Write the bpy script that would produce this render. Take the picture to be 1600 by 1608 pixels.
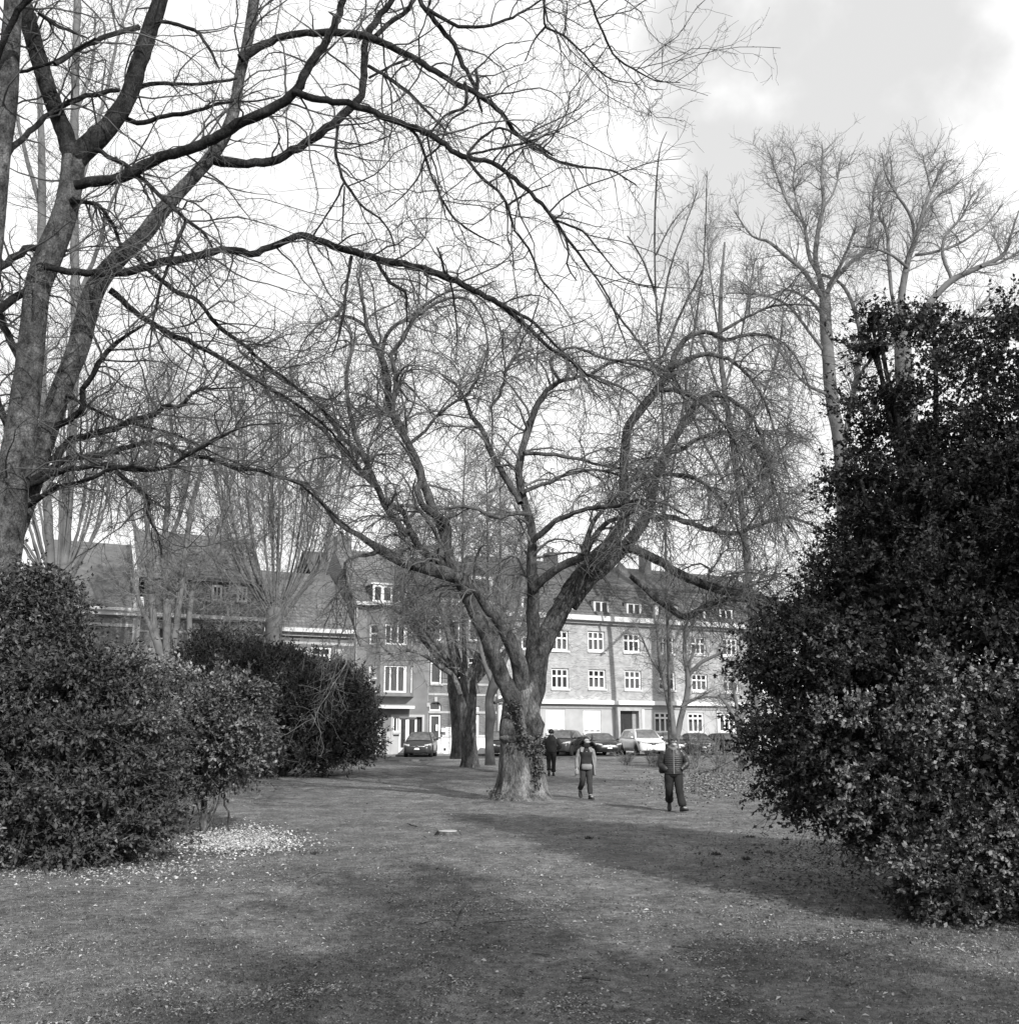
import bpy, bmesh, math, random
import numpy as np
from mathutils import Vector, Matrix
R_ = np.random.default_rng(7)
random.seed(7)
rad = math.radians
SC = bpy.context.scene
COL = SC.collection
for o in list(bpy.data.objects):
    bpy.data.objects.remove(o)

# ---------------------------------------------------------------- camera
PITCH = rad(9.5); CZ = 1.8; SHIFT = 0.05
cam = bpy.data.objects.new('camera', bpy.data.cameras.new('camera'))
COL.objects.link(cam); SC.camera = cam
cam.location = (0, 0, CZ); cam.rotation_euler = (math.pi/2 + PITCH, 0, 0)
cam.data.sensor_fit = 'HORIZONTAL'; cam.data.sensor_width = 36; cam.data.lens = 36
cam.data.shift_y = SHIFT; cam.data.clip_start = 0.05; cam.data.clip_end = 3000

# ---------------------------------------------------------------- light
SUN_AZ = (0.5, -0.866)          # horizontal direction towards the sun (behind the camera, right)
SUN_EL = rad(31)
w = bpy.data.worlds.new("World"); SC.world = w; w.use_nodes = True
nt = w.node_tree; nd = nt.nodes; lk = nt.links
for n in list(nd): nd.remove(n)
wo = nd.new('ShaderNodeOutputWorld'); bg = nd.new('ShaderNodeBackground'); bg.inputs[1].default_value = 0.1
sky = nd.new('ShaderNodeTexSky'); sky.sky_type = 'NISHITA'; sky.sun_disc = False
sky.sun_elevation = SUN_EL; sky.sun_rotation = math.atan2(SUN_AZ[0], SUN_AZ[1])
sky.air_density = 1.0; sky.dust_density = 2.0
bw = nd.new('ShaderNodeRGBToBW'); lk.new(sky.outputs[0], bw.inputs[0])
tc = nd.new('ShaderNodeTexCoord')
def wmath(op, a, b=None, clamp=False):
    m = nd.new('ShaderNodeMath'); m.operation = op; m.use_clamp = clamp
    for i, v in enumerate((a, b)):
        if v is None: continue
        if hasattr(v, 'is_output'): lk.new(v, m.inputs[i])
        else: m.inputs[i].default_value = v
    return m.outputs[0]
n1 = nd.new('ShaderNodeTexNoise'); n1.inputs['Scale'].default_value = 3.2; n1.inputs['Detail'].default_value = 9
n1.inputs['Roughness'].default_value = 0.55
lk.new(tc.outputs['Generated'], n1.inputs['Vector'])
nl = nd.new('ShaderNodeTexNoise'); nl.inputs['Scale'].default_value = 9; nl.inputs['Detail'].default_value = 8
lk.new(tc.outputs['Generated'], nl.inputs['Vector'])
# breaks in the cloud: patches of thin grey sky all round, one of them up on the right of the view
gap = None
def azel(px, py): x = (px-800)/1600; y = (804-py)/1600+SHIFT; v = Vector((x, math.cos(PITCH)-y*math.sin(PITCH), math.sin(PITCH)+y*math.cos(PITCH))).normalized(); return math.degrees(math.atan2(v.x, v.y)), math.degrees(math.asin(v.z))
for (az, el, size) in ((*azel(1350, 40), .9905), (*azel(1150, 5), .9965), (*azel(1310, 240), .993), (*azel(1160, 270), .996), (*azel(1080, 330), .998), (75, 42, 0.95), (140, 35, 0.95), (205, 45, 0.94), (260, 30, 0.95), (318, 55, 0.95), (0, 85, 0.97)):
    a, e = rad(az), rad(el)
    vm = nd.new('ShaderNodeVectorMath'); vm.operation = 'DOT_PRODUCT'
    lk.new(tc.outputs['Generated'], vm.inputs[0]); vm.inputs[1].default_value = (math.sin(a)*math.cos(e), math.cos(a)*math.cos(e), math.sin(e))
    soft = (1-size)*0.9
    g = wmath('MULTIPLY', wmath('SUBTRACT', vm.outputs['Value'], size), 1.0/(1-size))
    gap = g if gap is None else wmath('MAXIMUM', gap, g)
pert = wmath('ADD', wmath('MULTIPLY', wmath('SUBTRACT', n1.outputs['Fac'], 0.5), 2.6), wmath('MULTIPLY', wmath('SUBTRACT', nl.outputs['Fac'], 0.5), 4.2))
gapn = wmath('ADD', wmath('MAXIMUM', gap, -2.0), pert)
mr = nd.new('ShaderNodeMapRange'); mr.interpolation_type = 'SMOOTHSTEP'
lk.new(gapn, mr.inputs[0]); mr.inputs[1].default_value = -0.35; mr.inputs[2].default_value = 0.95
mr.inputs[3].default_value = 0.0; mr.inputs[4].default_value = 1.0
thin = wmath('ADD', 7.5, wmath('MULTIPLY', bw.outputs[0], 0.25))       # thin veil of cloud over the clear sky
white = 11.2
df = wmath('SUBTRACT', white, wmath('MINIMUM', thin, 9.0))
val = wmath('SUBTRACT', white, wmath('MULTIPLY', df, mr.outputs[0]))
comb = nd.new('ShaderNodeCombineColor')
for i in range(3): lk.new(val, comb.inputs[i])
lk.new(comb.outputs[0], bg.inputs[0]); lk.new(bg.outputs[0], wo.inputs[0])

sl = bpy.data.lights.new('sun', 'SUN'); sl.energy = 5.0; sl.angle = rad(0.5); sl.color = (1.0, 0.995, 0.985)
sun = bpy.data.objects.new('sun', sl); COL.objects.link(sun)
sd = Vector((SUN_AZ[0]*math.cos(SUN_EL), SUN_AZ[1]*math.cos(SUN_EL), math.sin(SUN_EL)))
sun.rotation_euler = sd.to_track_quat('Z', 'Y').to_euler(); sun.location = (20, -30, 30)
SC.view_settings.view_transform = 'Standard'; SC.view_settings.look = 'None'
SC.view_settings.exposure = 0.0; SC.view_settings.gamma = 1; SC.view_settings.use_curve_mapping = False
SC.render.engine = 'CYCLES'

# ---------------------------------------------------------------- placing by sight lines
cp, sp = math.cos(PITCH), math.sin(PITCH)
def ray(px, py):
    x = (px-800)/1600.0; y = (804-py)/1600.0 + SHIFT
    return np.array((x, cp - y*sp, sp + y*cp))
def P(px, py, Y):
    d = ray(px, py); return np.array((0, 0, CZ)) + d*(Y/d[1])
def gz(Y):
    Y = np.asarray(Y, dtype=float)
    t = np.clip((Y-20)/45.0, 0, 1)
    return 0.42*(t*t*(3-2*t)*0.35 + t*0.65)
def gx(px, Y): return (px-800)/1600.0*Y/ (cp - 0.0)  if False else float(P(px, 1200, Y)[0])
def G(px, Y): x = gx(px, Y); return (x, Y, float(gz(Y)))
def gpix(px, py):
    d = ray(px, py); Y = 10.0
    for _ in range(30):
        z = float(gz(Y)); Y = (z-CZ)/d[2]*d[1]
    return (d[0]*Y/d[1], Y, float(gz(Y)))

# ---------------------------------------------------------------- materials (the photograph is black and white)
def mat(name, v, rough=0.8, var=0.25, scale=6, bump=0.0, bscale=None, metal=0.0, spec=0.3, stretch=None, lo=None, detail=6, coat=0.0):
    m = bpy.data.materials.new(name); m.use_nodes = True
    t = m.node_tree; N = t.nodes; L = t.links; b = N['Principled BSDF']
    b.inputs['Roughness'].default_value = rough; b.inputs['Metallic'].default_value = metal
    b.inputs['Specular IOR Level'].default_value = spec; b.inputs['Coat Weight'].default_value = coat
    tx = N.new('ShaderNodeTexCoord'); mp = N.new('ShaderNodeMapping'); L.new(tx.outputs['Object'], mp.inputs[0])
    if stretch: mp.inputs['Scale'].default_value = stretch
    n = N.new('ShaderNodeTexNoise'); n.inputs['Scale'].default_value = scale; n.inputs['Detail'].default_value = detail
    L.new(mp.outputs[0], n.inputs['Vector'])
    cr = N.new('ShaderNodeValToRGB'); cr.color_ramp.elements[0].position = 0.3; cr.color_ramp.elements[1].position = 0.7
    a = v*(1-var) if lo is None else lo; c = v*(1+var)
    cr.color_ramp.elements[0].color = (a, a, a, 1); cr.color_ramp.elements[1].color = (c, c, c, 1)
    L.new(n.outputs['Fac'], cr.inputs[0]); L.new(cr.outputs[0], b.inputs['Base Color'])
    if bump:
        n2 = N.new('ShaderNodeTexNoise'); n2.inputs['Scale'].default_value = bscale or scale*3; n2.inputs['Detail'].default_value = 5
        L.new(mp.outputs[0], n2.inputs['Vector'])
        bp = N.new('ShaderNodeBump'); bp.inputs['Strength'].default_value = bump; bp.inputs['Distance'].default_value = 0.03
        L.new(n2.outputs['Fac'], bp.inputs['Height']); L.new(bp.outputs[0], b.inputs['Normal'])
    return m
def mat_bark(name, v, lo, scale=6, stretch=(1, 1, .4), bump=1.0, dist=.05):
    m = bpy.data.materials.new(name); m.use_nodes = True
    t = m.node_tree; N = t.nodes; L = t.links; b = N['Principled BSDF']; b.inputs['Roughness'].default_value = .95; b.inputs['Specular IOR Level'].default_value = .12
    tx = N.new('ShaderNodeTexCoord'); mp = N.new('ShaderNodeMapping'); L.new(tx.outputs['Object'], mp.inputs[0]); mp.inputs['Scale'].default_value = stretch
    def nz(sc, det, ro=.6, vec=None):
        n = N.new('ShaderNodeTexNoise'); n.inputs['Scale'].default_value = sc; n.inputs['Detail'].default_value = det; n.inputs['Roughness'].default_value = ro; L.new(vec or mp.outputs[0], n.inputs['Vector']); return n.outputs['Fac']
    def rp(src, p0, p1, a, c):
        r = N.new('ShaderNodeValToRGB'); r.color_ramp.elements[0].position = p0; r.color_ramp.elements[1].position = p1
        r.color_ramp.elements[0].color = (a, a, a, 1); r.color_ramp.elements[1].color = (c, c, c, 1); L.new(src, r.inputs[0]); return r.outputs[0]
    def mul(a, c):
        x = N.new('ShaderNodeMix'); x.data_type = 'RGBA'; x.blend_type = 'MULTIPLY'; x.inputs[0].default_value = 1; L.new(a, x.inputs[6]); L.new(c, x.inputs[7]); return x.outputs[2]
    vo = N.new('ShaderNodeTexVoronoi'); vo.feature = 'DISTANCE_TO_EDGE'; vo.inputs['Scale'].default_value = scale*2.6; vo.inputs['Randomness'].default_value = 1
    wp = N.new('ShaderNodeVectorMath'); wp.operation = 'ADD'; wn = N.new('ShaderNodeTexNoise'); wn.inputs['Scale'].default_value = scale*1.5; L.new(mp.outputs[0], wn.inputs['Vector'])
    ws = N.new('ShaderNodeVectorMath'); ws.operation = 'SCALE'; ws.inputs['Scale'].default_value = .35/scale*2; L.new(wn.outputs['Color'], ws.inputs[0]); L.new(mp.outputs[0], wp.inputs[0]); L.new(ws.outputs[0], wp.inputs[1]); L.new(wp.outputs[0], vo.inputs['Vector'])
    cracks = rp(nz(scale*6, 6, .75), .38, .62, .45, 1.25)
    c = mul(mul(rp(nz(scale, 8, .7), .36, .64, lo, v), rp(nz(1.3, 4, .6, tx.outputs['Object']), .35, .65, .6, 1.25)), cracks); L.new(c, b.inputs['Base Color'])
    ad = N.new('ShaderNodeMath'); ad.operation = 'MULTIPLY_ADD'; L.new(nz(scale*3.5, 7, .7), ad.inputs[0]); ad.inputs[1].default_value = 1.0
    mn = N.new('ShaderNodeMath'); mn.operation = 'MINIMUM'; L.new(vo.outputs['Distance'], mn.inputs[0]); mn.inputs[1].default_value = .05; ms = N.new('ShaderNodeMath'); ms.operation = 'MULTIPLY'; ms.inputs[1].default_value = 1.2; L.new(mn.outputs[0], ms.inputs[0]); L.new(ms.outputs[0], ad.inputs[2])
    bp = N.new('ShaderNodeBump'); bp.inputs['Strength'].default_value = bump; bp.inputs['Distance'].default_value = dist; L.new(ad.outputs[0], bp.inputs['Height']); L.new(bp.outputs[0], b.inputs['Normal'])
    return m
def mat_attr(name, rough=0.8, spec=0.2, transl=0.0, attr='shade', noise=0.0, nscale=5):
    m = bpy.data.materials.new(name); m.use_nodes = True
    t = m.node_tree; N = t.nodes; L = t.links; b = N['Principled BSDF']
    b.inputs['Roughness'].default_value = rough; b.inputs['Specular IOR Level'].default_value = spec
    a = N.new('ShaderNodeAttribute'); a.attribute_name = attr
    L.new(a.outputs['Color'], b.inputs['Base Color'])
    return m
def mat_brick(name, v, mortar, w=0.22, h=0.075, var=0.25, ms=0.012, bump=0.4):
    m = bpy.data.materials.new(name); m.use_nodes = True
    t = m.node_tree; N = t.nodes; L = t.links; b = N['Principled BSDF']; b.inputs['Roughness'].default_value = 0.9
    b.inputs['Specular IOR Level'].default_value = 0.15
    tx = N.new('ShaderNodeTexCoord'); sep = N.new('ShaderNodeSeparateXYZ'); cb = N.new('ShaderNodeCombineXYZ')
    L.new(tx.outputs['Object'], sep.inputs[0]); L.new(sep.outputs[0], cb.inputs[0]); L.new(sep.outputs[2], cb.inputs[1])
    br = N.new('ShaderNodeTexBrick'); L.new(cb.outputs[0], br.inputs['Vector'])
    br.inputs['Scale'].default_value = 1; br.inputs['Brick Width'].default_value = w; br.inputs['Row Height'].default_value = h
    br.inputs['Mortar Size'].default_value = ms; br.inputs['Bias'].default_value = 0.0
    c1 = v*(1-var); c2 = v*(1+var)
    br.inputs['Color1'].default_value = (c1,)*3+(1,); br.inputs['Color2'].default_value = (c2,)*3+(1,); br.inputs['Mortar'].default_value = (mortar,)*3+(1,)
    n = N.new('ShaderNodeTexNoise'); n.inputs['Scale'].default_value = 1.3; n.inputs['Detail'].default_value = 8; L.new(tx.outputs['Object'], n.inputs['Vector'])
    mx = N.new('ShaderNodeMix'); mx.data_type = 'RGBA'; mx.blend_type = 'MULTIPLY'; mx.inputs[0].default_value = 1
    cr = N.new('ShaderNodeValToRGB'); cr.color_ramp.elements[0].position = .3; cr.color_ramp.elements[1].position = .7
    cr.color_ramp.elements[0].color = (.72, .72, .72, 1); cr.color_ramp.elements[1].color = (1.12, 1.12, 1.12, 1)
    L.new(n.outputs['Fac'], cr.inputs[0]); L.new(br.outputs['Color'], mx.inputs[6]); L.new(cr.outputs[0], mx.inputs[7])
    L.new(mx.outputs[2], b.inputs['Base Color'])
    bp = N.new('ShaderNodeBump'); bp.inputs['Strength'].default_value = bump; bp.inputs['Distance'].default_value = 0.01; bp.invert = True
    L.new(br.outputs['Fac'], bp.inputs['Height']); L.new(bp.outputs[0], b.inputs['Normal'])
    return m
M = {}
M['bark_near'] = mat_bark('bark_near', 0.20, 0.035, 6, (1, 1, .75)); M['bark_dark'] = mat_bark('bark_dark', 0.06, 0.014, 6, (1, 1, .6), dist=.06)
M['bark_mid'] = mat_bark('bark_mid', 0.155, 0.03, 4, (1, 1, .5))
M['bark_base'] = mat_bark('bark_base', 0.29, 0.05, 5, (1, 1, .3), dist=.07)
M['bark_far'] = mat('bark_far', 0.13, 0.9, scale=2, var=0.3, bump=0.5)
M['bark_pale'] = mat('bark_pale', 0.135, 0.9, scale=2, var=0.3, bump=0.5)
M['twig'] = mat('twig', 0.08, 0.8, scale=3, var=0.3)
M['twig_dark'] = mat('twig_dark', 0.022, 0.9, scale=3, var=0.4)
M['twig_mid'] = mat('twig_mid', 0.125, 0.8, scale=3, var=0.4)
M['twig_far'] = mat('twig_far', 0.19, 0.8, scale=3, var=0.3)
M['twig_pale'] = mat('twig_pale', 0.20, 0.8, scale=3, var=0.3)
M['leaf'] = mat_attr('leaf', 0.55, 0.14)
M['leaf_dry'] = mat_attr('leaf_dry', 0.9, 0.1)
M['brick_f'] = mat_brick('brick_light', 0.36, 0.42, var=0.28)
M['brick_d'] = mat_brick('brick_dark', 0.17, 0.21, var=0.25)
M['stucco_d'] = mat('stucco_grey', 0.20, 0.95, var=0.18, scale=1.4, bump=0.35, bscale=60)
M['stucco_l'] = mat('stucco_light', 0.42, 0.95, var=0.12, scale=1.2, bump=0.2, bscale=50)
M['stone'] = mat('stone_trim', 0.40, 0.9, var=0.15, scale=3, bump=0.2)
M['stone_pale'] = mat('stone_pale', 0.6, 0.85, var=0.08, scale=3)
M['white'] = mat('white_paint', 0.80, 0.5, var=0.04, scale=3)
M['shutter'] = mat('white_shutter', 0.84, 0.6, var=0.03, scale=3)
M['greyframe'] = mat('grey_frame', 0.30, 0.6, var=0.1)
M['door_dark'] = mat('dark_door', 0.035, 0.4, var=0.3, scale=6)
M['glass'] = mat('window_glass', 0.02, 0.08, var=0.3, spec=0.5)
M['kerb'] = mat('kerb_stone', 0.17, 0.9, var=0.2, scale=3)
M['interior'] = mat('dark_backing', 0.015, 0.9)
M['glass_clear'] = mat('clear_glass', 0.02, 0.06, spec=0.5); M['glass_clear'].node_tree.nodes['Principled BSDF'].inputs['Alpha'].default_value = 0.3
M['curtain'] = mat('curtain', 0.33, 0.9, var=0.3, scale=7, stretch=(4, 1, 0.2))
M['roof_dark'] = mat('slate_roof', 0.085, 0.8, var=0.3, scale=2.5, bump=0.5, bscale=9)
M['roof_tile'] = mat('clay_tile', 0.15, 0.85, var=0.3, scale=2, bump=0.3)
M['roof_mid'] = mat('grey_roof', 0.12, 0.85, var=0.25, scale=2, bump=0.4)
M['asphalt'] = mat('asphalt', 0.075, 0.9, var=0.25, scale=1.5, bump=0.3, bscale=40)
M['pavement'] = mat('pavement', 0.22, 0.9, var=0.2, scale=2, bump=0.2)
M['black'] = mat('black', 0.012, 0.6, var=0.2)
M['rubber'] = mat('rubber', 0.02, 0.8, var=0.2)
M['rim'] = mat('rim', 0.45, 0.35, var=0.1, metal=0.8)
M['paint_black'] = mat('paint_black', 0.018, 0.25, var=0.1, spec=0.4, coat=0.15)
M['paint_grey'] = mat('paint_grey', 0.035, 0.3, var=0.1, spec=0.4, coat=0.15)
M['paint_white'] = mat('paint_white', 0.75, 0.3, var=0.03, spec=0.5, coat=0.5)
M['carglass'] = mat('car_glass', 0.10, 0.12, var=0.5, scale=3, spec=0.8)
M['chrome'] = mat('chrome', 0.7, 0.2, var=0.05, metal=1.0)
M['lamp'] = mat('lamp_lens', 0.45, 0.15, var=0.2, spec=0.6)
M['plate'] = mat('number_plate', 0.75, 0.5, var=0.02)
M['skin'] = mat('skin', 0.36, 0.6, var=0.12, scale=12)
M['hair_dark'] = mat('hair_dark', 0.025, 0.6, var=0.4, scale=40)
M['hair_grey'] = mat('hair_grey', 0.09, 0.6, var=0.4, scale=40)
M['puffer'] = mat('puffer', 0.022, 0.45, var=0.3, scale=8, bump=0.3, spec=0.5)
M['jacket'] = mat('jacket_black', 0.018, 0.75, var=0.3, scale=8, bump=0.3)
M['trouser'] = mat('trouser', 0.016, 0.85, var=0.25, scale=7, bump=0.4)
M['trouser_b'] = mat('trouser_grey', 0.035, 0.85, var=0.25, scale=7, bump=0.4)
M['coat'] = mat('coat_light', 0.22, 0.85, var=0.12, scale=5, bump=0.4)
M['top'] = mat('dark_top', 0.025, 0.85, var=0.3, scale=9, bump=0.3)
M['scarf'] = mat('scarf', 0.015, 0.9, var=0.3)
M['bag'] = mat('bag_grey', 0.2, 0.6, var=0.2, scale=6, bump=0.3)
M['shoe'] = mat('shoe', 0.04, 0.7, var=0.3)
M['mask'] = mat('face_mask', 0.42, 0.8, var=0.06)

# ---------------------------------------------------------------- object helpers
def tag(o, label=None, cat=None, group=None, kind=None):
    if label: o['label'] = label
    if cat: o['category'] = cat
    if group: o['group'] = group
    if kind: o['kind'] = kind
    return o
def thing(name, label, cat, loc=(0, 0, 0), rz=0, group=None):
    o = bpy.data.objects.new(name, None); COL.objects.link(o)
    o.location = loc; o.rotation_euler = (0, 0, rz); o.empty_display_size = 0.3
    return tag(o, label, cat, group)
def link(name, me, m, parent=None, kind=None, label=None):
    o = bpy.data.objects.new(name, me); COL.objects.link(o)
    if m is not None and not len(me.materials): me.materials.append(m)
    if parent is not None: o.parent = parent
    return tag(o, label=label, kind=kind)
def npmesh(name, verts, faces, smooth=True, attr=None):
    verts = np.asarray(verts, dtype=np.float32); faces = np.asarray(faces, dtype=np.int32)
    me = bpy.data.meshes.new(name); k = faces.shape[1]; nf = len(faces)
    me.vertices.add(len(verts)); me.vertices.foreach_set('co', verts.ravel())
    me.loops.add(nf*k); me.loops.foreach_set('vertex_index', faces.ravel())
    me.polygons.add(nf); me.polygons.foreach_set('loop_start', np.arange(0, nf*k, k, dtype=np.int32))
    me.polygons.foreach_set('loop_total', np.full(nf, k, dtype=np.int32))
    me.update(calc_edges=True)
    if smooth: me.polygons.foreach_set('use_smooth', np.ones(nf, dtype=bool))
    if attr is not None:
        a = me.color_attributes.new('shade', 'FLOAT_COLOR', 'POINT')
        c = np.ones((len(verts), 4), dtype=np.float32); c[:, :3] = np.asarray(attr)[:, None]
        a.data.foreach_set('color', c.ravel())
    return me
class MB:
    def __init__(s): s.v = []; s.f = []
    def add(s, vs, fs):
        b = len(s.v); s.v.extend([tuple(v) for v in vs]); s.f.extend([tuple(i+b for i in f) for f in fs]); return s
    def box(s, x0, x1, y0, y1, z0, z1):
        vs = [(x, y, z) for z in (z0, z1) for y in (y0, y1) for x in (x0, x1)]
        return s.add(vs, [(0, 2, 3, 1), (4, 5, 7, 6), (0, 1, 5, 4), (2, 6, 7, 3), (0, 4, 6, 2), (1, 3, 7, 5)])
    def quad(s, a, b, c, d): return s.add([a, b, c, d], [(0, 1, 2, 3)])
    def cyl(s, c, r, h, n=16, axis='z', r2=None):
        r2 = r if r2 is None else r2; vs = []
        for k, rr in ((0, r), (1, r2)):
            for i in range(n):
                a = 2*math.pi*i/n; p = (rr*math.cos(a), rr*math.sin(a), k*h)
                if axis == 'y': p = (p[0], p[2], p[1])
                if axis == 'x': p = (p[2], p[0], p[1])
                vs.append((c[0]+p[0], c[1]+p[1], c[2]+p[2]))
        fs = [(i, (i+1) % n, n+(i+1) % n, n+i) for i in range(n)] + [tuple(range(n))[::-1], tuple(range(n, 2*n))]
        return s.add(vs, fs)
    def loft(s, rings, cap=True):
        n = len(rings[0]); b = len(s.v)
        for r in rings: s.v.extend([tuple(p) for p in r])
        for k in range(len(rings)-1):
            for i in range(n): s.f.append((b+k*n+i, b+k*n+(i+1) % n, b+(k+1)*n+(i+1) % n, b+(k+1)*n+i))
        if cap: s.f.append(tuple(b+i for i in range(n))[::-1]); s.f.append(tuple(b+(len(rings)-1)*n+i for i in range(n)))
        return s
    def build(s, name, m, parent=None, smooth=False, kind=None, label=None, bevel=0):
        me = bpy.data.meshes.new(name); me.from_pydata(s.v, [], s.f)
        bm = bmesh.new(); bm.from_mesh(me); bmesh.ops.recalc_face_normals(bm, faces=bm.faces); bm.to_mesh(me); bm.free()
        if smooth:
            for p in me.polygons: p.use_smooth = True
        o = link(name, me, m, parent, kind, label)
        if bevel:
            bv = o.modifiers.new('bevel', 'BEVEL'); bv.width = bevel; bv.segments = 2
        return o

# ---------------------------------------------------------------- branches
def norm(a): return a/np.maximum(np.linalg.norm(a, axis=-1, keepdims=True), 1e-9)
def tubes(pts, rads, S=3, rough=0.0, seed=0):
    """pts (M,K,3), rads (M,K) -> verts, quads"""
    Mn, K, _ = pts.shape
    tan = np.empty_like(pts); tan[:, 1:-1] = pts[:, 2:]-pts[:, :-2]; tan[:, 0] = pts[:, 1]-pts[:, 0]; tan[:, -1] = pts[:, -1]-pts[:, -2]
    tan = norm(tan)
    ref = np.where(np.abs(tan[:, 0, 2:3]) < 0.9, np.array([[0, 0, 1.0]]), np.array([[1.0, 0, 0]]))
    nrm = norm(np.cross(tan[:, 0], ref)); out = np.empty((Mn, K, S, 3))
    ang = np.arange(S)*2*math.pi/S
    ca, sa = np.cos(ang)[None, :, None], np.sin(ang)[None, :, None]
    rg = np.random.default_rng(seed)
    for k in range(K):
        t = tan[:, k]; nrm = norm(nrm - t*np.sum(nrm*t, axis=1, keepdims=True)); bn = np.cross(t, nrm)
        r = rads[:, k][:, None, None]
        if rough: r = r*(1+rough*(rg.random((Mn, S, 1))-0.5))
        out[:, k] = pts[:, k][:, None, :] + r*(ca*nrm[:, None, :]+sa*bn[:, None, :])
    idx = np.arange(Mn*K*S).reshape(Mn, K, S)
    a = idx[:, :-1, :]; b = np.roll(a, -1, axis=2); d = idx[:, 1:, :]; c = np.roll(d, -1, axis=2)
    return out.reshape(-1, 3), np.stack([a, b, c, d], -1).reshape(-1, 4)
def catmull(p, n):
    p = np.asarray(p, float); m = len(p)
    if m == 2: q = np.vstack([p[0]-(p[1]-p[0]), p, p[1]+(p[1]-p[0])])
    else: q = np.vstack([2*p[0]-p[1], p, 2*p[-1]-p[-2]])
    seg = np.linalg.norm(np.diff(p[:, :3], axis=0), axis=1); cum = np.concatenate([[0], np.cumsum(seg)]); T = np.linspace(0, cum[-1], n)
    out = []
    for t in T:
        i = min(max(np.searchsorted(cum, t, side='right')-1, 0), m-2); u = (t-cum[i])/max(seg[i], 1e-9)
        p0, p1, p2, p3 = q[i], q[i+1], q[i+2], q[i+3]
        out.append(0.5*((2*p1)+(-p0+p2)*u+(2*p0-5*p1+4*p2-p3)*u*u+(-p0+3*p1-3*p2+p3)*u**3))
    return np.array(out)
def limb(pl, Y0, Y1, K=None, wob=0.25, seed=None, curve=0.0):
    """pl: list of (px,py,width px) seen from the path; Y0..Y1 distance along it. Returns (K,3),(K)"""
    n = len(pl); L = [0]
    for i in range(1, n): L.append(L[-1]+math.hypot(pl[i][0]-pl[i-1][0], pl[i][1]-pl[i-1][1]))
    q = []
    for i, (x, y, wd) in enumerate(pl):
        t = L[i]/L[-1]; Y = Y0+(Y1-Y0)*t + curve*math.sin(t*math.pi)
        p = P(x, y, Y); dist = np.linalg.norm(p-np.array((0, 0, CZ))); dist *= 1.0/np.linalg.norm(ray(x, y))
        q.append((*p, wd/2*dist/1600.0))
    K = K or max(6, int(L[-1]/11))
    c = catmull(q, K); c[:, 3] = np.maximum(c[:, 3], 0.002)
    rg = np.random.default_rng(abs(hash((round(pl[0][0]), round(pl[0][1]), K))) % 99999 if seed is None else seed)
    c[1:-1, :3] += rg.normal(size=(K-2, 3))*np.minimum(c[1:-1, 3:4], .05)*wob*np.where(c[1:-1, 3:4] > .08, .5, 1.0)
    return c[:, :3], c[:, 3]
def grow(pos, dr, length, r0, r1, K=5, wander=0.2, trop=(0, 0, 0), tpow=1.0, rg=R_):
    n = len(pos); pts = np.empty((n, K, 3)); pts[:, 0] = pos; d = norm(dr); st = (np.asarray(length)/(K-1))[:, None]
    tr = np.asarray(trop, float)
    for k in range(1, K):
        d = norm(d + wander*rg.normal(size=(n, 3)) + tr*(k/(K-1.0))**tpow)
        pts[:, k] = pts[:, k-1]+d*st
    t = np.linspace(0, 1, K)[None, :]
    rr = np.asarray(r0)[:, None]*(1-t)+np.asarray(r1)[:, None]*t
    return pts, rr
def spawn(sets, n, tmin=0.1, tmax=1.0, a0=35, a1=80, rg=R_, power=1.0, end=0.0):
    """choose n points spread over the branches in sets [(pts,rad),...], weighted by length"""
    Ls = []; ref = []
    for si, (p, r) in enumerate(sets):
        L = np.linalg.norm(np.diff(p, axis=1), axis=2).sum(1)**power; Ls.append(L); ref += [(si, i) for i in range(len(L))]
    Ls = np.concatenate(Ls); ch = rg.choice(len(Ls), size=n, p=Ls/Ls.sum()); ref = np.array(ref)[ch]
    pos = np.empty((n, 3)); tan = np.empty((n, 3)); rl = np.empty(n); tt = rg.uniform(tmin, tmax, n)
    if end: tt = np.where(rg.random(n) < end, tmax, tt)
    for si, (p, r) in enumerate(sets):
        mk = np.where(ref[:, 0] == si)[0]
        if not len(mk): continue
        K = p.shape[1]; f = np.minimum(tt[mk]*(K-1), K-1.001); k = f.astype(int); u = (f-k)[:, None]; bi = ref[mk, 1]
        pos[mk] = p[bi, k]*(1-u)+p[bi, k+1]*u; tan[mk] = norm(p[bi, k+1]-p[bi, k]); rl[mk] = r[bi, k]*(1-u[:, 0])+r[bi, k+1]*u[:, 0]
    rv = rg.normal(size=(n, 3)); pr = norm(rv-tan*np.sum(rv*tan, 1, keepdims=True))
    a = np.radians(rg.uniform(a0, a1, n))[:, None]
    return pos, norm(tan*np.cos(a)+pr*np.sin(a)), rl, tt
def join(parts):
    V = []; F = []; b = 0
    for v, f in parts: V.append(v); F.append(f+b); b += len(v)
    return np.vstack(V), np.vstack(F)
def put_limbs(root, base, limbs, m, name='limb', S=10, rough=0.12):
    base = np.asarray(base)
    for i, (p, r) in enumerate(limbs):
        s = S if r.max() > 0.03 else 6
        v, f = tubes(p[None], r[None], s, rough, i)
        link(name, npmesh(name, v-base, f), m, root)
def put_twigs(root, base, sets, m, sides, name='twigs'):
    v, f = join([tubes(p, r, s) for (p, r), s in zip(sets, sides)])
    return link(name, npmesh(name, v-np.asarray(base), f), m, root, kind='stuff')
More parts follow.
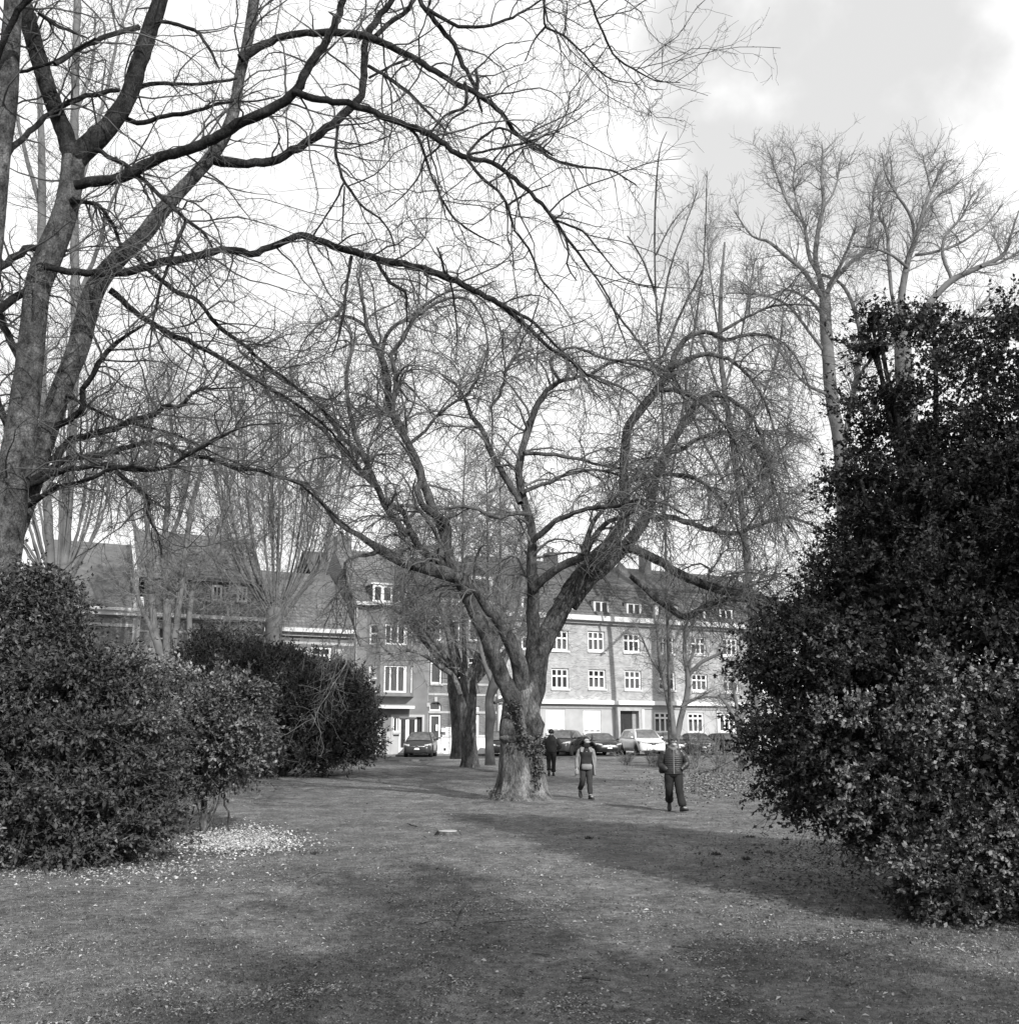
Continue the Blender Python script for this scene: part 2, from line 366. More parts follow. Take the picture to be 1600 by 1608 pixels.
def leaves(pos, dr, size, aspect=0.5, rg=R_, flat=0.0, shade=(0.03, 0.09), bend=0.25):
    """one folded leaf (two triangles) per position, long axis along dr"""
    n = len(pos); d = norm(dr); up = rg.normal(size=(n, 3)); up[:, 2] += flat
    side = norm(np.cross(d, up)); nn = np.cross(side, d); L = np.asarray(size)[:, None]; W = L*aspect*0.5
    v = np.empty((n, 4, 3)); v[:, 0] = pos; v[:, 1] = pos+d*L*0.5+side*W-nn*L*bend*0.3; v[:, 2] = pos+d*L; v[:, 3] = pos+d*L*0.5-side*W-nn*L*bend*0.3
    i = np.arange(n)*4; f = np.concatenate([np.stack([i, i+1, i+2], 1), np.stack([i, i+2, i+3], 1)])
    sh = rg.uniform(shade[0], shade[1], n)
    return v.reshape(-1, 3), f, np.repeat(sh, 4)

# ================================================================ ground, road
def fbm2(x, y, sc, seed):
    rg = np.random.default_rng(seed); o = np.zeros_like(x)
    for k in range(5):
        for _ in range(4):
            a = rg.uniform(0, 2*np.pi); f = sc*2**k*rg.uniform(0.7, 1.4); o += np.sin(f*(x*np.cos(a)+y*np.sin(a))+rg.uniform(0, 6.28))/(1.7**k)
    return o/5.0
def worn(x, y):
    """0..1 how trodden the ground is (the earth path that runs up through the lawn)"""
    cx = 0.3+np.clip((y-6), 0, 60)*0.09 + 0.5*np.sin(y*0.21)
    wd = 1.5+0.03*y
    return np.exp(-((x-cx)/wd)**2)
ys = np.concatenate([[-60, -40, -25, -15, -8, -4, -1, 2, 3.5], np.geomspace(4.5, 62, 360), [70, 85, 110, 150, 220, 350, 600, 1200]])
xs = np.concatenate([[-1200, -500, -220, -120, -80, -60, -45], np.linspace(-36, -9, 90)[:-1], np.linspace(-9, 9, 300), np.linspace(9, 36, 90)[1:], [45, 60, 80, 120, 220, 500, 1200]])
GX, GY = np.meshgrid(xs, ys)
fade = np.clip((62-GY)/6, 0, 1)*np.clip((40-np.abs(GX))/6, 0, 1)
CT = (gx(818, 27.0), 27.0)
def ground_z(x, y):
    x = np.asarray(x, float); y = np.asarray(y, float)
    fd = np.clip((62-y)/6, 0, 1)*np.clip((40-np.abs(x))/6, 0, 1)
    nr = np.exp(-np.clip(y-5, 0, 60)/14)
    z = gz(y) + fd*(0.022*fbm2(x, y, 1.6, 3) + 0.04*fbm2(x, y, 0.35, 5) + nr*(0.013*fbm2(x, y, 5.5, 31) + 0.009*fbm2(x, y, 15, 32)))
    z += 0.13*np.exp(-(((x-CT[0])**2+(y-CT[1])**2)/1.4**2))
    z += 0.10*np.exp(-(((x+2.1)**2+(y-45)**2)/1.8**2))
    z -= 0.015*worn(x, y)*fd
    return z
GZ = ground_z(GX, GY)
GZ = np.where(GY > 61, gz(GY)-0.06, GZ)
idx = np.arange(GX.size).reshape(GX.shape)
gf = np.stack([idx[:-1, :-1], idx[:-1, 1:], idx[1:, 1:], idx[1:, :-1]], -1).reshape(-1, 4)
gme = npmesh('ground', np.stack([GX, GY, GZ], -1).reshape(-1, 3), gf, True, attr=worn(GX, GY).ravel())
gm = bpy.data.materials.new('lawn_earth'); gm.use_nodes = True
t = gm.node_tree; N = t.nodes; L = t.links; b = N['Principled BSDF']; b.inputs['Roughness'].default_value = 0.95; b.inputs['Specular IOR Level'].default_value = 0.1
tx = N.new('ShaderNodeTexCoord')
def gn(scale, detail=6, rough=0.6, st=None):
    n = N.new('ShaderNodeTexNoise'); n.inputs['Scale'].default_value = scale; n.inputs['Detail'].default_value = detail; n.inputs['Roughness'].default_value = rough
    if st:
        mp = N.new('ShaderNodeMapping'); mp.inputs['Scale'].default_value = st; L.new(tx.outputs['Object'], mp.inputs[0]); L.new(mp.outputs[0], n.inputs['Vector'])
    else: L.new(tx.outputs['Object'], n.inputs['Vector'])
    return n.outputs['Fac']
def ramp(src, p0, p1, a, c):
    r = N.new('ShaderNodeValToRGB'); r.color_ramp.elements[0].position = p0; r.color_ramp.elements[1].position = p1
    r.color_ramp.elements[0].color = (a, a, a, 1); r.color_ramp.elements[1].color = (c, c, c, 1); L.new(src, r.inputs[0]); return r.outputs[0]
def mixc(fac, a, c, mode='MIX'):
    m = N.new('ShaderNodeMix'); m.data_type = 'RGBA'; m.blend_type = mode
    if hasattr(fac, 'is_output'): L.new(fac, m.inputs[0])
    else: m.inputs[0].default_value = fac
    L.new(a, m.inputs[6]); L.new(c, m.inputs[7]); return m.outputs[2]
grass = ramp(gn(26, 8, 0.75), 0.32, 0.68, 0.08, 0.29)
earth = ramp(gn(55, 6, 0.7), 0.35, 0.7, 0.14, 0.27)
at = N.new('ShaderNodeAttribute'); at.attribute_name = 'shade'
sel = N.new('ShaderNodeMath'); sel.operation = 'ADD'; L.new(ramp(gn(0.55, 5), 0.38, 0.62, 0, 1), sel.inputs[0]); L.new(at.outputs['Fac'], sel.inputs[1])
sel2 = N.new('ShaderNodeMath'); sel2.operation = 'MULTIPLY'; sel2.inputs[1].default_value = 0.5; sel2.use_clamp = True; L.new(sel.outputs[0], sel2.inputs[0])
big = ramp(gn(0.9, 7, 0.65), 0.32, 0.68, 0.62, 1.3)
fine = ramp(gn(140, 3, 0.7), 0.35, 0.65, 0.6, 1.4)
mid = ramp(gn(9, 5, 0.7), 0.36, 0.64, 0.6, 1.3); mid2 = ramp(gn(3.2, 5, 0.65, (1, .6, 1)), 0.36, 0.64, 0.78, 1.2)
c1 = mixc(1.0, mixc(1.0, mixc(sel2.outputs[0], grass, earth), mid, 'MULTIPLY'), mid2, 'MULTIPLY'); c2 = mixc(1.0, c1, big, 'MULTIPLY'); c3 = mixc(1.0, c2, fine, 'MULTIPLY'); L.new(c3, b.inputs['Base Color'])
bp = N.new('ShaderNodeBump'); bp.inputs['Strength'].default_value = 1.0; bp.inputs['Distance'].default_value = 0.035; L.new(gn(38, 8, 0.75), bp.inputs['Height'])
bp2 = N.new('ShaderNodeBump'); bp2.inputs['Strength'].default_value = 0.8; bp2.inputs['Distance'].default_value = 0.05; L.new(gn(7, 4), bp2.inputs['Height']); L.new(bp2.outputs[0], bp.inputs['Normal'])
L.new(bp.outputs[0], b.inputs['Normal'])
link('lawn', gme, gm, kind='structure')

# facade line of the street: direction u (receding to the right), normal n towards the park
FA = math.atan2(0.438, 0.899); U = np.array((math.cos(FA), math.sin(FA), 0)); NN = np.array((math.sin(FA), -math.cos(FA), 0))
FO = P(880, 1152, 70.0); FO[2] = 0
def fp(px, py, off=0.0):
    """where the sight line meets the facade plane moved out by off: (s along the street, z)"""
    d = ray(px, py); o = np.array((0, 0, CZ)); q = FO+NN*off
    t = np.dot(q-o, NN)/np.dot(d, NN); p = o+d*t
    return float(np.dot(p-FO, U)), float(p[2])
def fs(px, off=0.0): return fp(px, 1100, off)[0]
def fz(px, py, off=0.0): return fp(px, py, off)[1]
GROUND_F = 0.50                                   # pavement level at the facades
def street(name, o0, o1, z0, z1, m, s0=-60, s1=60):
    mb = MB(); c = []
    for s, o in ((s0, o0), (s1, o0), (s1, o1), (s0, o1)): c.append(FO+U*s+NN*o)
    vs = [(*p[:2], z0) for p in c]+[(*p[:2], z1) for p in c]
    mb.add(vs, [(4, 5, 6, 7), (0, 1, 5, 4), (1, 2, 6, 5), (2, 3, 7, 6), (3, 0, 4, 7)])
    return mb.build(name, m, kind='structure')
street('road', 1.6, 9.5, 0.2, 0.405, M['asphalt'])
street('pavement', -0.5, 1.6, 0.2, GROUND_F, M['pavement'])
street('kerb', 1.6, 1.75, 0.2, GROUND_F-0.004, M['kerb'])
street('kerb', 9.5, 9.66, 0.2, 0.43, M['kerb'])

# ---- litter, grass and chips on the lawn (all real pieces)
def scatter_view(n, py0, py1, px0=-60, px1=1660, p=1.0):
    px = R_.uniform(px0, px1, n); u = R_.random(n)**p; py = py0+(py1-py0)*u
    y0 = (804-py)/1600+SHIFT; dz = sp+y0*cp; dy = cp-y0*sp; dx = (px-800)/1600
    Y = np.full(n, 15.0)
    for _ in range(12): Y = (gz(Y)-CZ)/dz*dy
    return dx/dy*Y, Y, px, py
def flakes(name, x, y, L, asp, shade, tilt=0.35, lift=0.006, curl=0.25):
    n = len(x); z = ground_z(x, y)+lift; a = R_.uniform(0, 2*np.pi, n)
    d = np.stack([np.cos(a), np.sin(a), R_.normal(0, tilt, n)], 1); d = norm(d)
    s = norm(np.stack([-np.sin(a), np.cos(a), R_.normal(0, tilt, n)], 1)); nn = np.cross(d, s)
    c = np.stack([x, y, z], 1); L = L[:, None]; W = L*asp[:, None]
    v = np.stack([c-d*L/2, c-s*W/2+nn*L*curl, c+d*L/2, c+s*W/2+nn*L*curl*0.4], 1).reshape(-1, 3)
    i = np.arange(n)*4; f = np.concatenate([np.stack([i, i+1, i+2], 1), np.stack([i, i+2, i+3], 1)])
    return v, f, np.repeat(shade, 4)
def mkflakes(name, args, kind='stuff', m='leaf_dry'):
    v, f, s = args; return link(name, npmesh(name, v, f, False, attr=s), M[m], kind=kind)
x, y, px, py = scatter_view(190000, 1215, 1625, p=0.72)
dens = 0.30+0.45*np.clip(fbm2(x, y, 1.1, 11)+0.35, 0, 1)+0.7*np.exp(-(((px-760)/190)**2+((py-1455)/75)**2))+0.5*np.exp(-(((px-900)/330)**2+((py-1370)/45)**2))+0.45*np.exp(-(((px-1330)/260)**2+((py-1480)/40)**2))
dens *= 0.45+1.5*np.clip(fbm2(x, y, 5.5, 41)+fbm2(x, y, 2.1, 42)*.8, 0, 1)
dens *= 1-0.55*np.exp(-(((px-700)/330)**2+((py-1245)/22)**2))
k = R_.random(len(x)) < dens*0.8; x, y = x[k], y[k]; hot = np.clip(dens[k]-.55, 0, 1); n = len(x)
Lf = R_.gamma(2.0, 0.006, n)+0.006; Lf *= 0.7+0.035*y
mkflakes('leaf_litter', flakes('l', x, y, Lf, R_.uniform(0.12, 0.6, n), np.clip(R_.gamma(2.0, 0.09, n)*(1+.8*hot)+0.04, 0.02, 0.46)))
# woodchips under the young tree
n = 10000; a = R_.normal(size=(n, 2)); px = 375+a[:, 0]*42; py = 1320+a[:, 1]*9.5+(np.abs(a[:, 0])>1.6)*4
q = np.array([gpix(p_, q_)[:2] for p_, q_ in zip(px, py)]); 
mkflakes('woodchips', flakes('w', q[:, 0], q[:, 1], R_.uniform(0.02, 0.07, n), R_.uniform(0.3, 0.8, n), R_.uniform(0.18, 0.66, n), tilt=0.5, lift=0.012))
n = 2200; px = R_.normal(170, 120, n); py = R_.normal(1362, 14, n)
q = np.array([gpix(p_, q_)[:2] for p_, q_ in zip(px, py)])
mkflakes('pale_chips', flakes('w', q[:, 0], q[:, 1], R_.uniform(0.015, 0.06, n), R_.uniform(0.3, 0.8, n), R_.uniform(0.2, 0.5, n), tilt=0.5))
# leaf litter round the bare shrubs on the right
n = 5000; px = R_.normal(1150, 60, n); py = 1215+R_.normal(12, 12, n); q = np.array([gpix(p_, max(q_, 1192))[:2] for p_, q_ in zip(px, py)])
mkflakes('dry_leaves', flakes('w', q[:, 0], q[:, 1], R_.uniform(0.05, 0.12, n), R_.uniform(0.4, 0.9, n), R_.uniform(0.05, 0.3, n), tilt=0.5))
n = 5000; px = R_.normal(1390, 120, n); py = R_.normal(1345, 40, n); q = np.array([gpix(p_, min(max(q_, 1250), 1440))[:2] for p_, q_ in zip(px, py)])
mkflakes('dark_leaves', flakes('w', q[:, 0], q[:, 1], R_.uniform(0.02, 0.07, n), R_.uniform(0.4, 0.9, n), R_.uniform(0.03, 0.25, n), tilt=0.5))
# short grass
x, y, px, py = scatter_view(110000, 1222, 1640, p=0.85)
k = R_.random(len(x)) < np.clip(0.85-0.75*worn(x, y)+0.5*fbm2(x, y, 0.9, 21), 0.08, 1); x, y = x[k], y[k]; n = len(x)
z = ground_z(x, y)-0.003; h = R_.uniform(0.006, 0.026, n)*(0.8+0.03*y); a = R_.uniform(0, 6.28, n); wv = 0.0012+0.0007*y**0.8
c = np.stack([x, y, z], 1); s = np.stack([np.cos(a), np.sin(a), np.zeros(n)], 1)*(wv)[:, None]
tip = c+np.stack([R_.normal(0, .6, n)*h, R_.normal(0, .6, n)*h, h], 1)
v = np.stack([c-s, c+s, tip], 1).reshape(-1, 3); i = np.arange(n)*3
mg = npmesh('grass', v, np.stack([i, i+1, i+2], 1), False, attr=np.repeat(R_.uniform(0.07, 0.2, n), 3))
link('grass', mg, M['leaf_dry'], kind='stuff')
# dark clods and clumps of weeds
for (cx, cy, sc_) in ((495, 1343, .10), (925, 1318, .1), (1180, 1317, .13), (1236, 1321, .1), (1125, 1344, .15), (1172, 1352, .12), (1210, 1343, .1)):
    X, Y, Z = gpix(cx, cy); nb = 70
    ps = np.stack([X+R_.normal(0, sc_*.28, nb), Y+R_.normal(0, sc_*.28, nb), np.full(nb, Z)], 1)
    v, f, s = leaves(ps, np.stack([R_.normal(0, .5, nb), R_.normal(0, .5, nb), np.ones(nb)], 1), R_.uniform(.03, .09, nb), 0.3, shade=(.03, .09))
    o = link('weed_tuft', npmesh('weed_tuft', v, f, False, attr=s), M['leaf'])
    WL = {495: 'dark weed tuft beside the pale woodchips', 925: 'dark weed tuft at the left end of the shaded path', 1180: 'small dark weed tuft right of the walking man, nearest to his shoes',
          1236: 'small dark weed tuft nearest the low edge of the big evergreen', 1125: 'dark weed tuft in the shade, larger left one of the front row', 1172: 'dark weed tuft in the shade, frontmost of the group', 1210: 'dark weed tuft in the shade, right one of the front row'}
    tag(o, WL[cx], 'weed', 'weed tufts on the bare ground'); o.location.z -= .012
# fallen sticks
STK = [((655, 1449), (690, 1444), (720, 1447), .007, 'long thin fallen stick left of the centre of the lawn'), ((755, 1450), (800, 1447), (860, 1441), .007, 'straight fallen stick pointing right of the long thin one'),
       ((770, 1437), (782, 1434), (798, 1437), .02, 'short pale curled bark piece on the grass'), ((705, 1534), (740, 1532), (780, 1531), .010, 'pale straight stick at the edge of the foreground shade'),
       ((713, 1455), (720, 1440), (726, 1427), .012, 'upright leaning twig in the dark patch of lawn'), ((914, 1534), (935, 1536), (958, 1540), .014, 'dark stick lying in the bottom shade'),
       ((1055, 1486), (1070, 1487), (1090, 1490), .014, 'curved twig on the sunny path'), ((1144, 1475), (1156, 1473), (1170, 1475), .016, 'pale chip-like stick near the middle of the sunny path'),
       ((1335, 1461), (1380, 1464), (1412, 1457), .018, 'crooked stick below the big evergreen'), ((1430, 1485), (1445, 1484), (1462, 1483), .03, 'short thick pale stick on the right lawn'),
       ((835, 1496), (850, 1497), (862, 1499), .018, 'small pale stick on the left edge of the path'), ((1335, 1552), (1345, 1550), (1355, 1551), .016, 'tiny pale stick low on the right'),
       ((1205, 1452), (1240, 1455), (1275, 1452), .014, 'dark stick along the edge of the evergreen shade'), ((480, 1383), (500, 1374), (524, 1371), .016, 'bent pale twig behind the woodchips'),
       ((1310, 1410), (1316, 1404), (1330, 1396), .012, 'pale twig lying under the evergreen'), ((640, 1295), (655, 1300), (672, 1299), .02, 'broken twig left of the low stump')]
for a, b_, c_, r, lab in STK:
    r *= .55
    pts = [np.array(gpix(*q)) for q in (a, b_, c_)]
    pts = [np.array((p[0], p[1], float(ground_z(p[0], p[1]))+r*.8)) for p in pts]
    c = catmull(np.array([(*pts[0], r), (*pts[1], r*.9), (*pts[2], r*.5)]), 9); c[:, :3] += R_.normal(0, r*.5, (9, 3))
    v, f = tubes(c[None, :, :3], c[None, :, 3], 6, 0.2); o = link('stick', npmesh('stick', v, f), M['bark_pale'] if 'pale' in lab else M['bark_mid']); tag(o, lab, 'stick', 'fallen sticks on the lawn')
# stump
bx, by, bz = gpix(703, 1312)
st = thing('tree_stump', 'low sawn tree stump with a pale cut face in the lawn', 'stump', (bx, by, bz))
K = 5; hts = [-.05, .0, .03, .055, .075]; rr = [.30, .26, .23, .215, .185]; S = 20; rings = []
jag = R_.uniform(.82, 1.16, S)
for k in range(K): rings.append([(rr[k]*jag[i]*math.cos(i*2*math.pi/S), rr[k]*jag[i]*math.sin(i*2*math.pi/S), hts[k]) for i in range(S)])
MB().loft(rings).build('stump_body', M['bark_mid'], st, True)
top = [[(r*jag[i]*math.cos(i*2*math.pi/S), r*jag[i]*math.sin(i*2*math.pi/S), z) for i in range(S)] for r, z in ((.17, .072), (.16, .082))]
MB().loft(top).build('cut_face', M['stone'], st)

# ================================================================ buildings (local x along the street, y into the house, z up)
def house(name, label, s0, grp=None):
    p = FO+U*s0; r = thing(name, label, 'house', (p[0], p[1], 0), FA, grp); r['_s'] = s0; return r
class H:
    def __init__(s, root, s0): s.r = root; s.s0 = s0
    def x(s, px, off=0.0): return fs(px, off)-s.s0
def wall(h, x0, x1, z0, z1, holes, m, y=0.0, name='wall', depth=0.22, thick=0.3):
    """front wall with real openings and reveals; holes (xa,xb,za,zb)"""
    xs_ = sorted({x0, x1, *[a for q in holes for a in q[:2]]}); zs = sorted({z0, z1, *[a for q in holes for a in q[2:]]}); mb = MB()
    for i in range(len(xs_)-1):
        for j in range(len(zs)-1):
            cx, cz = (xs_[i]+xs_[i+1])/2, (zs[j]+zs[j+1])/2
            if any(q[0] < cx < q[1] and q[2] < cz < q[3] for q in holes): continue
            mb.quad((xs_[i], y, zs[j]), (xs_[i+1], y, zs[j]), (xs_[i+1], y, zs[j+1]), (xs_[i], y, zs[j+1]))
    for a, b_, c, d in holes:
        for p, q in (((a, c), (b_, c)), ((b_, c), (b_, d)), ((b_, d), (a, d)), ((a, d), (a, c))):
            mb.quad((p[0], y, p[1]), (q[0], y, q[1]), (q[0], y+depth, q[1]), (p[0], y+depth, p[1]))
    return mb.build(name, m, h.r)
WCACHE = {}
def window(h, x0, x1, z0, z1, vb=(1/3., 2/3.), hb=(0.66,), y=0.12, fw=0.09, bar=0.08, sill=True, frame='white', curtain=False, glass='glass', sillm='stone_pale', name='window'):
    w_, h_ = x1-x0, z1-z0
    mb = MB(); d = 0.07
    mb.box(0, fw, 0, d, 0, h_); mb.box(w_-fw, w_, 0, d, 0, h_); mb.box(fw, w_-fw, 0, d, 0, fw); mb.box(fw, w_-fw, 0, d, h_-fw, h_)
    xe = [fw]+[v*w_ for v in vb]+[w_-fw]
    for v in vb: mb.box(v*w_-bar/2, v*w_+bar/2, .008, d-.004, fw, h_-fw)
    for z in hb:
        for i in range(len(xe)-1):
            a = xe[i]+(bar/2 if i else 0); c = xe[i+1]-(bar/2 if i < len(xe)-2 else 0)
            mb.box(a, c, .014, d-.008, z*h_-bar/2, z*h_+bar/2)
    fr = mb.build(name, M[frame], h.r); fr.location = (x0, y, z0)
    hs = [fw]+[z*h_ for z in hb]+[h_-fw]
    for i in range(len(xe)-1):
        for j in range(len(hs)-1):
            g = MB().box(xe[i]+.002, xe[i+1]-.002, d-.035, d-.02, hs[j]+.002, hs[j+1]-.002).build('pane', M['glass_clear' if curtain and glass == 'glass' else glass], fr)
    if curtain:
        n = 24; c = MB(); zt = h_-fw if curtain is True else h_*curtain
        for i in range(n):
            xa = fw+(w_-2*fw)*i/n; xb = fw+(w_-2*fw)*(i+1)/n; ya = .10+.015*(i % 2); yb = .10+.015*((i+1) % 2)
            c.quad((xa, ya-.012+.0, fw), (xb, yb-.012, fw), (xb, yb-.012, zt), (xa, ya-.012, zt))
        c.build('curtain', M['curtain'], fr); MB().box(0, w_, .16, .17, 0, h_).build('dark_backing', M['interior'], fr)  # black sheet behind the curtain stands in for the unlit room
    if sill: MB().box(-.06, w_+.06, -y-.09, .0, -.13, -.005).build('window_sill', M[sillm], fr)
    return fr
def hole(h, p): (xa, ya, xb, yb) = p; return (h.x(xa), h.x(xb), fz(xb, yb), fz(xa, ya))
def box_part(h, name, x0, x1, y0, y1, z0, z1, m, bevel=0, parent=None): return MB().box(x0, x1, y0, y1, z0, z1).build(name, M[m] if isinstance(m, str) else m, parent or h.r, bevel=bevel)
def roof_slope(h, name, x0, x1, y0, z0, y1, z1, m, t=0.12, parent=None):
    mb = MB(); mb.add([(x0, y0, z0), (x1, y0, z0), (x1, y1, z1), (x0, y1, z1), (x0, y0, z0-t), (x1, y0, z0-t), (x1, y1, z1-t), (x0, y1, z1-t)],
                      [(0, 1, 2, 3), (4, 7, 6, 5), (0, 4, 5, 1), (1, 5, 6, 2), (2, 6, 7, 3), (3, 7, 4, 0)])
    return mb.build(name, m, parent or h.r)
def tiles(h, name, x0, x1, y0, z0, y1, z1, m, tw=0.24, th=0.30, parent=None, ragged=0.0):
    """rows of overlapping pan tiles as real relief"""
    L = math.hypot(y1-y0, z1-z0); rows = int(L/th); cols = int((x1-x0)/tw); dy, dz = (y1-y0)/L, (z1-z0)/L; ny, nz = -dz, dy
    V = []; F = []; seg = 4
    for r in range(rows):
        for c in range(cols):
            b0 = len(V); jx = 0.01*random.uniform(-1, 1); ju = 0.02*random.uniform(-1, 1)
            for (u, lift) in ((r*th+ju, .055+.02*random.random()), ((r+1.08)*th, .012)):
                for k in range(seg+1):
                    q = k/seg; hgt = lift+.035*math.sin(q*2*math.pi); V.append((x0+(c+q)*tw+jx, y0+dy*u+ny*hgt, z0+dz*u+nz*hgt))
            for k in range(seg): F.append((b0+k, b0+k+1, b0+seg+1+k+1, b0+seg+1+k))
            V += [(V[b0+k][0], V[b0+k][1]-ny*.05, V[b0+k][2]-nz*.05) for k in range(seg+1)]
            for k in range(seg): F.append((b0+2*(seg+1)+k, b0+2*(seg+1)+k+1, b0+k+1, b0+k))
    me = npmesh(name, V, F, False); return link(name, me, m, parent or h.r, kind='stuff')
def gutter(h, x0, x1, z0, z1, m='stone_pale', out=.35):
    box_part(h, 'cornice', x0, x1, -out, 0.0, z0, z1, m, bevel=.015)
    box_part(h, 'cornice_moulding', x0+.02, x1-.02, -out*.55, 0.0, z0-(z1-z0)*.7, z0-.002, m)
def chimney(h, x0, x1, y0, y1, z0, z1, m='brick_d', pots=2, parent=None):
    c = box_part(h, 'chimney', x0, x1, y0, y1, z0, z1, m, parent=parent)
    for i in range(pots):
        xx = x0+(i+.5)*(x1-x0)/pots; MB().cyl((xx, (y0+y1)/2, z1), .11, .35, 10, r2=.09).build('chimney_pot', M['roof_tile'], c)

# ---- long light-brick apartment block on the right
s0 = fs(783)
F_ = H(house('apartment_building', 'long light brick apartment building with white cornice behind the parked cars', s0), s0)
XE = 24.0
zc = fz(900, 974); zb0 = fz(900, 1106); zb1 = fz(900, 1099.5)       # cornice foot, string course
zg = zb0-0.25
gw = [(858, 1114, 888, 1151), (916.5, 1115.5, 944, 1151.5)]
gwin = [(1027.5, 1118.5, 1054.5, 1151), (1080, 1119.5, 1105, 1151), (1129.5, 1120.5, 1154, 1150), (1176, 1121.5, 1199, 1150), (1222, 1122, 1244, 1150)]
c1 = [(812, 1048.5, 839, 1081), (866.3, 1049.5, 893.6, 1081.5), (924.5, 1051.4, 951.8, 1081.5), (981.5, 1053, 1007.6, 1083.2), (1035.5, 1055.5, 1061, 1084), (1087.5, 1058, 1112, 1085.5), (1137.5, 1060.5, 1161, 1087), (1186, 1063, 1208, 1088)]
c2 = [(812, 987.5, 839, 1020), (866.5, 990, 893.6, 1021.5), (924.5, 991.5, 951, 1022.5), (980.5, 995, 1007, 1024.5), (1036, 998, 1060.5, 1026.5), (1088, 1000.5, 1111.5, 1028), (1137.5, 1003, 1161, 1030), (1186, 1006, 1208, 1032)]
def sq(h, p):
    a, b_, c, d = p; xm = (a+c)/2; return (h.x(a), h.x(c), fz(xm, d), fz(xm, b_))
HB = [sq(F_, p) for p in c1+c2]
wall(F_, 0, XE, zb1, zc, HB, M['brick_f'])
dr = (973, 1116.5, 1002, 1172); dh = sq(F_, dr); dh = (dh[0], dh[1], GROUND_F+.15, dh[3])
gh = [sq(F_, p) for p in gw+gwin]
plz = fz(900, 1153)
wall(F_, 0, XE, plz, zb0, gh+[(dh[0], dh[1], plz, dh[3])], M['stucco_l'], y=.06, name='ground_floor_wall')
wall(F_, 0, XE, 0.1, plz, [(dh[0], dh[1], GROUND_F+.15, plz)], M['stone'], y=.03, name='plinth', depth=.25)
box_part(F_, 'string_course', -.02, XE, -.28, 0.0, zb0, zb1, 'white', bevel=.01)
box_part(F_, 'lintel_band', 0, XE, -.01, .06, zb0-.28, zb0-.003, 'greyframe')
box_part(F_, 'cornice', -.02, XE, -.5, 0.0, zc, fz(900, 966), 'stone_pale', bevel=.015)
box_part(F_, 'cornice_moulding', 0, XE-.05, -.22, 0.0, zc-.2, zc-.003, 'greyframe')
box_part(F_, 'lintel_course', 0, XE, -.012, -.001, fz(900, 1045), fz(900, 1043.5), 'stone')
for i, p in enumerate(HB):
    window(F_, *p, vb=(.35, .65), hb=(.62,), fw=.12, bar=.12, curtain=(True if i in (3, 10) else (0.5 if i in (2, 5, 9, 12) else False)))
    if i >= 8: box_part(F_, 'lintel', p[0]-.1, p[1]+.1, -.015, -.001, p[3]+.01, p[3]+.2, 'stone')
for p in gh[2:]: window(F_, *p, vb=(.36, .66), hb=(.72,), fw=.13, bar=.13, y=.14, curtain=.55)
for p in gh[:2]:
    sh = box_part(F_, 'roller_shutter', p[0], p[1], .12, .16, p[2]+.32, p[3], 'shutter')
    nsl = int((p[3]-p[2]-.32)/.11)
    for k in range(nsl): MB().box(p[0]+.01, p[1]-.01, .112, .12, p[2]+.34+k*.11, p[2]+.34+k*.11+.095).build('slat', M['shutter'], sh)
    wf = window(F_, p[0], p[1], p[2], p[2]+.32, vb=(.36, .68), hb=(), fw=.08, bar=.16, y=.125, glass='greyframe')
# door with its stone surround
D = box_part(F_, 'door', dh[0], dh[1]-.35, .32, .38, dh[2], dh[3], 'door_dark')
for k in range(3): MB().box(dh[0]+.1+k*.24, dh[0]+.13+k*.24+.12, .30, .32, dh[2]+.2, dh[3]-.5).build('door_panel', M['door_dark'], D)
box_part(F_, 'door_sidelight', dh[1]-.33, dh[1], .3, .36, dh[2], dh[3], 'greyframe')
sx0, sx1 = F_.x(965.5), F_.x(1006)
box_part(F_, 'door_surround', sx0, dh[0], -.06, .05, 0.3, dh[3]+.22, 'stone'); box_part(F_, 'door_surround', dh[1], sx1, -.06, .05, 0.3, dh[3]+.22, 'stone')
box_part(F_, 'door_lintel', dh[0]+.002, dh[1]-.002, -.058, .05, dh[3], dh[3]+.218, 'stone')
box_part(F_, 'door_step', dh[0]-.1, dh[1]+.1, -.25, .0, 0.3, dh[2], 'stone')
for px_ in (1009, 1126.5): box_part(F_, 'pilaster', F_.x(px_)-.11, F_.x(px_)+.11, -.04, .055, 0.3, zb0-.285, 'stone_pale')
box_part(F_, 'corner_strip', -.0, F_.x(794), -.05, .02, 0.3, fz(788, 1093), 'white')
for px_ in (846, 960): 
    MB().cyl((F_.x(px_), -.36, fz(px_, 1107)), .045, zc-fz(px_, 1107), 8).build('drainpipe', M['greyframe'], F_.r) if px_ == 846 and False else None
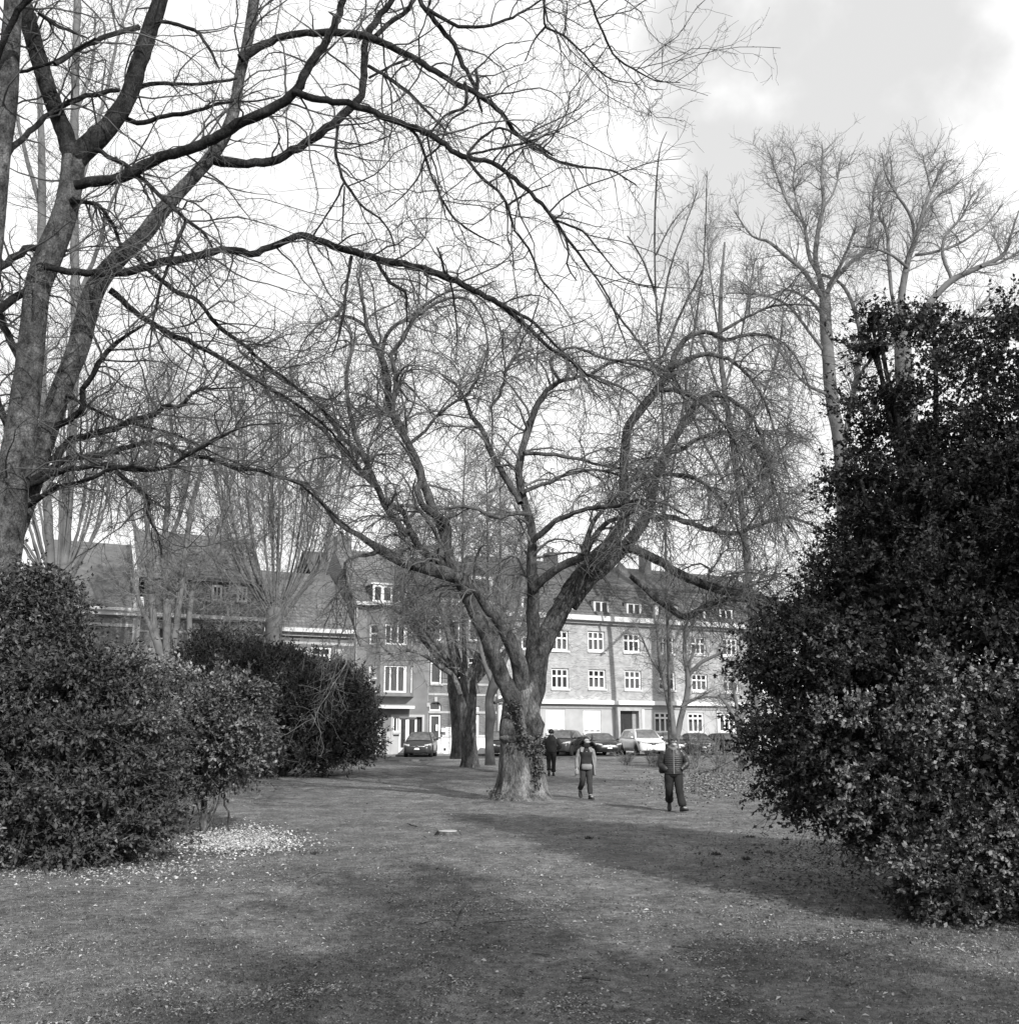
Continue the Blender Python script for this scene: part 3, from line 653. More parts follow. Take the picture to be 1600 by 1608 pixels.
# mansard roof with dormers
ze = fz(900, 966); yr = 1.6; zr1 = fz(950, 916, -1.6); yr2 = 5.5; zr2 = fz(980, 892, -5.5)
roof_slope(F_, 'roof', -.02, XE, -.05, ze-.02, yr, zr1, M['roof_mid'])
roof_slope(F_, 'roof', -.02, XE, yr, zr1, yr2, zr2, M['roof_dark'])
roof_slope(F_, 'roof', -.02, XE, yr2+4.5, zr1, yr2, zr2, M['roof_dark'])
tiles(F_, 'roof_tiles', 0, XE, -.05, ze, yr, zr1+.02, M['roof_mid'], tw=.4, th=.28)
for px_ in (828, 885, 942, 994, 1046, 1096, 1140, 1185):
    x = F_.x(px_, -.5); z0 = ze+.15; wd = .62 if px_ != 1046 else 1.0; hh = 1.0
    dm = MB().box(x-wd, x+wd, .15, 1.9, z0, z0+hh).build('dormer', M['stone_pale'], F_.r)
    MB().add([(x-wd-.12, .02, z0+hh), (x+wd+.12, .02, z0+hh), (x, .02, z0+hh+.42), (x-wd-.12, 2.4, z0+hh), (x+wd+.12, 2.4, z0+hh), (x, 2.4, z0+hh+.42)],
             [(0, 1, 2), (3, 5, 4), (0, 2, 5, 3), (1, 4, 5, 2), (0, 3, 4, 1)]).build('dormer_roof', M['roof_dark'], dm)
    for sx in (-1, 1): MB().box(x+sx*wd*.42-wd*.3, x+sx*wd*.42+wd*.3, .135, .149, z0+.2, z0+hh-.12).build('dormer_pane', M['glass'], dm)
chimney(F_, F_.x(1012, -5), F_.x(1023, -5), 4.6, 5.4, zr1, fz(1017, 872, -5))
chimney(F_, F_.x(862, -5), F_.x(876, -5), 4.8, 5.8, zr1, fz(870, 868, -5))
# small pointed roof breaking the ridge
g0, g1 = F_.x(958, -4), F_.x(1012, -4); gzt = fz(985, 880, -4); gm_ = (g0+g1)/2
MB().add([(g0, 3.2, zr1), (g1, 3.2, zr1), (g1, 6.2, zr1), (g0, 6.2, zr1), (gm_, 4.7, gzt)], [(0, 1, 4), (1, 2, 4), (2, 3, 4), (3, 0, 4), (0, 3, 2, 1)]).build('roof_turret', M['roof_dark'], F_.r)
wall(F_, 0, XE, .2, zr1, [], M['brick_f'], y=11, name='rear_wall')
MB().quad((0, 0, .2), (0, 11, .2), (0, 11, zr1-.3), (0, 0, ze-.3)).build('side_wall', M['brick_f'], F_.r)
MB().quad((XE, .003, .2), (XE, 11, .2), (XE, 11, zr1-.3), (XE, .003, ze-.3)).build('side_wall', M['brick_f'], F_.r)

# ---- brick town house with pale stone bands
s0 = fs(672.5); E_ = H(house('town_house', 'brick town house with pale stone bands and arched door light', s0), s0); XE = fs(782)-s0
ze = fz(700, 946)
hs = [sq(E_, p) for p in ((676, 1032, 693.5, 1073.5), (676, 966, 692.5, 1006), (706, 1032, 723, 1073.5), (735, 1032, 752, 1073.5), (706, 966, 722, 1006), (736, 966, 752, 1006))]
ar = sq(E_, (675, 1101.5, 693, 1116.5)); dd = sq(E_, (675.5, 1122, 693, 1179)); dd = (dd[0], dd[1], GROUND_F+.1, dd[3])
d2 = sq(E_, (743, 1109, 753, 1159)); w3 = sq(E_, (765, 1122, 778, 1156))
bz = fz(700, 1157.5)
wall(E_, 0, XE, bz, ze, hs+[ar, (dd[0], dd[1], bz, dd[3]), d2], M['brick_d'], depth=.2)
wall(E_, 0, XE, .2, bz-.002, [(dd[0], dd[1], GROUND_F+.1, bz-.002)], M['white'], name='plinth', y=-.04)
box_part(E_, 'plinth_cap', dd[1]+.05, XE, -.1, -.002, bz-.001, bz+.12, 'stone_pale')
box_part(E_, 'plinth_cap', 0, dd[0]-.02, -.1, -.002, bz-.001, bz+.12, 'stone_pale')
for (a, b_) in ((1089, 1092.5), (1117, 1120.5), (1072.5, 1076)):
    z1_, z0_ = fz(700, a), fz(700, b_)
    if a == 1072.5: box_part(E_, 'stone_band', E_.x(694), XE, -.03, -.001, z0_, z1_, 'stone')
    else: box_part(E_, 'stone_band', 0, XE, -.05, -.001, z0_, z1_, 'stone')
for p in hs: window(E_, *p, vb=(), hb=(.78,), fw=.1, bar=.1, curtain=.8, sillm='stone')
# arched light above the door: fill the corners so the opening is round headed
ax0, ax1, az0, az1 = ar; n = 10; cm = (ax0+ax1)/2; rw = (ax1-ax0)/2; rh = .38
for sgn in (-1, 1):
    pts = [(cm+sgn*rw, az1)]+[(cm+sgn*rw*math.cos(t*math.pi/2/n), az1-rh+rh*math.sin(t*math.pi/2/n)) for t in range(n+1)]
    vs = [(x, .0, z) for x, z in pts]+[(x, .17, z) for x, z in pts]; m_ = len(pts)
    MB().add(vs, [tuple(range(m_)), tuple(range(m_, 2*m_))]+[(i, i+1, m_+i+1, m_+i) for i in range(m_-1)]).build('arch_spandrel', M['brick_d'], E_.r)
window(E_, *ar, vb=(), hb=(), y=.13, fw=.09, sill=False, curtain=True)
box_part(E_, 'keystone', cm-.09, cm+.09, -.06, -.001, az1-.02, az1+.28, 'stone')
box_part(E_, 'impost', ax0-.22, ax0-.01, -.05, -.001, az0+.25, az0+.5, 'stone')
fr = window(E_, dd[0], dd[1], dd[2], dd[3], vb=(), hb=(.16,), y=.1, fw=.13, bar=.3, sill=False, curtain=True, name='door')
box_part(E_, 'door_panel', .13, dd[1]-dd[0]-.13, .0, .02, .1, .75, 'white', parent=fr)
MB().box(dd[1]-dd[0]-.34, dd[1]-dd[0]-.2, -.05, .0, 1.35, 1.75).build('letter_box', M['white'], fr)
box_part(E_, 'door_step', dd[0]-.1, dd[1]+.1, -.3, -.05, .3, GROUND_F+.1, 'stone')
lb = sq(E_, (692.5, 1143.5, 698, 1150)); box_part(E_, 'mailbox', lb[0], lb[1], -.16, -.001, lb[2], lb[3], 'white', bevel=.02)
sg = sq(E_, (700, 1142, 708.5, 1155)); sgn_ = box_part(E_, 'notice_board', sg[0], sg[1], -.04, -.001, sg[2], sg[3], 'white')
hh = sg[3]-sg[2]
for k in range(4): MB().box(sg[0]+.09, sg[1]-.09, -.046, -.0402, sg[2]+hh*(.14+.2*k), sg[2]+hh*(.2+.2*k)).build('printed_line', M['greyframe'], sgn_)
window(E_, *d2, vb=(), hb=(.5,), y=.1, fw=.16, bar=.2, sill=False, glass='curtain')
# faint painted marks on the plinth
mk = sq(E_, (696, 1163, 705, 1168)); gl = MB(); x = mk[0]
for k, (a, c) in enumerate(((0, .35), (.35, 0), (.6, .6), (.85, .95), (.95, .85))):
    ww = mk[1]-mk[0]; gl.box(mk[0]+a*ww, mk[0]+a*ww+.035, -.046, -.0402, mk[2], mk[3]-.02*k)
gl.build('wall_marks', M['stone'], E_.r)
box_part(E_, 'vent', E_.x(697), E_.x(700.5), -.06, -.04, fz(698, 1179), fz(698, 1175), 'black')
gutter(E_, 0, XE, ze, ze+.22)
roof_slope(E_, 'roof', 0, XE, -.05, ze+.2, 4.5, ze+3.6, M['roof_dark']); roof_slope(E_, 'roof', 0, XE, 9, ze+.2, 4.5, ze+3.6, M['roof_dark'])
tiles(E_, 'roof_tiles', .05, XE-.05, -.05, ze+.2, 4.5, ze+3.6, M['roof_dark'], tw=.3, th=.3)
xx = E_.x(762); dmr = MB().box(xx-.8, xx+.8, .6, 3, ze+.6, ze+2.0).build('dormer', M['stone_pale'], E_.r); MB().box(xx-.55, xx+.55, .585, .599, ze+.85, ze+1.8).build('dormer_pane', M['glass'], dmr)
chimney(E_, E_.x(722), E_.x(735), 4, 4.8, ze+2, ze+4.7)
MB().cyl((E_.x(780.5), -.1, .5), .05, ze-.5, 8).build('drainpipe', M['greyframe'], E_.r)

# ---- grey rendered house with the bay
s0 = fs(553.5); D_ = H(house('bay_house', 'grey rendered house with a projecting bay, white canopy and garage', s0), s0); XE = fs(672.3)-s0
ze = fz(600, 953); zbb = fz(610, 1091); zbt = ze-.03
gd = sq(D_, (578, 1126, 602.5, 1181)); gd = (gd[0], gd[1], GROUND_F+.02, gd[3])
ent = sq(D_, (618, 1126, 663, 1181)); ent = (ent[0], ent[1], GROUND_F+.02, ent[3])
b0x, b1x, bf0, bf1 = D_.x(576, .3), D_.x(651.5, .3), D_.x(596, .75), D_.x(643.5, .75); BO = .75
wall(D_, 0, XE, .2, ze, [gd, ent, (b0x+.1, b1x-.1, zbb+.1, zbt-.1)], M['stucco_d'], depth=.35)
# bay: three faces
cw = [(602.5, 1045, 638.5, 1087.5), (603, 980, 638.5, 1012.5)]
def hb_(p): a, b_, c, d = p; xm = (a+c)/2; return (fs(a, BO)-s0, fs(c, BO)-s0, fz(xm, d, BO), fz(xm, b_, BO))
ch = [hb_(p) for p in cw]
wall(D_, bf0, bf1, zbb, zbt, ch, M['stucco_d'], y=-BO, name='bay_front', depth=.15)
for p in ch: window(D_, *p, vb=(.28, .6, .9) if p is ch[0] else (.27, .58, .88), hb=(), y=-BO+.08, fw=.1, bar=.1, curtain=(p is ch[0]))
for (xa, xb, lab) in ((b0x, bf0, 0), (b1x, bf1, 1)):
    holder = bpy.data.objects.new('bay_side', None)
    L_ = math.hypot(xb-xa, BO); ang = math.atan2(-BO, xb-xa) if lab == 0 else math.atan2(-(-BO), xa-xb)
    # build each slanted side in its own small frame
    ox, oy = (xa, 0.0) if lab == 0 else (xb, -BO); ang = math.atan2(-BO, xb-xa) if lab == 0 else math.atan2(BO, xa-xb)
    if lab == 1: L_ = math.hypot(xa-xb, BO)
    z_ = [(ch[0][2], ch[0][3]), (ch[1][2], ch[1][3])]
    hol = [(L_*.18, L_*.82, a, b_) for a, b_ in z_]
    class Q: pass
    q = Q(); side = wall(type('h', (), {'r': D_.r})(), 0, L_, zbb, zbt, hol, M['stucco_d'], name='bay_side', depth=.15)
    side.location = (ox, oy, 0); side.rotation_euler = (0, 0, ang); q.r = side
    for a in hol:
        f_ = MB(); w_, h_ = a[1]-a[0], a[3]-a[2]; fw = .09
        f_.box(0, fw, 0, .06, 0, h_); f_.box(w_-fw, w_, 0, .06, 0, h_); f_.box(fw, w_-fw, 0, .06, 0, fw); f_.box(fw, w_-fw, 0, .06, h_-fw, h_); f_.box(fw, w_-fw, .004, .056, h_*.48, h_*.48+.1)
        o = f_.build('window', M['white'], side); o.location = (a[0], .07, a[2])
        o = MB().box(fw, w_-fw, .0, .02, fw, h_-fw).build('pane', M['glass' if a is hol[1] else 'curtain'], side); o.location = (a[0], .1, a[2])
def poly(pts, z0, z1): return MB().loft([[(x, y, z0) for x, y in pts], [(x, y, z1) for x, y in pts]])
bp_ = [(b0x, 0.02), (b1x, 0.02), (bf1, -BO), (bf0, -BO)]
poly([(b0x-.04, .001), (b1x+.04, .001), (bf1+.03, -BO-.05), (bf0-.03, -BO-.05)], zbb-.12, zbb-.001).build('bay_foot', M['stucco_d'], D_.r)
can = sq(D_, (590, 1108.5, 650, 1112.5)); cz0, cz1 = fz(615, 1112.8, .9), fz(615, 1108.3, .9); box_part(D_, 'canopy', fs(589.5, .9)-s0, fs(651.5, .9)-s0, -.9, -.001, cz0, cz1, 'white', bevel=.01)
gdo = box_part(D_, 'garage_door', gd[0], gd[1], .2, .26, gd[2], gd[3], 'white')
for k in range(7): MB().box(gd[0]+.06, gd[1]-.06, .185, .2, gd[2]+.08+k*.2, gd[2]+.24+k*.2).build('door_panel', M['white'], gdo)
for k in range(2): MB().box(gd[0]+.1+k*.62, gd[0]+.55+k*.62, .18, .199, gd[3]-.6, gd[3]-.22).build('door_window', M['glass'], gdo)
box_part(D_, 'entrance_frame', ent[0]-.16, ent[0], -.05, .1, .3, ent[3]+.14, 'stucco_l'); box_part(D_, 'entrance_frame', ent[1], ent[1]+.16, -.05, .1, .3, ent[3]+.14, 'stucco_l')
box_part(D_, 'entrance_lintel', ent[0]+.001, ent[1]-.001, -.048, .1, ent[3], ent[3]+.138, 'stucco_l')
xl = D_.x(629); xr_ = D_.x(657)
window(D_, ent[0]+.02, xl-.02, fz(620, 1150), ent[3], vb=(.6,), hb=(), y=.1, fw=.08, bar=.07, sill=True, sillm='stone')
box_part(D_, 'entrance_panel', ent[0], xl-.02, .12, .3, .3, fz(620, 1150)-.14, 'stucco_l')
window(D_, xl, xr_, GROUND_F+.05, ent[3]-.02, vb=(.47,), hb=(.1,), y=.22, fw=.13, bar=.24, sill=False, glass='door_dark', name='door')
box_part(D_, 'entrance_jamb', xr_+.01, ent[1], .2, .34, GROUND_F, ent[3], 'door_dark')
box_part(D_, 'panel_strip', D_.x(608), D_.x(614), -.03, -.001, GROUND_F, fz(611, 1149), 'stucco_l')
box_part(D_, 'cornice', -.02, XE-.1, -.45, 0.0, ze, ze+.22, 'stone_pale', bevel=.02)
poly([(b0x-.1, -.46), (b1x+.1, -.46), (bf1+.05, -BO-.3), (bf0-.05, -BO-.3)], ze+.001, ze+.219).build('bay_cornice', M['stone_pale'], D_.r)
zr = fz(600, 868, -5)
roof_slope(D_, 'roof', 0, XE, -.1, ze+.2, 5, zr, M['roof_tile']); roof_slope(D_, 'roof', 0, XE, 10, ze+.2, 5, zr, M['roof_tile'])
tiles(D_, 'roof_tiles', .05, XE-.05, -.1, ze+.2, 5, zr, M['roof_tile'], tw=.28, th=.3)
for (a, c, t_, b_) in ((580.5, 613, 918.5, 946), (621, 646, 920, 948)):
    x0, x1 = fs(a, .05)-s0, fs(c, .05)-s0; z0, z1 = ze+.23, fz(600, t_, 0)
    dm = MB().box(x0, x1, -.05, 2.6, z0, z1).build('dormer', M['roof_dark'], D_.r)
    class Q2: pass
    q = Q2(); q.r = D_.r; window(q, x0+.03, x1-.03, z0+.05, z1-.05, vb=(.5,), hb=(), y=-.13, fw=.12, bar=.2, sill=False)
    MB().box(x0-.12, x1+.12, -.2, 2.7, z1, z1+.1).build('dormer_roof', M['stone_pale'], dm)
MB().cyl((.12, -.12, GROUND_F), .055, ze-GROUND_F, 8).build('drainpipe', M['greyframe'], D_.r)
MB().quad((0, .003, .2), (0, 10, .2), (0, 10, ze), (0, .003, ze)).build('side_wall', M['brick_d'], D_.r)
chimney(D_, .1, 1.1, 4.6, 5.4, ze+2.2, zr+.9)
gb = MB().add([(0, -.1, ze+.1), (0, 10, ze+.1), (0, 5, zr)], [(0, 1, 2)]).build('gable', M['brick_d'], D_.r)

# ---- low brick house between bay house and tall mansard house
s0 = fs(411.5); C_ = H(house('low_house', 'low brick house with white gutter between the mansard house and the bay house', s0), s0); XE = fs(553)-s0
ze = fz(480, 994)
wn = [sq(C_, p) for p in ((486, 1015, 519, 1052), (437, 1016, 448, 1042), (425, 1060, 452, 1100), (486, 1085, 519, 1130))]
wall(C_, 0, XE, .2, ze, wn, M['brick_d'])
for i, p in enumerate(wn): window(C_, *p, vb=(.5,) if i != 1 else (), hb=(.62,), fw=.15, bar=.12, curtain=.7)
box_part(C_, 'stone_band', 0, XE, -.03, -.001, fz(480, 1012), fz(480, 1008), 'stone')
for (a, c) in ((456, 470), (474, 482), (524, 538)): box_part(C_, 'stone_block', C_.x(a), C_.x(c), -.03, -.001, fz(480, 1030), fz(480, 1018), 'stone')
box_part(C_, 'cornice', 0, XE, -.5, 0.0, ze, fz(480, 987.5), 'stone_pale', bevel=.02)
box_part(C_, 'cornice_moulding', 0, XE, -.2, 0.0, ze-.22, ze-.002, 'greyframe')
zt = fz(480, 948, -1.5)
roof_slope(C_, 'roof', 0, XE, -.1, ze+.2, 1.5, zt, M['roof_tile']); tiles(C_, 'roof_tiles', .05, XE-.05, -.1, ze+.2, 1.5, zt, M['roof_tile'], tw=.28, th=.28)
zt2 = fz(500, 902, -5.5)
roof_slope(C_, 'roof', 0, XE, 1.5, zt, 5.5, zt2, M['roof_mid']); roof_slope(C_, 'roof', 0, XE, 9.5, zt, 5.5, zt2, M['roof_mid'])
MB().quad((0, .003, .2), (0, 9.5, .2), (0, 9.5, ze), (0, .003, ze)).build('side_wall', M['brick_d'], C_.r)
# rear block rising behind it
s0 = fs(488, -9); RB = H(house('rear_block', 'dark roofed rear block with chimney rising behind the low brick house', s0), s0)
x1 = fs(600, -9)-s0; zz = fz(520, 905, -9); zt3 = fz(530, 868, -12)
MB().box(0, x1, 9.6, 15, .2, zz).build('wall', M['brick_d'], RB.r); roof_slope(RB, 'roof', -.1, x1, 9.4, zz, 12.3, zt3, M['roof_dark']); roof_slope(RB, 'roof', -.1, x1, 15.2, zz, 12.3, zt3, M['roof_dark'])
chimney(RB, fs(508, -11)-s0, fs(522, -11)-s0, 11, 12, zz, fz(515, 848, -11))
box_part(RB, 'corner_board', -.12, -.001, 9.5, 9.7, zz-2.2, zz, 'stone_pale')

# ---- mansard house with the big tiled roof
s0 = fs(212); B_ = H(house('mansard_house', 'tall brick house with big pan tiled mansard roof seen through the bare trees', s0), s0); XE = fs(411)-s0
ze = fz(300, 972)
wn = [sq(B_, p) for p in ((243, 986, 262, 1027), (340, 990, 360, 1030), (290, 990, 308, 1030), (243, 1045, 262, 1090), (340, 1050, 362, 1095))]
wall(B_, 0, XE, .2, ze, wn, M['brick_d'])
for i, p in enumerate(wn): window(B_, *p, vb=(), hb=(.6,), fw=.06, bar=.08, frame='greyframe' if i == 0 else 'white')
box_part(B_, 'apron_panel', wn[0][0], wn[0][1], -.03, -.001, fz(250, 1040), fz(250, 1029), 'stone_pale')
box_part(B_, 'stone_band', 0, wn[0][0]-.1, -.03, -.001, fz(230, 992.5), fz(230, 989.5), 'stone'); box_part(B_, 'stone_band', wn[0][1]+.1, XE, -.03, -.001, fz(270, 993), fz(270, 990), 'stone')
box_part(B_, 'cornice', 0, XE, -.45, 0.0, ze, fz(300, 966), 'stone', bevel=.02)
# pediment over the right window
px0, px1 = B_.x(372), B_.x(406); pz0, pz1 = fz(390, 988), fz(390, 976); pm = (px0+px1)/2
for a, b_ in (((px0, pz0), (pm, pz1)), ((px1, pz0), (pm, pz1))):
    MB().add([(a[0], -.1, a[1]), (b_[0], -.1, b_[1]), (b_[0], -.1, b_[1]+.18), (a[0], -.1, a[1]+.18), (a[0], 0, a[1]), (b_[0], 0, b_[1]), (b_[0], 0, b_[1]+.18), (a[0], 0, a[1]+.18)],
             [(0, 1, 2, 3), (4, 7, 6, 5), (0, 4, 5, 1), (3, 2, 6, 7), (0, 3, 7, 4), (1, 5, 6, 2)]).build('pediment', M['stone'], B_.r)
y1_ = .9; zm = fz(290, 902, -.9); yrg = 5.2; zrg = fz(285, 838, -5.2)
roof_slope(B_, 'mansard', .2, XE, .05, ze+.3, y1_, zm-.1, M['roof_dark'])
x0m = fs(205)-s0
roof_slope(B_, 'roof', x0m, XE, y1_-.35, zm-.25, yrg, zrg, M['roof_tile']); roof_slope(B_, 'roof', x0m, XE, yrg+4.5, zm-.25, yrg, zrg, M['roof_tile'])
tiles(B_, 'roof_tiles', x0m, XE, y1_-.35, zm-.25, yrg, zrg, M['roof_tile'], tw=.36, th=.42)
MB().add([(x0m-.16, y1_-.4, zm-.3), (x0m-.16, yrg, zrg), (x0m+.02, yrg, zrg+.14), (x0m+.02, y1_-.4, zm-.1), (x0m-.16, yrg, zrg+.14), (x0m-.16, y1_-.4, zm-.1)],
         [(0, 1, 4, 5), (5, 4, 2, 3)]).build('verge_board', M['stone_pale'], B_.r)
MB().box(x0m-.16, x0m+.05, -.1, y1_, ze, zm).build('verge_post', M['stone'], B_.r)
MB().add([(x0m, y1_, ze), (x0m, yrg+4.5, ze), (x0m, yrg+4.5, zm-.3), (x0m, yrg, zrg), (x0m, y1_-.3, zm-.3)], [(0, 1, 2, 3, 4)]).build('gable', M['brick_d'], B_.r)
MB().add([(XE, y1_, ze), (XE, yrg+4.5, ze), (XE, yrg+4.5, zm-.3), (XE, yrg, zrg), (XE, y1_-.3, zm-.3)], [(0, 1, 2, 3, 4)]).build('gable', M['brick_d'], B_.r)
for (a, c) in ((325, 341), (365, 382), (268, 284)):
    q = type('q', (), {'r': B_.r})(); window(q, B_.x(a), B_.x(c), fz(330, 943), fz(330, 918), vb=(.5,), hb=(), y=.05, fw=.12, bar=.1, sill=False, frame='greyframe')
MB().quad((0, .003, .2), (0, 9, .2), (0, 9, ze+.3), (0, .003, ze+.3)).build('side_wall', M['brick_d'], B_.r)

# ---- left-most house
s0 = fs(60); A_ = H(house('corner_house', 'brick house with double white cornice at the far left behind the shrubs', s0), s0); XE = fs(213.5)-s0
ze = fz(180, 963)
wn = [sq(A_, p) for p in ((172, 1016, 194, 1050), (110, 1014, 132, 1050), (160, 1080, 194, 1130))]
wall(A_, 0, XE, .2, ze, wn, M['brick_d'])
for p in wn: window(A_, *p, vb=(.5,), hb=(.7,), fw=.1, bar=.1)
box_part(A_, 'cornice', 0, XE+.05, -.5, 0.0, ze+.12, fz(180, 955), 'stone_pale', bevel=.03); box_part(A_, 'cornice_moulding', 0, XE, -.28, 0.0, ze-.12, ze+.118, 'stone_pale')
box_part(A_, 'stone_band', 0, XE-.3, -.05, -.001, fz(180, 984), fz(180, 979), 'stone'); box_part(A_, 'pilaster', XE-.42, XE-.02, -.06, -.001, .3, ze-.13, 'stone')
zrg = fz(150, 852, -6)
roof_slope(A_, 'roof', 0, XE, -.1, ze+.35, 6, zrg, M['roof_mid']); roof_slope(A_, 'roof', 0, XE, 12, ze+.35, 6, zrg, M['roof_mid'])
MB().add([(XE, -.0, ze+.3), (XE, 12, ze+.3), (XE, 6, zrg)], [(0, 1, 2)]).build('gable', M['brick_d'], A_.r)
MB().add([(0, -.0, .3), (0, 12, .3), (0, 12, ze+.3), (0, 6, zrg), (0, 0, ze+.3)], [(0, 1, 2, 3, 4)]).build('gable', M['brick_d'], A_.r)
for o_ in list(bpy.data.objects):
    if o_.name.startswith('bay_side') and o_.type == 'EMPTY': bpy.data.objects.remove(o_)
    elif '_s' in o_.keys(): del o_['_s']

# ================================================================ trees
def ends(limbs): return [(p[None], r[None]) for p, r in limbs]
# ---------------- the old spreading tree in the middle (weeping twigs)
YC = 27.0
base = np.array((gx(818, YC), YC, float(ground_z(gx(818, YC), YC))))
ct = thing('old_tree', 'old spreading bare tree with burred ivy clad trunk and drooping twigs, centre of lawn', 'tree', base)
tr, rr = limb([(817, 1262, 104), (817, 1250, 88), (817, 1235, 76), (817, 1210, 68), (817, 1180, 63), (817, 1150, 62), (818, 1120, 60), (819, 1100, 55), (821, 1085, 50), (824, 1070, 34), (826, 1058, 14)], YC, YC, K=150, wob=0)
def trunk_mesh(p, r, S, seed, ridge=0.10, lump=0.06, flare=0.35, flh=0.6, furrow=0):
    K = len(p); rg = np.random.default_rng(seed); a = np.arange(S)*2*np.pi/S
    V = np.empty((K, S, 3)); hz = p[:, 2]-p[0, 2]
    ph = rg.uniform(0, 6.28, 12)
    for k in range(K):
        h = hz[k]; m = 1+lump*(np.sin(3*a+h*2.1+ph[0])*.5+np.sin(5*a-h*3.2+ph[1])*.4+np.sin(9*a+h*5.3+ph[2])*.25+np.sin(14*a+h*1.7+ph[3])*.18)
        m += ridge*np.abs(np.sin(2.5*a+h*.5+ph[4]))**2*np.exp(-h/1.2)
        m += flare*np.exp(-h/flh*2.2)*(0.35+0.65*np.maximum(0, np.sin(3*a+ph[5]))**2)
        m += rg.normal(0, lump*.10, S)
        if furrow:
            q = a+.25*np.sin(h*1.4+ph[6])+.1*np.sin(h*4+ph[7]); m += furrow*(np.abs(np.sin(11*q+ph[8]))**.5-.6)*(.6+.4*np.sin(h*5+3*a))+furrow*.8*(np.abs(np.sin(4*q+h*1.1+ph[9]))**.35-.8)
        V[k, :, 0] = p[k, 0]+r[k]*m*np.cos(a); V[k, :, 1] = p[k, 1]+r[k]*m*np.sin(a); V[k, :, 2] = p[k, 2]
    i = np.arange(K*S).reshape(K, S); q = np.stack([i[:-1], np.roll(i[:-1], -1, 1), np.roll(i[1:], -1, 1), i[1:]], -1).reshape(-1, 4)
    return V.reshape(-1, 3), q
v, f = trunk_mesh(tr, rr, 110, 4, ridge=.12, lump=.06, flare=.15, furrow=.05)
link('trunk', npmesh('trunk', v-base, f), M['bark_base'], ct)
def lump(px, py, w_, Y, seed, sq=(1, 1, 1), n=3):
    bm = bmesh.new(); bmesh.ops.create_icosphere(bm, subdivisions=4, radius=1); rg = np.random.default_rng(seed); ph = rg.uniform(0, 6, (8, 4))
    r = w_/2*Y/1600; c = P(px, py, Y)
    for q in bm.verts:
        o = q.co; m = 1+sum(.055/(1+i*.3)*math.sin(ph[i, 0]+(1.8+i*1.1)*(o.x*math.cos(ph[i, 1])+o.y*math.sin(ph[i, 1])+o.z*math.sin(ph[i, 2])))for i in range(8))+.018*math.sin(o.x*13+ph[0, 3]*3+4*o.z)*math.sin(o.z*15+ph[1, 3])+.02*math.sin(o.y*9+o.z*8+ph[2, 3])+.012*math.sin(o.x*27+ph[3, 3])*math.sin(o.z*24)
        q.co = Vector((o.x*m*r*sq[0], o.y*m*r*sq[1], o.z*m*r*sq[2]))+Vector(c-base)
    me = bpy.data.meshes.new('burl'); bm.to_mesh(me); bm.free()
    for p_ in me.polygons: p_.use_smooth = True
    return link('burl', me, M['bark_mid'], ct)
lump(806, 1142, 42, YC-.30, 1, (1, .8, 1.1)); lump(832, 1138, 42, YC-.26, 2, (1, .8, 1.15)); lump(808, 1159, 38, YC-.36, 3, (1.15, .65, .5)); lump(840, 1153, 22, YC-.30, 5, (1, .8, .9)); lump(794, 1152, 20, YC-.2, 6); lump(826, 1160, 30, YC-.34, 7, (1.2, .7, .5)); lump(839, 1126, 20, YC-.25, 8)
L_ = []
def LC(pl, y1, y0=0.0, **k): L_.append(limb(pl, YC+y0, YC+y1, **k)); return L_[-1]
LC([(815, 1135, 18), (810, 1112, 28), (802, 1092, 27), (784, 1052, 25), (758, 986, 22), (732, 934, 20), (719, 908, 21), (675, 894, 20), (631, 881, 17), (598, 864, 14), (566, 842, 9), (526, 816, 7), (495, 775, 4), (470, 740, 2.5)], -2.6, -.2)
LC([(818, 1130, 18), (820, 1100, 30), (818, 1060, 27), (813, 1034, 25), (789, 986, 20), (767, 956, 17), (745, 928, 16), (716, 898, 16), (690, 880, 15), (666, 868, 12), (645, 835, 10), (635, 805, 10), (609, 789, 8), (590, 765, 8), (562, 735, 8), (542, 710, 7), (500, 670, 6), (450, 630, 5), (400, 592, 3), (350, 560, 2)], -3.2)
LC([(716, 898, 14), (703, 864, 14), (694, 830, 14), (680, 800, 13), (668, 767, 13), (655, 732, 12), (640, 695, 12), (622, 662, 12), (610, 625, 12), (607, 587, 11), (592, 545, 9), (577, 515, 7), (570, 475, 5), (560, 430, 3)], 1.2, -.9)
LC([(703, 864, 12), (700, 820, 12), (668, 800, 10), (655, 770, 10), (662, 745, 10), (645, 700, 9), (630, 670, 9), (617, 640, 8), (622, 600, 8), (615, 560, 7), (628, 540, 7), (650, 500, 6), (675, 482, 5), (705, 468, 4.5), (735, 470, 4), (757, 500, 3), (766, 545, 2.5), (760, 590, 2)], .3, -.8)
LC([(640, 840, 11), (607, 800, 9), (592, 765, 10), (580, 740, 9), (566, 705, 8), (552, 660, 7), (546, 625, 6), (545, 580, 6), (553, 545, 5), (548, 515, 4), (530, 490, 3)], -.3, -1.9)
LC([(566, 712, 7), (540, 690, 6), (512, 650, 6), (490, 628, 6), (450, 598, 5), (410, 575, 3), (370, 545, 2)], -2.8, -1.6)
LC([(826, 1125, 18), (832, 1090, 24), (837, 1021, 22), (837, 947, 19), (835, 881, 16), (835, 829, 14), (822, 785, 13), (815, 750, 12), (815, 730, 12), (825, 689, 11), (834, 661, 11), (850, 624, 9), (873, 602, 7), (898, 593, 6), (925, 590, 4), (957, 600, 4), (997, 622, 3), (1030, 660, 2)], -.6, .2)
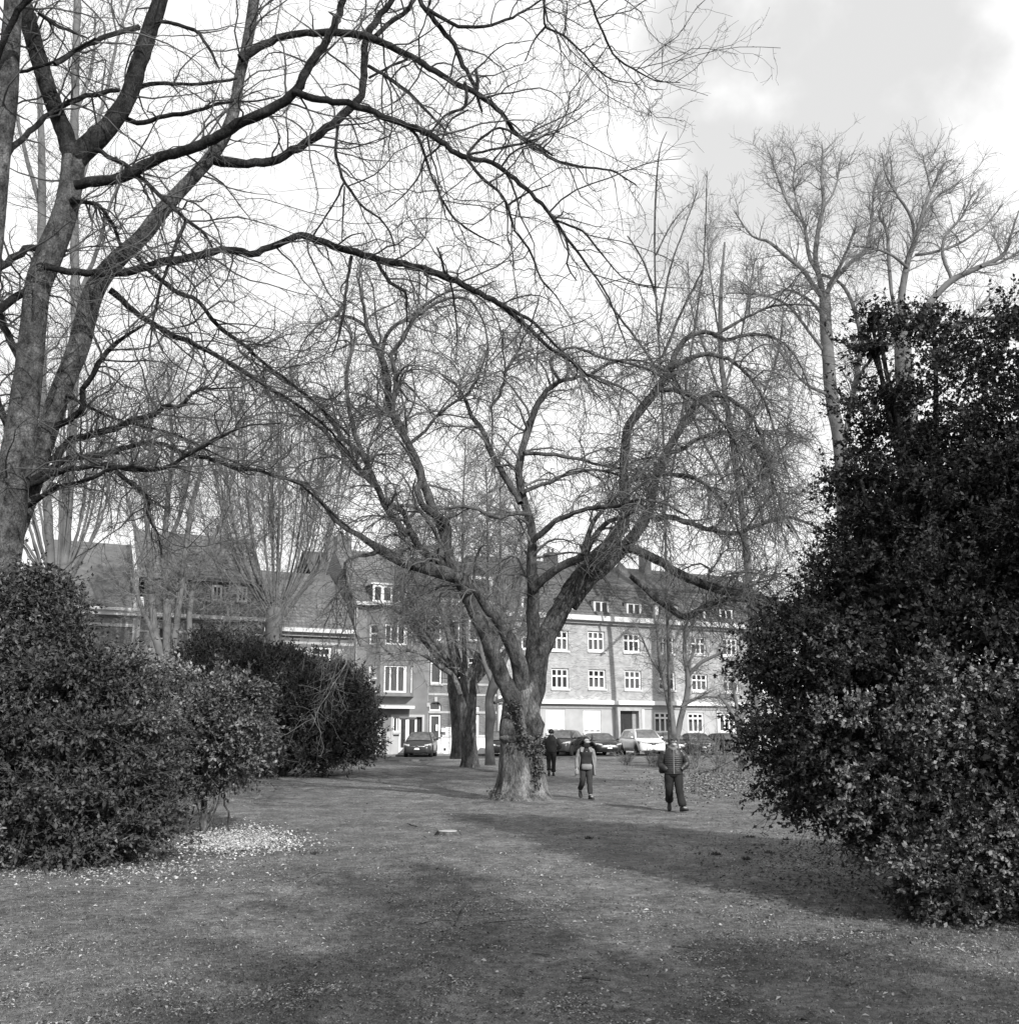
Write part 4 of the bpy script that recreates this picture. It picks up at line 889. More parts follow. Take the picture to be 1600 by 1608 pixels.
LC([(828, 1130, 24), (834, 1100, 34), (839, 1070, 36), (845, 1030, 34), (862, 990, 32), (880, 958, 31), (902, 920, 29), (929, 885, 27), (955, 859, 25), (972, 833, 22), (981, 810, 17), (979, 759, 15), (981, 703, 14), (987, 669, 14), (1008, 641, 14), (1033, 610, 13), (1053, 576, 11), (1061, 554, 9), (1078, 532, 8), (1104, 521, 7), (1123, 526, 7), (1143, 534, 6), (1175, 525, 5), (1215, 530, 4), (1250, 560, 3), (1275, 620, 2)], .8, 0)
LC([(1123, 526, 6), (1150, 510, 5), (1180, 494, 4), (1215, 480, 3.5), (1255, 478, 2.5), (1290, 482, 2)], .5, .6)
LC([(895, 950, 26), (925, 910, 24), (950, 890, 22), (981, 859, 20), (1000, 835, 18), (1019, 801, 16), (1027, 760, 13), (1045, 711, 12), (1064, 681, 12), (1084, 647, 11), (1107, 624, 10), (1132, 621, 7), (1160, 636, 6), (1182, 658, 5), (1200, 703, 4), (1212, 760, 3), (1222, 830, 2)], 2.0, .8)
LC([(838, 925, 15), (850, 912, 14), (881, 890, 13), (916, 872, 12), (928, 850, 10), (945, 825, 8), (975, 812, 6), (1005, 800, 4), (1040, 795, 3)], -2.0, -.2)
LC([(916, 872, 11), (922, 845, 9), (936, 815, 7), (955, 790, 6), (985, 770, 4), (1010, 762, 3)], -.8, -1.0)
LC([(836, 850, 9), (860, 828, 9), (884, 812, 8), (910, 803, 7), (940, 796, 7), (968, 795, 6), (1000, 785, 5), (1040, 790, 4), (1080, 810, 3)], -3.0, -.5)
LC([(832, 807, 8), (808, 806, 7), (780, 811, 7), (760, 805, 6), (745, 798, 5), (715, 796, 4), (690, 800, 3)], -1.6, -.5)
LC([(818, 775, 7), (840, 765, 6), (870, 752, 6), (900, 742, 5), (940, 738, 4), (975, 748, 3), (1010, 770, 2)], 1.5, -.5)
LC([(822, 712, 7), (836, 712, 6), (870, 714, 6), (910, 722, 5), (950, 732, 4), (1000, 738, 4), (1050, 742, 3), (1090, 760, 2)], 1.2, -.5)
LC([(817, 790, 9), (800, 760, 10), (785, 735, 10), (770, 710, 9), (760, 680, 8), (742, 655, 7), (730, 625, 5), (716, 605, 4), (695, 590, 3)], 1.8, -.5)
LC([(640, 700, 6), (665, 678, 5), (690, 650, 5), (715, 630, 4), (735, 618, 4), (755, 580, 4), (766, 545, 3)], 1.0, .6)
LC([(770, 640, 4), (785, 620, 5), (790, 600, 5), (800, 570, 5), (820, 555, 4), (838, 548, 3)], 1.0, .6)
LC([(985, 860, 17), (1010, 868, 14), (1042, 885, 14), (1065, 900, 14), (1090, 912, 14), (1134, 927, 13), (1174, 936, 11), (1215, 945, 8), (1250, 960, 5)], 3.0, .6)
LC([(990, 905, 8), (1010, 922, 8), (1030, 940, 9), (1055, 957, 10), (1077, 970, 10), (1112, 950, 10), (1140, 942, 9), (1170, 944, 8), (1205, 960, 5)], 2.4, .7)
LC([(1028, 815, 12), (1050, 812, 9), (1075, 820, 8), (1110, 830, 7), (1150, 838, 7), (1200, 822, 6), (1240, 812, 5), (1285, 830, 3), (1310, 860, 2)], 1.0, 1.1)
LC([(1043, 715, 8), (1070, 705, 7), (1100, 688, 7), (1130, 680, 7), (1165, 682, 6), (1195, 710, 4), (1215, 760, 3), (1230, 810, 2)], -1.5, 1.2)
LC([(1053, 578, 8), (1080, 565, 8), (1105, 556, 7), (1135, 560, 6), (1165, 580, 5), (1195, 620, 4), (1215, 670, 3), (1235, 740, 2)], -.9, .4)
LC([(1033, 612, 8), (1060, 612, 8), (1085, 622, 7), (1110, 640, 5), (1140, 670, 4), (1160, 710, 3), (1170, 760, 2)], -2.0, .4)
LC([(978, 760, 8), (1000, 752, 7), (1040, 745, 7), (1080, 748, 6), (1120, 770, 5), (1150, 810, 4), (1170, 860, 2)], -1.6, .6)
LC([(880, 600, 5), (865, 575, 5), (868, 560, 4), (900, 545, 4), (940, 560, 4), (985, 570, 4), (1040, 590, 3), (1080, 630, 2)], -1.2, -.6)
LC([(925, 590, 5), (950, 574, 5), (985, 565, 4), (1030, 574, 3), (1060, 600, 2)], .8, -.5)
LC([(605, 600, 6), (600, 560, 6), (610, 520, 6), (640, 500, 5), (680, 470, 4), (715, 455, 3), (750, 465, 3), (780, 500, 2), (790, 545, 2)], 1.6, 1.0)
LC([(577, 515, 5), (556, 500, 5), (530, 497, 4), (500, 510, 3), (475, 540, 2), (462, 580, 2)], -1.2, 1.0)
LC([(598, 864, 8), (575, 872, 6), (545, 880, 5), (542, 905, 4), (552, 940, 4), (556, 985, 3), (566, 1015, 2)], -2.4, -1.8)
LC([(705, 894, 7), (700, 870, 6), (686, 840, 6), (670, 815, 6), (650, 795, 6), (620, 795, 4)], -2.4, -1.2)
put_limbs(ct, base, L_, M['bark_mid'], S=16, rough=.2)
lset = [(p[None], r[None]) for p, r in L_]
sub = [s for s in lset]
outer = [s for s in lset if s[1].mean() < 0.12]
pos, d, rl, tt = spawn(outer, 330, .25, .97, 35, 85); d[:, 2] += .25
b1 = grow(pos, d, R_.uniform(1.0, 3.2, len(pos)), np.clip(rl*.6, .014, .04), np.full(len(pos), .008), K=9, wander=.20, trop=(0, 0, -.32))
pos, d, rl, tt = spawn(outer+[b1], 4300, .15, 1, 30, 80, end=.06); d[:, 2] += .1
b2 = grow(pos, d, R_.uniform(.45, 1.6, len(pos)), np.clip(rl*.6, .008, .013), np.full(len(pos), .005), K=6, wander=.22, trop=(0, 0, -.30))
# extra curtain of hanging twigs on the right side
mr_ = [s for s in lset if s[0][0, -1, 0] > gx(1130, YC) and s[0][0, -1, 2] > P(800, 880, YC)[2]-3]
pos, d, rl, tt = spawn(mr_, 650, .35, 1, 30, 90); d[:, 2] -= .2
b2b = grow(pos, d, R_.uniform(.8, 2.8, len(pos)), np.clip(rl*.6, .009, .013), np.full(len(pos), .0055), K=8, wander=.13, trop=(.05, 0, -.30))
pos, d, rl, tt = spawn([b1, b2, b2b], 26000, .1, 1, 30, 85, end=.08)
b3 = grow(pos, d, R_.uniform(.15, .55, len(pos)), np.full(len(pos), .0052), np.full(len(pos), .0038), K=4, wander=.25, trop=(0, 0, -.08))
put_twigs(ct, base, [b1, b2, b2b, b3], M['twig_mid'], [5, 3, 3, 3])
# ivy on its trunk
iv = []
for (x0, y0, x1, y1, wd, n) in ((802, 1094, 815, 1110, 4, 50), (812, 1108, 818, 1150, 5, 170), (797, 1108, 803, 1130, 2, 25), (818, 1150, 828, 1165, 7, 80), (828, 1162, 845, 1185, 10, 230), (844, 1180, 846, 1215, 7, 210), (844, 1210, 841, 1240, 5, 90), (800, 1168, 806, 1172, 6, 25), (846, 1150, 852, 1180, 5, 100), (770, 1240, 785, 1250, 10, 60)):
    u = R_.random(n); px = x0+(x1-x0)*u+R_.normal(0, wd*.5, n); py = y0+(y1-y0)*u+R_.normal(0, 2, n)
    for a, b_ in zip(px, py):
        k = min(max(int((tr[:, 2] > 0).sum()*0), 0), 0)
        h = P(a, b_, YC-.5)[2]; kk = int(np.argmin(np.abs(tr[:, 2]-h))); rad_ = rr[kk]*1.10; cx = tr[kk, 0]; xx = P(a, b_, YC-.4)[0]
        dx = np.clip((xx-cx)/rad_, -1.05, 1.05); yy = YC-math.sqrt(max(0.02, 1.1-dx*dx))*rad_-R_.uniform(.0, .12)
        iv.append(P(a, b_, yy))
iv = np.array(iv); n = len(iv); d = np.stack([R_.normal(0, .6, n), R_.normal(-.5, .5, n), R_.normal(-.5, .5, n)], 1)
v, f, s = leaves(iv, d, R_.uniform(.045, .10, n), .8, shade=(.03, .13)); link('ivy', npmesh('ivy', v-base, f, False, attr=s), M['leaf'], ct, kind='stuff')

# ---------------- the near tree on the left edge
YN = 16.6; SN = YN/9.3
NB = []
bn = np.array((gx(-30, YN), YN, 0.0))
nt_ = thing('near_tree', 'large two stemmed bare tree in left foreground reaching out of the picture', 'tree', bn)
TR = []
def LN(pl, y0, y1, trunk=False, **k):
    f_ = (.84, .74, .85, .85, .85)[len(TR)] if trunk else (.92 if len(TR) >= 3 else .86)
    pl = [(a_, b_, c_*f_) for a_, b_, c_ in pl]; (TR if trunk else NB).append(limb(pl, YN+y0*SN, YN+y1*SN, **k))
LN([(-40, 1335, 120), (-30, 1200, 100), (-16, 1050, 86), (-2, 900, 74), (14, 790, 64), (31, 690, 56), (44, 590, 50), (53, 500, 45), (60, 450, 46), (80, 395, 50), (100, 340, 44), (110, 292, 41), (116, 250, 42)], 0, -.1, True, K=110, wob=.05)
LN([(22, 850, 34), (40, 790, 42), (62, 715, 44), (82, 655, 44), (100, 603, 44), (124, 540, 45), (148, 457, 43), (186, 405, 44), (223, 371, 38), (258, 326, 35), (299, 282, 31), (332, 245, 30), (354, 210, 27), (368, 172, 24), (376, 120, 22), (388, 69, 22), (399, 0, 22), (412, -90, 19), (432, -200, 14)], .25, .9, True, K=120, wob=.05)
LN([(-40, 560, 60), (-22, 400, 52), (-5, 250, 46), (6, 172, 44), (14, 90, 36), (20, 20, 31), (24, -80, 28), (40, -220, 20)], -.5, -.9, True, wob=.05)
LN([(116, 252, 36), (103, 213, 29), (81, 155, 27), (62, 96, 27), (45, 34, 28), (32, -20, 27), (10, -120, 22), (0, -240, 12)], -.1, -.5, wob=.1)
LN([(118, 250, 38), (144, 223, 35), (175, 192, 31), (203, 148, 28), (220, 93, 27), (237, 41, 26), (252, 0, 24), (275, -90, 20), (310, -220, 12)], -.1, .3, wob=.1)
LN([(118, 290, 16), (138, 285, 16), (165, 284, 16), (193, 277, 17), (223, 261, 17), (261, 244, 17), (309, 230, 17), (344, 213, 17), (378, 193, 17), (419, 174, 17), (461, 144, 15), (492, 93, 14), (519, 52, 13), (536, 7, 12), (555, -60, 9)], -.3, -.9)
LN([(336, 250, 18), (352, 254, 17), (395, 255, 14), (430, 251, 14), (481, 223, 14), (526, 189, 14), (552, 168, 13), (568, 148, 12), (571, 103, 12), (574, 69, 12), (589, 34, 11), (613, 3, 9), (640, -40, 7)], .5, .9)
LN([(378, 92, 16), (395, 80, 14), (430, 62, 12), (481, 52, 11), (529, 51, 12), (579, 58, 12), (620, 76, 11), (665, 100, 10), (706, 127, 9), (748, 146, 9), (782, 172, 8), (809, 206, 7), (844, 234, 6), (871, 251, 5), (912, 261, 4), (960, 268, 3), (998, 289, 2)], .6, .9)
LN([(461, 144, 12), (485, 152, 12), (509, 158, 11), (534, 160, 11), (586, 175, 11), (637, 196, 10), (682, 213, 10), (706, 234, 9), (730, 247, 9), (768, 254, 8), (799, 272, 8), (826, 296, 7), (861, 333, 6), (888, 371, 5), (919, 412, 4), (954, 464, 3), (974, 516, 2.5), (984, 545, 2)], -.7, -1.1)
LN([(70, 418, 12), (93, 423, 11), (144, 430, 12), (175, 429, 13), (205, 427, 14), (241, 416, 13), (292, 406, 13), (337, 392, 12), (370, 393, 11), (399, 395, 11), (440, 382, 11), (471, 368, 11), (500, 378, 12), (552, 395, 12), (603, 409, 12), (655, 419, 12), (706, 437, 11), (741, 454, 10), (785, 478, 9), (827, 512, 7), (864, 547, 6), (898, 568, 5), (927, 591, 4), (957, 606, 2)], -.3, 1.5)
LN([(785, 478, 6), (815, 492, 6), (840, 508, 5), (870, 540, 4), (900, 567, 3)], 1.0, 1.4)
LN([(86, 672, 11), (127, 644, 10), (131, 613, 9), (151, 579, 9), (162, 558, 9), (193, 531, 6), (225, 510, 4)], .2, -.2)
LN([(80, 725, 14), (117, 689, 12), (172, 675, 11), (213, 658, 10), (251, 648, 8), (258, 637, 7), (285, 637, 6), (309, 613, 5), (345, 610, 3), (380, 608, 2)], .3, .8)
LN([(48, 758, 14), (103, 722, 11), (148, 716, 10), (189, 706, 9), (220, 696, 8), (261, 699, 8), (285, 710, 8), (337, 723, 7), (375, 736, 7), (406, 737, 6), (426, 746, 5), (450, 752, 5), (481, 768, 4), (516, 802, 4), (550, 830, 3)], .1, 1.5)
LN([(50, 760, 10), (103, 738, 9), (165, 731, 9), (206, 737, 8), (258, 734, 7), (309, 706, 6), (354, 682, 5), (390, 668, 3), (440, 665, 2)], .1, -.6)
LN([(38, 797, 9), (86, 768, 8), (137, 754, 7), (172, 737, 6), (215, 734, 5), (248, 738, 3)], .1, -.4)
LN([(141, 723, 6), (186, 744, 6), (210, 765, 6), (234, 782, 5), (232, 809, 5), (247, 837, 4), (254, 871, 3)], .1, .5)
LN([(103, 620, 6), (137, 638, 5), (165, 651, 5), (206, 665, 4), (275, 682, 4), (337, 712, 3), (400, 740, 2)], .3, 1.0)
LN([(172, 455, 11), (200, 478, 10), (225, 500, 9), (275, 527, 9), (327, 551, 8), (371, 576, 7), (413, 603, 6), (464, 634, 5), (509, 668, 4), (550, 713, 3)], .6, 2.0)
LN([(215, 402, 8), (237, 426, 8), (275, 457, 8), (309, 471, 7), (344, 512, 7), (385, 543, 6), (413, 569, 5), (481, 620, 4), (550, 685, 3)], .7, 2.4)
LN([(12, 240, 11), (45, 206, 9), (70, 186, 9), (90, 170, 9), (96, 165, 9), (137, 151, 8), (186, 141, 7)], -.6, .1)
LN([(-30, 440, 13), (0, 420, 12), (21, 404, 12), (45, 388, 12), (66, 392, 12)], -.5, -.1)
LN([(-30, 505, 15), (0, 485, 14), (34, 460, 13), (55, 455, 12)], -.3, -.1)
LN([(86, 100, 7), (137, 69, 8), (182, 52, 8), (218, 42, 9)], -.8, .0)
LN([(240, 30, 6), (254, 33, 6), (292, 41, 6), (313, 52, 5), (330, 79, 5), (344, 107, 3)], .1, -.3)
LN([(212, 140, 8), (240, 131, 7), (261, 131, 6), (309, 131, 5), (350, 126, 5), (372, 122, 4)], .2, .4)
LN([(195, 185, 9), (215, 192, 8), (230, 192, 8), (254, 182, 7), (296, 177, 7), (325, 168, 5), (352, 160, 4), (400, 158, 3), (440, 150, 2)], .2, -.2)
LN([(110, 315, 8), (124, 316, 7), (151, 320, 7), (172, 344, 6), (189, 382, 6), (195, 400, 4)], -.2, .2)
LN([(150, 235, 8), (165, 241, 8), (206, 265, 7), (254, 309, 7), (292, 344, 6), (320, 365, 5), (333, 388, 4)], -.2, -.5)
LN([(292, 344, 6), (280, 375, 6), (268, 406, 5), (254, 447, 5), (241, 498, 4), (234, 550, 3)], -.5, -.6)
LN([(531, 190, 6), (529, 215, 5), (526, 234, 5), (532, 260, 5), (541, 285, 5), (569, 323, 4), (600, 346, 3), (615, 370, 3), (620, 395, 2)], .7, .4)
LN([(541, 285, 4), (525, 318, 3), (500, 357, 3), (485, 380, 2)], .5, .2); LN([(541, 292, 3), (539, 330, 3), (537, 378, 2)], .5, .7)
LN([(637, 196, 5), (655, 214, 5), (668, 247, 5), (682, 285, 4), (706, 333, 4), (741, 364, 3), (785, 385, 2)], -.8, -.6)
LN([(668, 247, 4), (655, 280, 3), (630, 310, 2), (605, 330, 2)], -.8, -.9); LN([(668, 247, 4), (685, 235, 4), (695, 215, 3), (706, 190, 3), (735, 172, 3)], -.8, -.5)
LN([(734, 250, 6), (754, 278, 6), (782, 299, 5), (796, 323, 5), (809, 361, 4), (833, 395, 4), (851, 440, 3), (871, 462, 2)], -.9, -1.2)
LN([(796, 323, 4), (815, 310, 4), (835, 300, 3), (865, 290, 2)], -.9, -.7)
LN([(888, 371, 4), (893, 395, 4), (890, 417, 3), (905, 440, 2)], -1.0, -1.2); LN([(870, 345, 4), (905, 358, 4), (918, 366, 4), (950, 405, 3), (985, 440, 2), (1040, 452, 2)], -1.0, -1.3)
LN([(552, 402, 6), (545, 447, 5), (538, 498, 5), (532, 530, 3), (520, 560, 2)], .3, .2)
LN([(593, 412, 6), (613, 443, 6), (636, 458, 5), (638, 490, 3), (640, 520, 2)], .4, .2)
LN([(716, 440, 4), (700, 430, 5), (690, 395, 4), (686, 388, 3)], .7, .6); LN([(706, 437, 4), (712, 465, 4), (716, 500, 3), (718, 540, 2)], .7, .9)
LN([(655, -40, 9), (661, 0, 8), (682, 31, 8), (710, 65, 8), (723, 96, 8), (735, 115, 7), (747, 137, 7), (757, 175, 4)], .6, 1.0)
LN([(660, -20, 8), (640, 15, 8), (613, 34, 8), (590, 56, 8)], 1.3, .8)
LN([(579, 103, 6), (603, 117, 6), (637, 141, 6), (665, 168, 5), (686, 189, 4), (700, 205, 3)], .8, .3); LN([(579, 122, 4), (610, 105, 4), (640, 92, 4)], .8, .6)
LN([(672, 14, 6), (713, 38, 6), (761, 41, 5), (809, 24, 4), (844, 3, 3), (880, -30, 2)], .6, 1.1)
LN([(850, -60, 5), (854, 0, 5), (857, 41, 4), (885, 55, 4), (912, 80, 3), (940, 110, 3), (965, 125, 2), (1005, 132, 1.5)], .2, -.2)
LN([(857, 41, 4), (840, 60, 3), (825, 95, 2)], .1, 0); LN([(900, -60, 5), (926, 0, 4), (943, 41, 4), (964, 86, 3.5), (998, 110, 3), (1030, 126, 2), (1068, 129, 1.5)], .5, .2)
LN([(734, 241, 5), (752, 220, 5), (782, 200, 4), (812, 212, 4), (845, 228, 4), (868, 244, 3)], -.8, -.5); LN([(734, 243, 4), (770, 234, 4), (805, 228, 4), (840, 218, 3), (880, 205, 2)], -.8, -1.1)
LN([(748, 146, 6), (750, 125, 6), (747, 108, 5)], .8, .8); LN([(730, 130, 6), (732, 160, 6), (728, 170, 5), (700, 180, 4), (672, 212, 3)], .8, .2)
LN([(-10, 100, 9), (20, 30, 10), (60, -20, 10)], -.9, -1.2); LN([(31, 112, 6), (80, 98, 5), (150, 60, 4)], -.4, -.7)
LN([(60, 18, 8), (90, 40, 6), (115, 50, 4), (140, 60, 2)], -.4, -.1)
LN([(30, 560, 14), (10, 520, 12), (-10, 470, 10)], .1, .3); LN([(20, 700, 14), (8, 660, 12), (-10, 610, 10)], .1, .3)
NT = [trunk_mesh(p, r, 28, 20+i, ridge=0, lump=.05, flare=0) for i, (p, r) in enumerate(TR)]
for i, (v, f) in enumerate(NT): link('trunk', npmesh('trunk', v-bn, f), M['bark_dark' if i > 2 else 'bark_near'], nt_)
put_limbs(nt_, bn, NB, M['bark_dark'], S=16, rough=.22)  # limbs darker than the trunks: their shade is put into the bark colour
ns = [(p[None], r[None]) for p, r in NB]; tset = [(p[None], r[None]) for p, r in TR]
pos, d, rl, tt = spawn(ns, 540, .15, .98, 35, 85); d[:, 0] += .1
n1_ = grow(pos, d, SN*R_.uniform(.35, 1.5, len(pos)), np.clip(rl*.55, .007, .019), np.full(len(pos), .0048), K=9, wander=.25, trop=(0.02, 0, -.05))
pos, d, rl, tt = spawn(tset, 60, .45, .98, 40, 80); k2 = grow(pos, d, SN*R_.uniform(.5, 1.6, len(pos)), np.full(len(pos), .02), np.full(len(pos), .005), K=10, wander=.2, trop=(0, 0, -.05))
left = [s for s in ns if s[0][0, -1, 2] < P(0, 380, YN)[2] and s[0][0, :, 0].mean() < gx(480, YN)]
pos, d, rl, tt = spawn(left, 230, .1, 1, 30, 80); n1b = grow(pos, d, SN*R_.uniform(.3, 1.3, len(pos)), np.clip(rl*.5, .007, .016), np.full(len(pos), .0048), K=9, wander=.26, trop=(0.05, 0, .02))
pos, d, rl, tt = spawn([n1_, k2, n1b]+ns, 6000, .12, 1, 30, 80, end=.05)
n2_ = grow(pos, d, SN*R_.uniform(.10, .55, len(pos)), np.clip(rl*.6, .0034, .0060), np.full(len(pos), .0027), K=6, wander=.25, trop=(0, 0, -.04))
pos, d, rl, tt = spawn([n1_, n2_, n1b], 15000, .1, 1, 30, 80, end=.12)
n3_ = grow(pos, d, SN*R_.uniform(.03, .17, len(pos)), np.full(len(pos), .0030), np.full(len(pos), .0024), K=3, wander=.25)
put_twigs(nt_, bn, [n1_, k2, n1b, n2_, n3_], M['twig'], [5, 5, 5, 3, 3])

# ---------------- other bare trees
def bare_tree(name, label, bpx, bpy, Y, trunks, limbs, m, mt, n1, l1, n2, l2, n3, l3, r1=.03, r2=.014, r3=.009, trop=(0, 0, .15), ang=(25, 60), S=10, group='bare trees in the park', trop3=None, from_=.25, cone=None, lump_=.06, mop=None, ws=1.0):
    b = np.array((gx(bpx, Y), Y, float(ground_z(gx(bpx, Y), Y)) if Y < 61 else float(gz(Y))))
    root = thing(name, label, 'tree', b, group=group)
    T = []; Lm = []
    for pl, y0, y1 in trunks:
        p, r = limb(pl, Y+y0, Y+y1, wob=.06); T.append((p, r)); v, f = trunk_mesh(p, r, 18, int(pl[0][0]), ridge=.05, lump=lump_, flare=.12)
        link('trunk', npmesh('trunk', v-b, f), m, root)
    for pl, y0, y1 in limbs: Lm.append(limb([(a_, b_, c_*ws) for a_, b_, c_ in pl], Y+y0, Y+y1))
    put_limbs(root, b, Lm, m, S=S)
    ls = [(p[None], r[None]) for p, r in (Lm or T)]
    sets = []; sides = []
    pos, d, rl, tt = spawn(ls, n1, from_, .98, *ang); g1 = grow(pos, d, R_.uniform(*l1, len(pos))*(1.15-.5*tt), np.clip(rl*.6, r2, r1), np.full(len(pos), r3), K=8, wander=.13, trop=trop)
    sets.append(g1); sides.append(4)
    if n2: pos, d, rl, tt = spawn(ls+[g1], n2, .2, .98, *ang, end=.03); g2 = grow(pos, d, R_.uniform(*l2, len(pos)), np.clip(rl*.7, r3, r2), np.full(len(pos), r3*.8), K=6, wander=.16, trop=trop); sets.append(g2); sides.append(3)
    if n3: pos, d, rl, tt = spawn([g1, g2], n3, .15, 1, 25, 65, end=.1); g3 = grow(pos, d, R_.uniform(*l3, len(pos)), np.full(len(pos), r3*.9), np.full(len(pos), r3*.6), K=4, wander=.2, trop=trop3 or trop); sets.append(g3); sides.append(3)
    if mop:
        mx, my, mw, mh, mn, ml = mop; q = norm(R_.normal(size=(mn, 3))); c = P(mx, my, Y); sc_ = Y/1600; pos = c+q*np.array((mw*sc_, mw*sc_*.6, mh*sc_))*R_.random((mn, 1))**.5
        g = grow(pos, q+R_.normal(0, .5, q.shape), R_.uniform(*ml, mn), np.full(mn, r3*1.2), np.full(mn, r3*.7), K=6, wander=.32, trop=(0, 0, .03)); sets.append(g); sides.append(3)
        pos, d, rl, tt = spawn([g], mn*2, .15, 1, 30, 80); g = grow(pos, d, R_.uniform(.2, .6, len(pos)), np.full(len(pos), r3*.8), np.full(len(pos), r3*.6), K=4, wander=.3); sets.append(g); sides.append(3)
    put_twigs(root, b, sets, mt, sides); return root
GR = 'bare trees in the park'
# tall pale trees on the right (behind the evergreen)
bare_tree('tall_tree', 'tall pale straight trunked bare tree, left of the two behind the big evergreen', 1330, 1190, 58,
    [([(1330, 1192, 30), (1328, 1000, 26), (1325, 800, 23), (1318, 690, 21), (1308, 640, 20), (1300, 560, 19), (1296, 500, 18), (1295, 465, 17)], 0, 0)],
    [([(1295, 470, 16), (1285, 430, 14), (1280, 400, 13), (1285, 360, 12), (1293, 320, 10), (1290, 280, 7), (1292, 235, 4), (1290, 222, 2)], 0, .5), ([(1294, 470, 14), (1275, 445, 13), (1262, 425, 12), (1232, 400, 10), (1205, 378, 8), (1180, 370, 5), (1152, 330, 3)], 0, -2),
     ([(1285, 430, 11), (1270, 400, 10), (1262, 350, 8), (1240, 325, 7), (1225, 290, 5), (1208, 240, 3)], 0, 2), ([(1298, 460, 14), (1310, 440, 13), (1335, 412, 11), (1358, 395, 10), (1368, 350, 7), (1372, 300, 5), (1380, 270, 3)], 0, 1.5),
     ([(1300, 450, 10), (1318, 420, 9), (1335, 380, 6), (1345, 355, 4)], 0, -2.5), ([(1300, 560, 9), (1270, 520, 8), (1235, 478, 7), (1190, 462, 5), (1140, 460, 4)], 0, -1), ([(1325, 700, 14), (1335, 640, 13), (1350, 560, 12), (1348, 510, 11), (1325, 450, 9), (1290, 430, 6)], 0, 2),
     ([(1296, 500, 8), (1270, 470, 8), (1235, 455, 6), (1200, 465, 4), (1160, 440, 3)], 0, 2), ([(1290, 330, 6), (1310, 300, 5), (1318, 260, 4), (1322, 235, 2)], .4, 1.5), ([(1262, 350, 5), (1245, 290, 4), (1250, 250, 3), (1240, 232, 2)], 1, 2.5),
     ([(1335, 640, 10), (1350, 590, 8), (1372, 560, 7), (1395, 545, 5)], 1, -1), ([(1300, 620, 8), (1262, 600, 7), (1230, 560, 5), (1205, 520, 4)], 0, -2)],
    M['bark_far'], M['twig_far'], 190, (1.0, 3.0), 1200, (.6, 1.8), 4600, (.3, .9), r1=.04, r2=.018, r3=.010, trop=(0, 0, .06), group=GR, ws=.6)
bare_tree('tall_tree', 'tall pale wide limbed bare tree, right of the two behind the big evergreen', 1432, 1190, 55,
    [([(1440, 1192, 40), (1436, 1000, 34), (1432, 800, 32), (1425, 650, 30), (1418, 560, 26), (1414, 500, 22)], 0, 0)],
    [([(1414, 520, 20), (1415, 470, 18), (1425, 410, 15), (1438, 375, 12), (1450, 330, 10), (1462, 300, 8), (1480, 260, 5), (1495, 250, 3)], 0, .5), ([(1416, 540, 22), (1435, 510, 20), (1460, 475, 18), (1495, 440, 16), (1540, 418, 13), (1575, 400, 10), (1590, 360, 6), (1600, 330, 3)], 0, -1),
     ([(1410, 495, 10), (1400, 460, 9), (1395, 400, 9), (1392, 360, 8), (1380, 335, 7), (1400, 290, 5), (1398, 245, 3)], 0, 1), ([(1437, 380, 9), (1430, 340, 8), (1405, 300, 6), (1390, 270, 4), (1385, 240, 2)], 0, -1.5), ([(1495, 440, 9), (1480, 400, 8), (1485, 370, 7), (1510, 340, 5), (1530, 300, 3)], -.5, 1.5),
     ([(1425, 420, 8), (1400, 400, 7), (1370, 390, 6), (1340, 385, 4)], 0, -2), ([(1438, 400, 8), (1470, 395, 7), (1510, 380, 6), (1550, 350, 4), (1575, 320, 3)], 0, 2), ([(1450, 340, 7), (1470, 310, 6), (1500, 290, 4), (1512, 280, 2)], .5, 2), ([(1540, 418, 8), (1570, 412, 6), (1600, 395, 5), (1640, 380, 3)], -1, 1),
     ([(1470, 560, 14), (1500, 510, 12), (1545, 500, 10), (1600, 498, 8)], -1, -2), ([(1520, 505, 8), (1540, 480, 6), (1555, 460, 3)], -1.4, -1.2), ([(1462, 300, 5), (1455, 270, 4), (1448, 240, 2)], .3, 1)],
    M['bark_far'], M['twig_far'], 170, (1.0, 3.0), 1000, (.6, 1.8), 4000, (.3, .9), r1=.04, r2=.018, r3=.010, trop=(0, 0, .06), group=GR, ws=.6)
bare_tree('slender_tree', 'slender twiggy bare tree between the old tree and the tall pale trees', 1185, 1190, 60,
    [([(1185, 1192, 14), (1182, 1000, 12), (1165, 800, 10), (1145, 660, 9), (1132, 560, 8), (1132, 460, 6), (1138, 380, 3)], 0, 0)],
    [([(1138, 640, 9), (1110, 560, 7), (1085, 480, 5), (1080, 410, 3)], 0, -1), ([(1134, 620, 9), (1160, 540, 7), (1175, 470, 5), (1185, 410, 3)], 0, 1), ([(1138, 760, 9), (1090, 660, 7), (1050, 570, 5), (1030, 500, 3)], 0, 1), ([(1138, 740, 9), (1185, 650, 7), (1220, 560, 5), (1230, 490, 3)], 0, -1.5), ([(1132, 540, 6), (1120, 470, 5), (1112, 400, 3), (1110, 350, 2)], 0, 1.5), ([(1138, 800, 9), (1200, 740, 8), (1250, 680, 5)], 0, 1)],
    M['bark_far'], M['twig_far'], 150, (1.2, 3.2), 1000, (.7, 1.7), 4500, (.3, .9), r1=.03, r2=.016, r3=.010, trop=(0, 0, .12), group=GR, ws=.5)
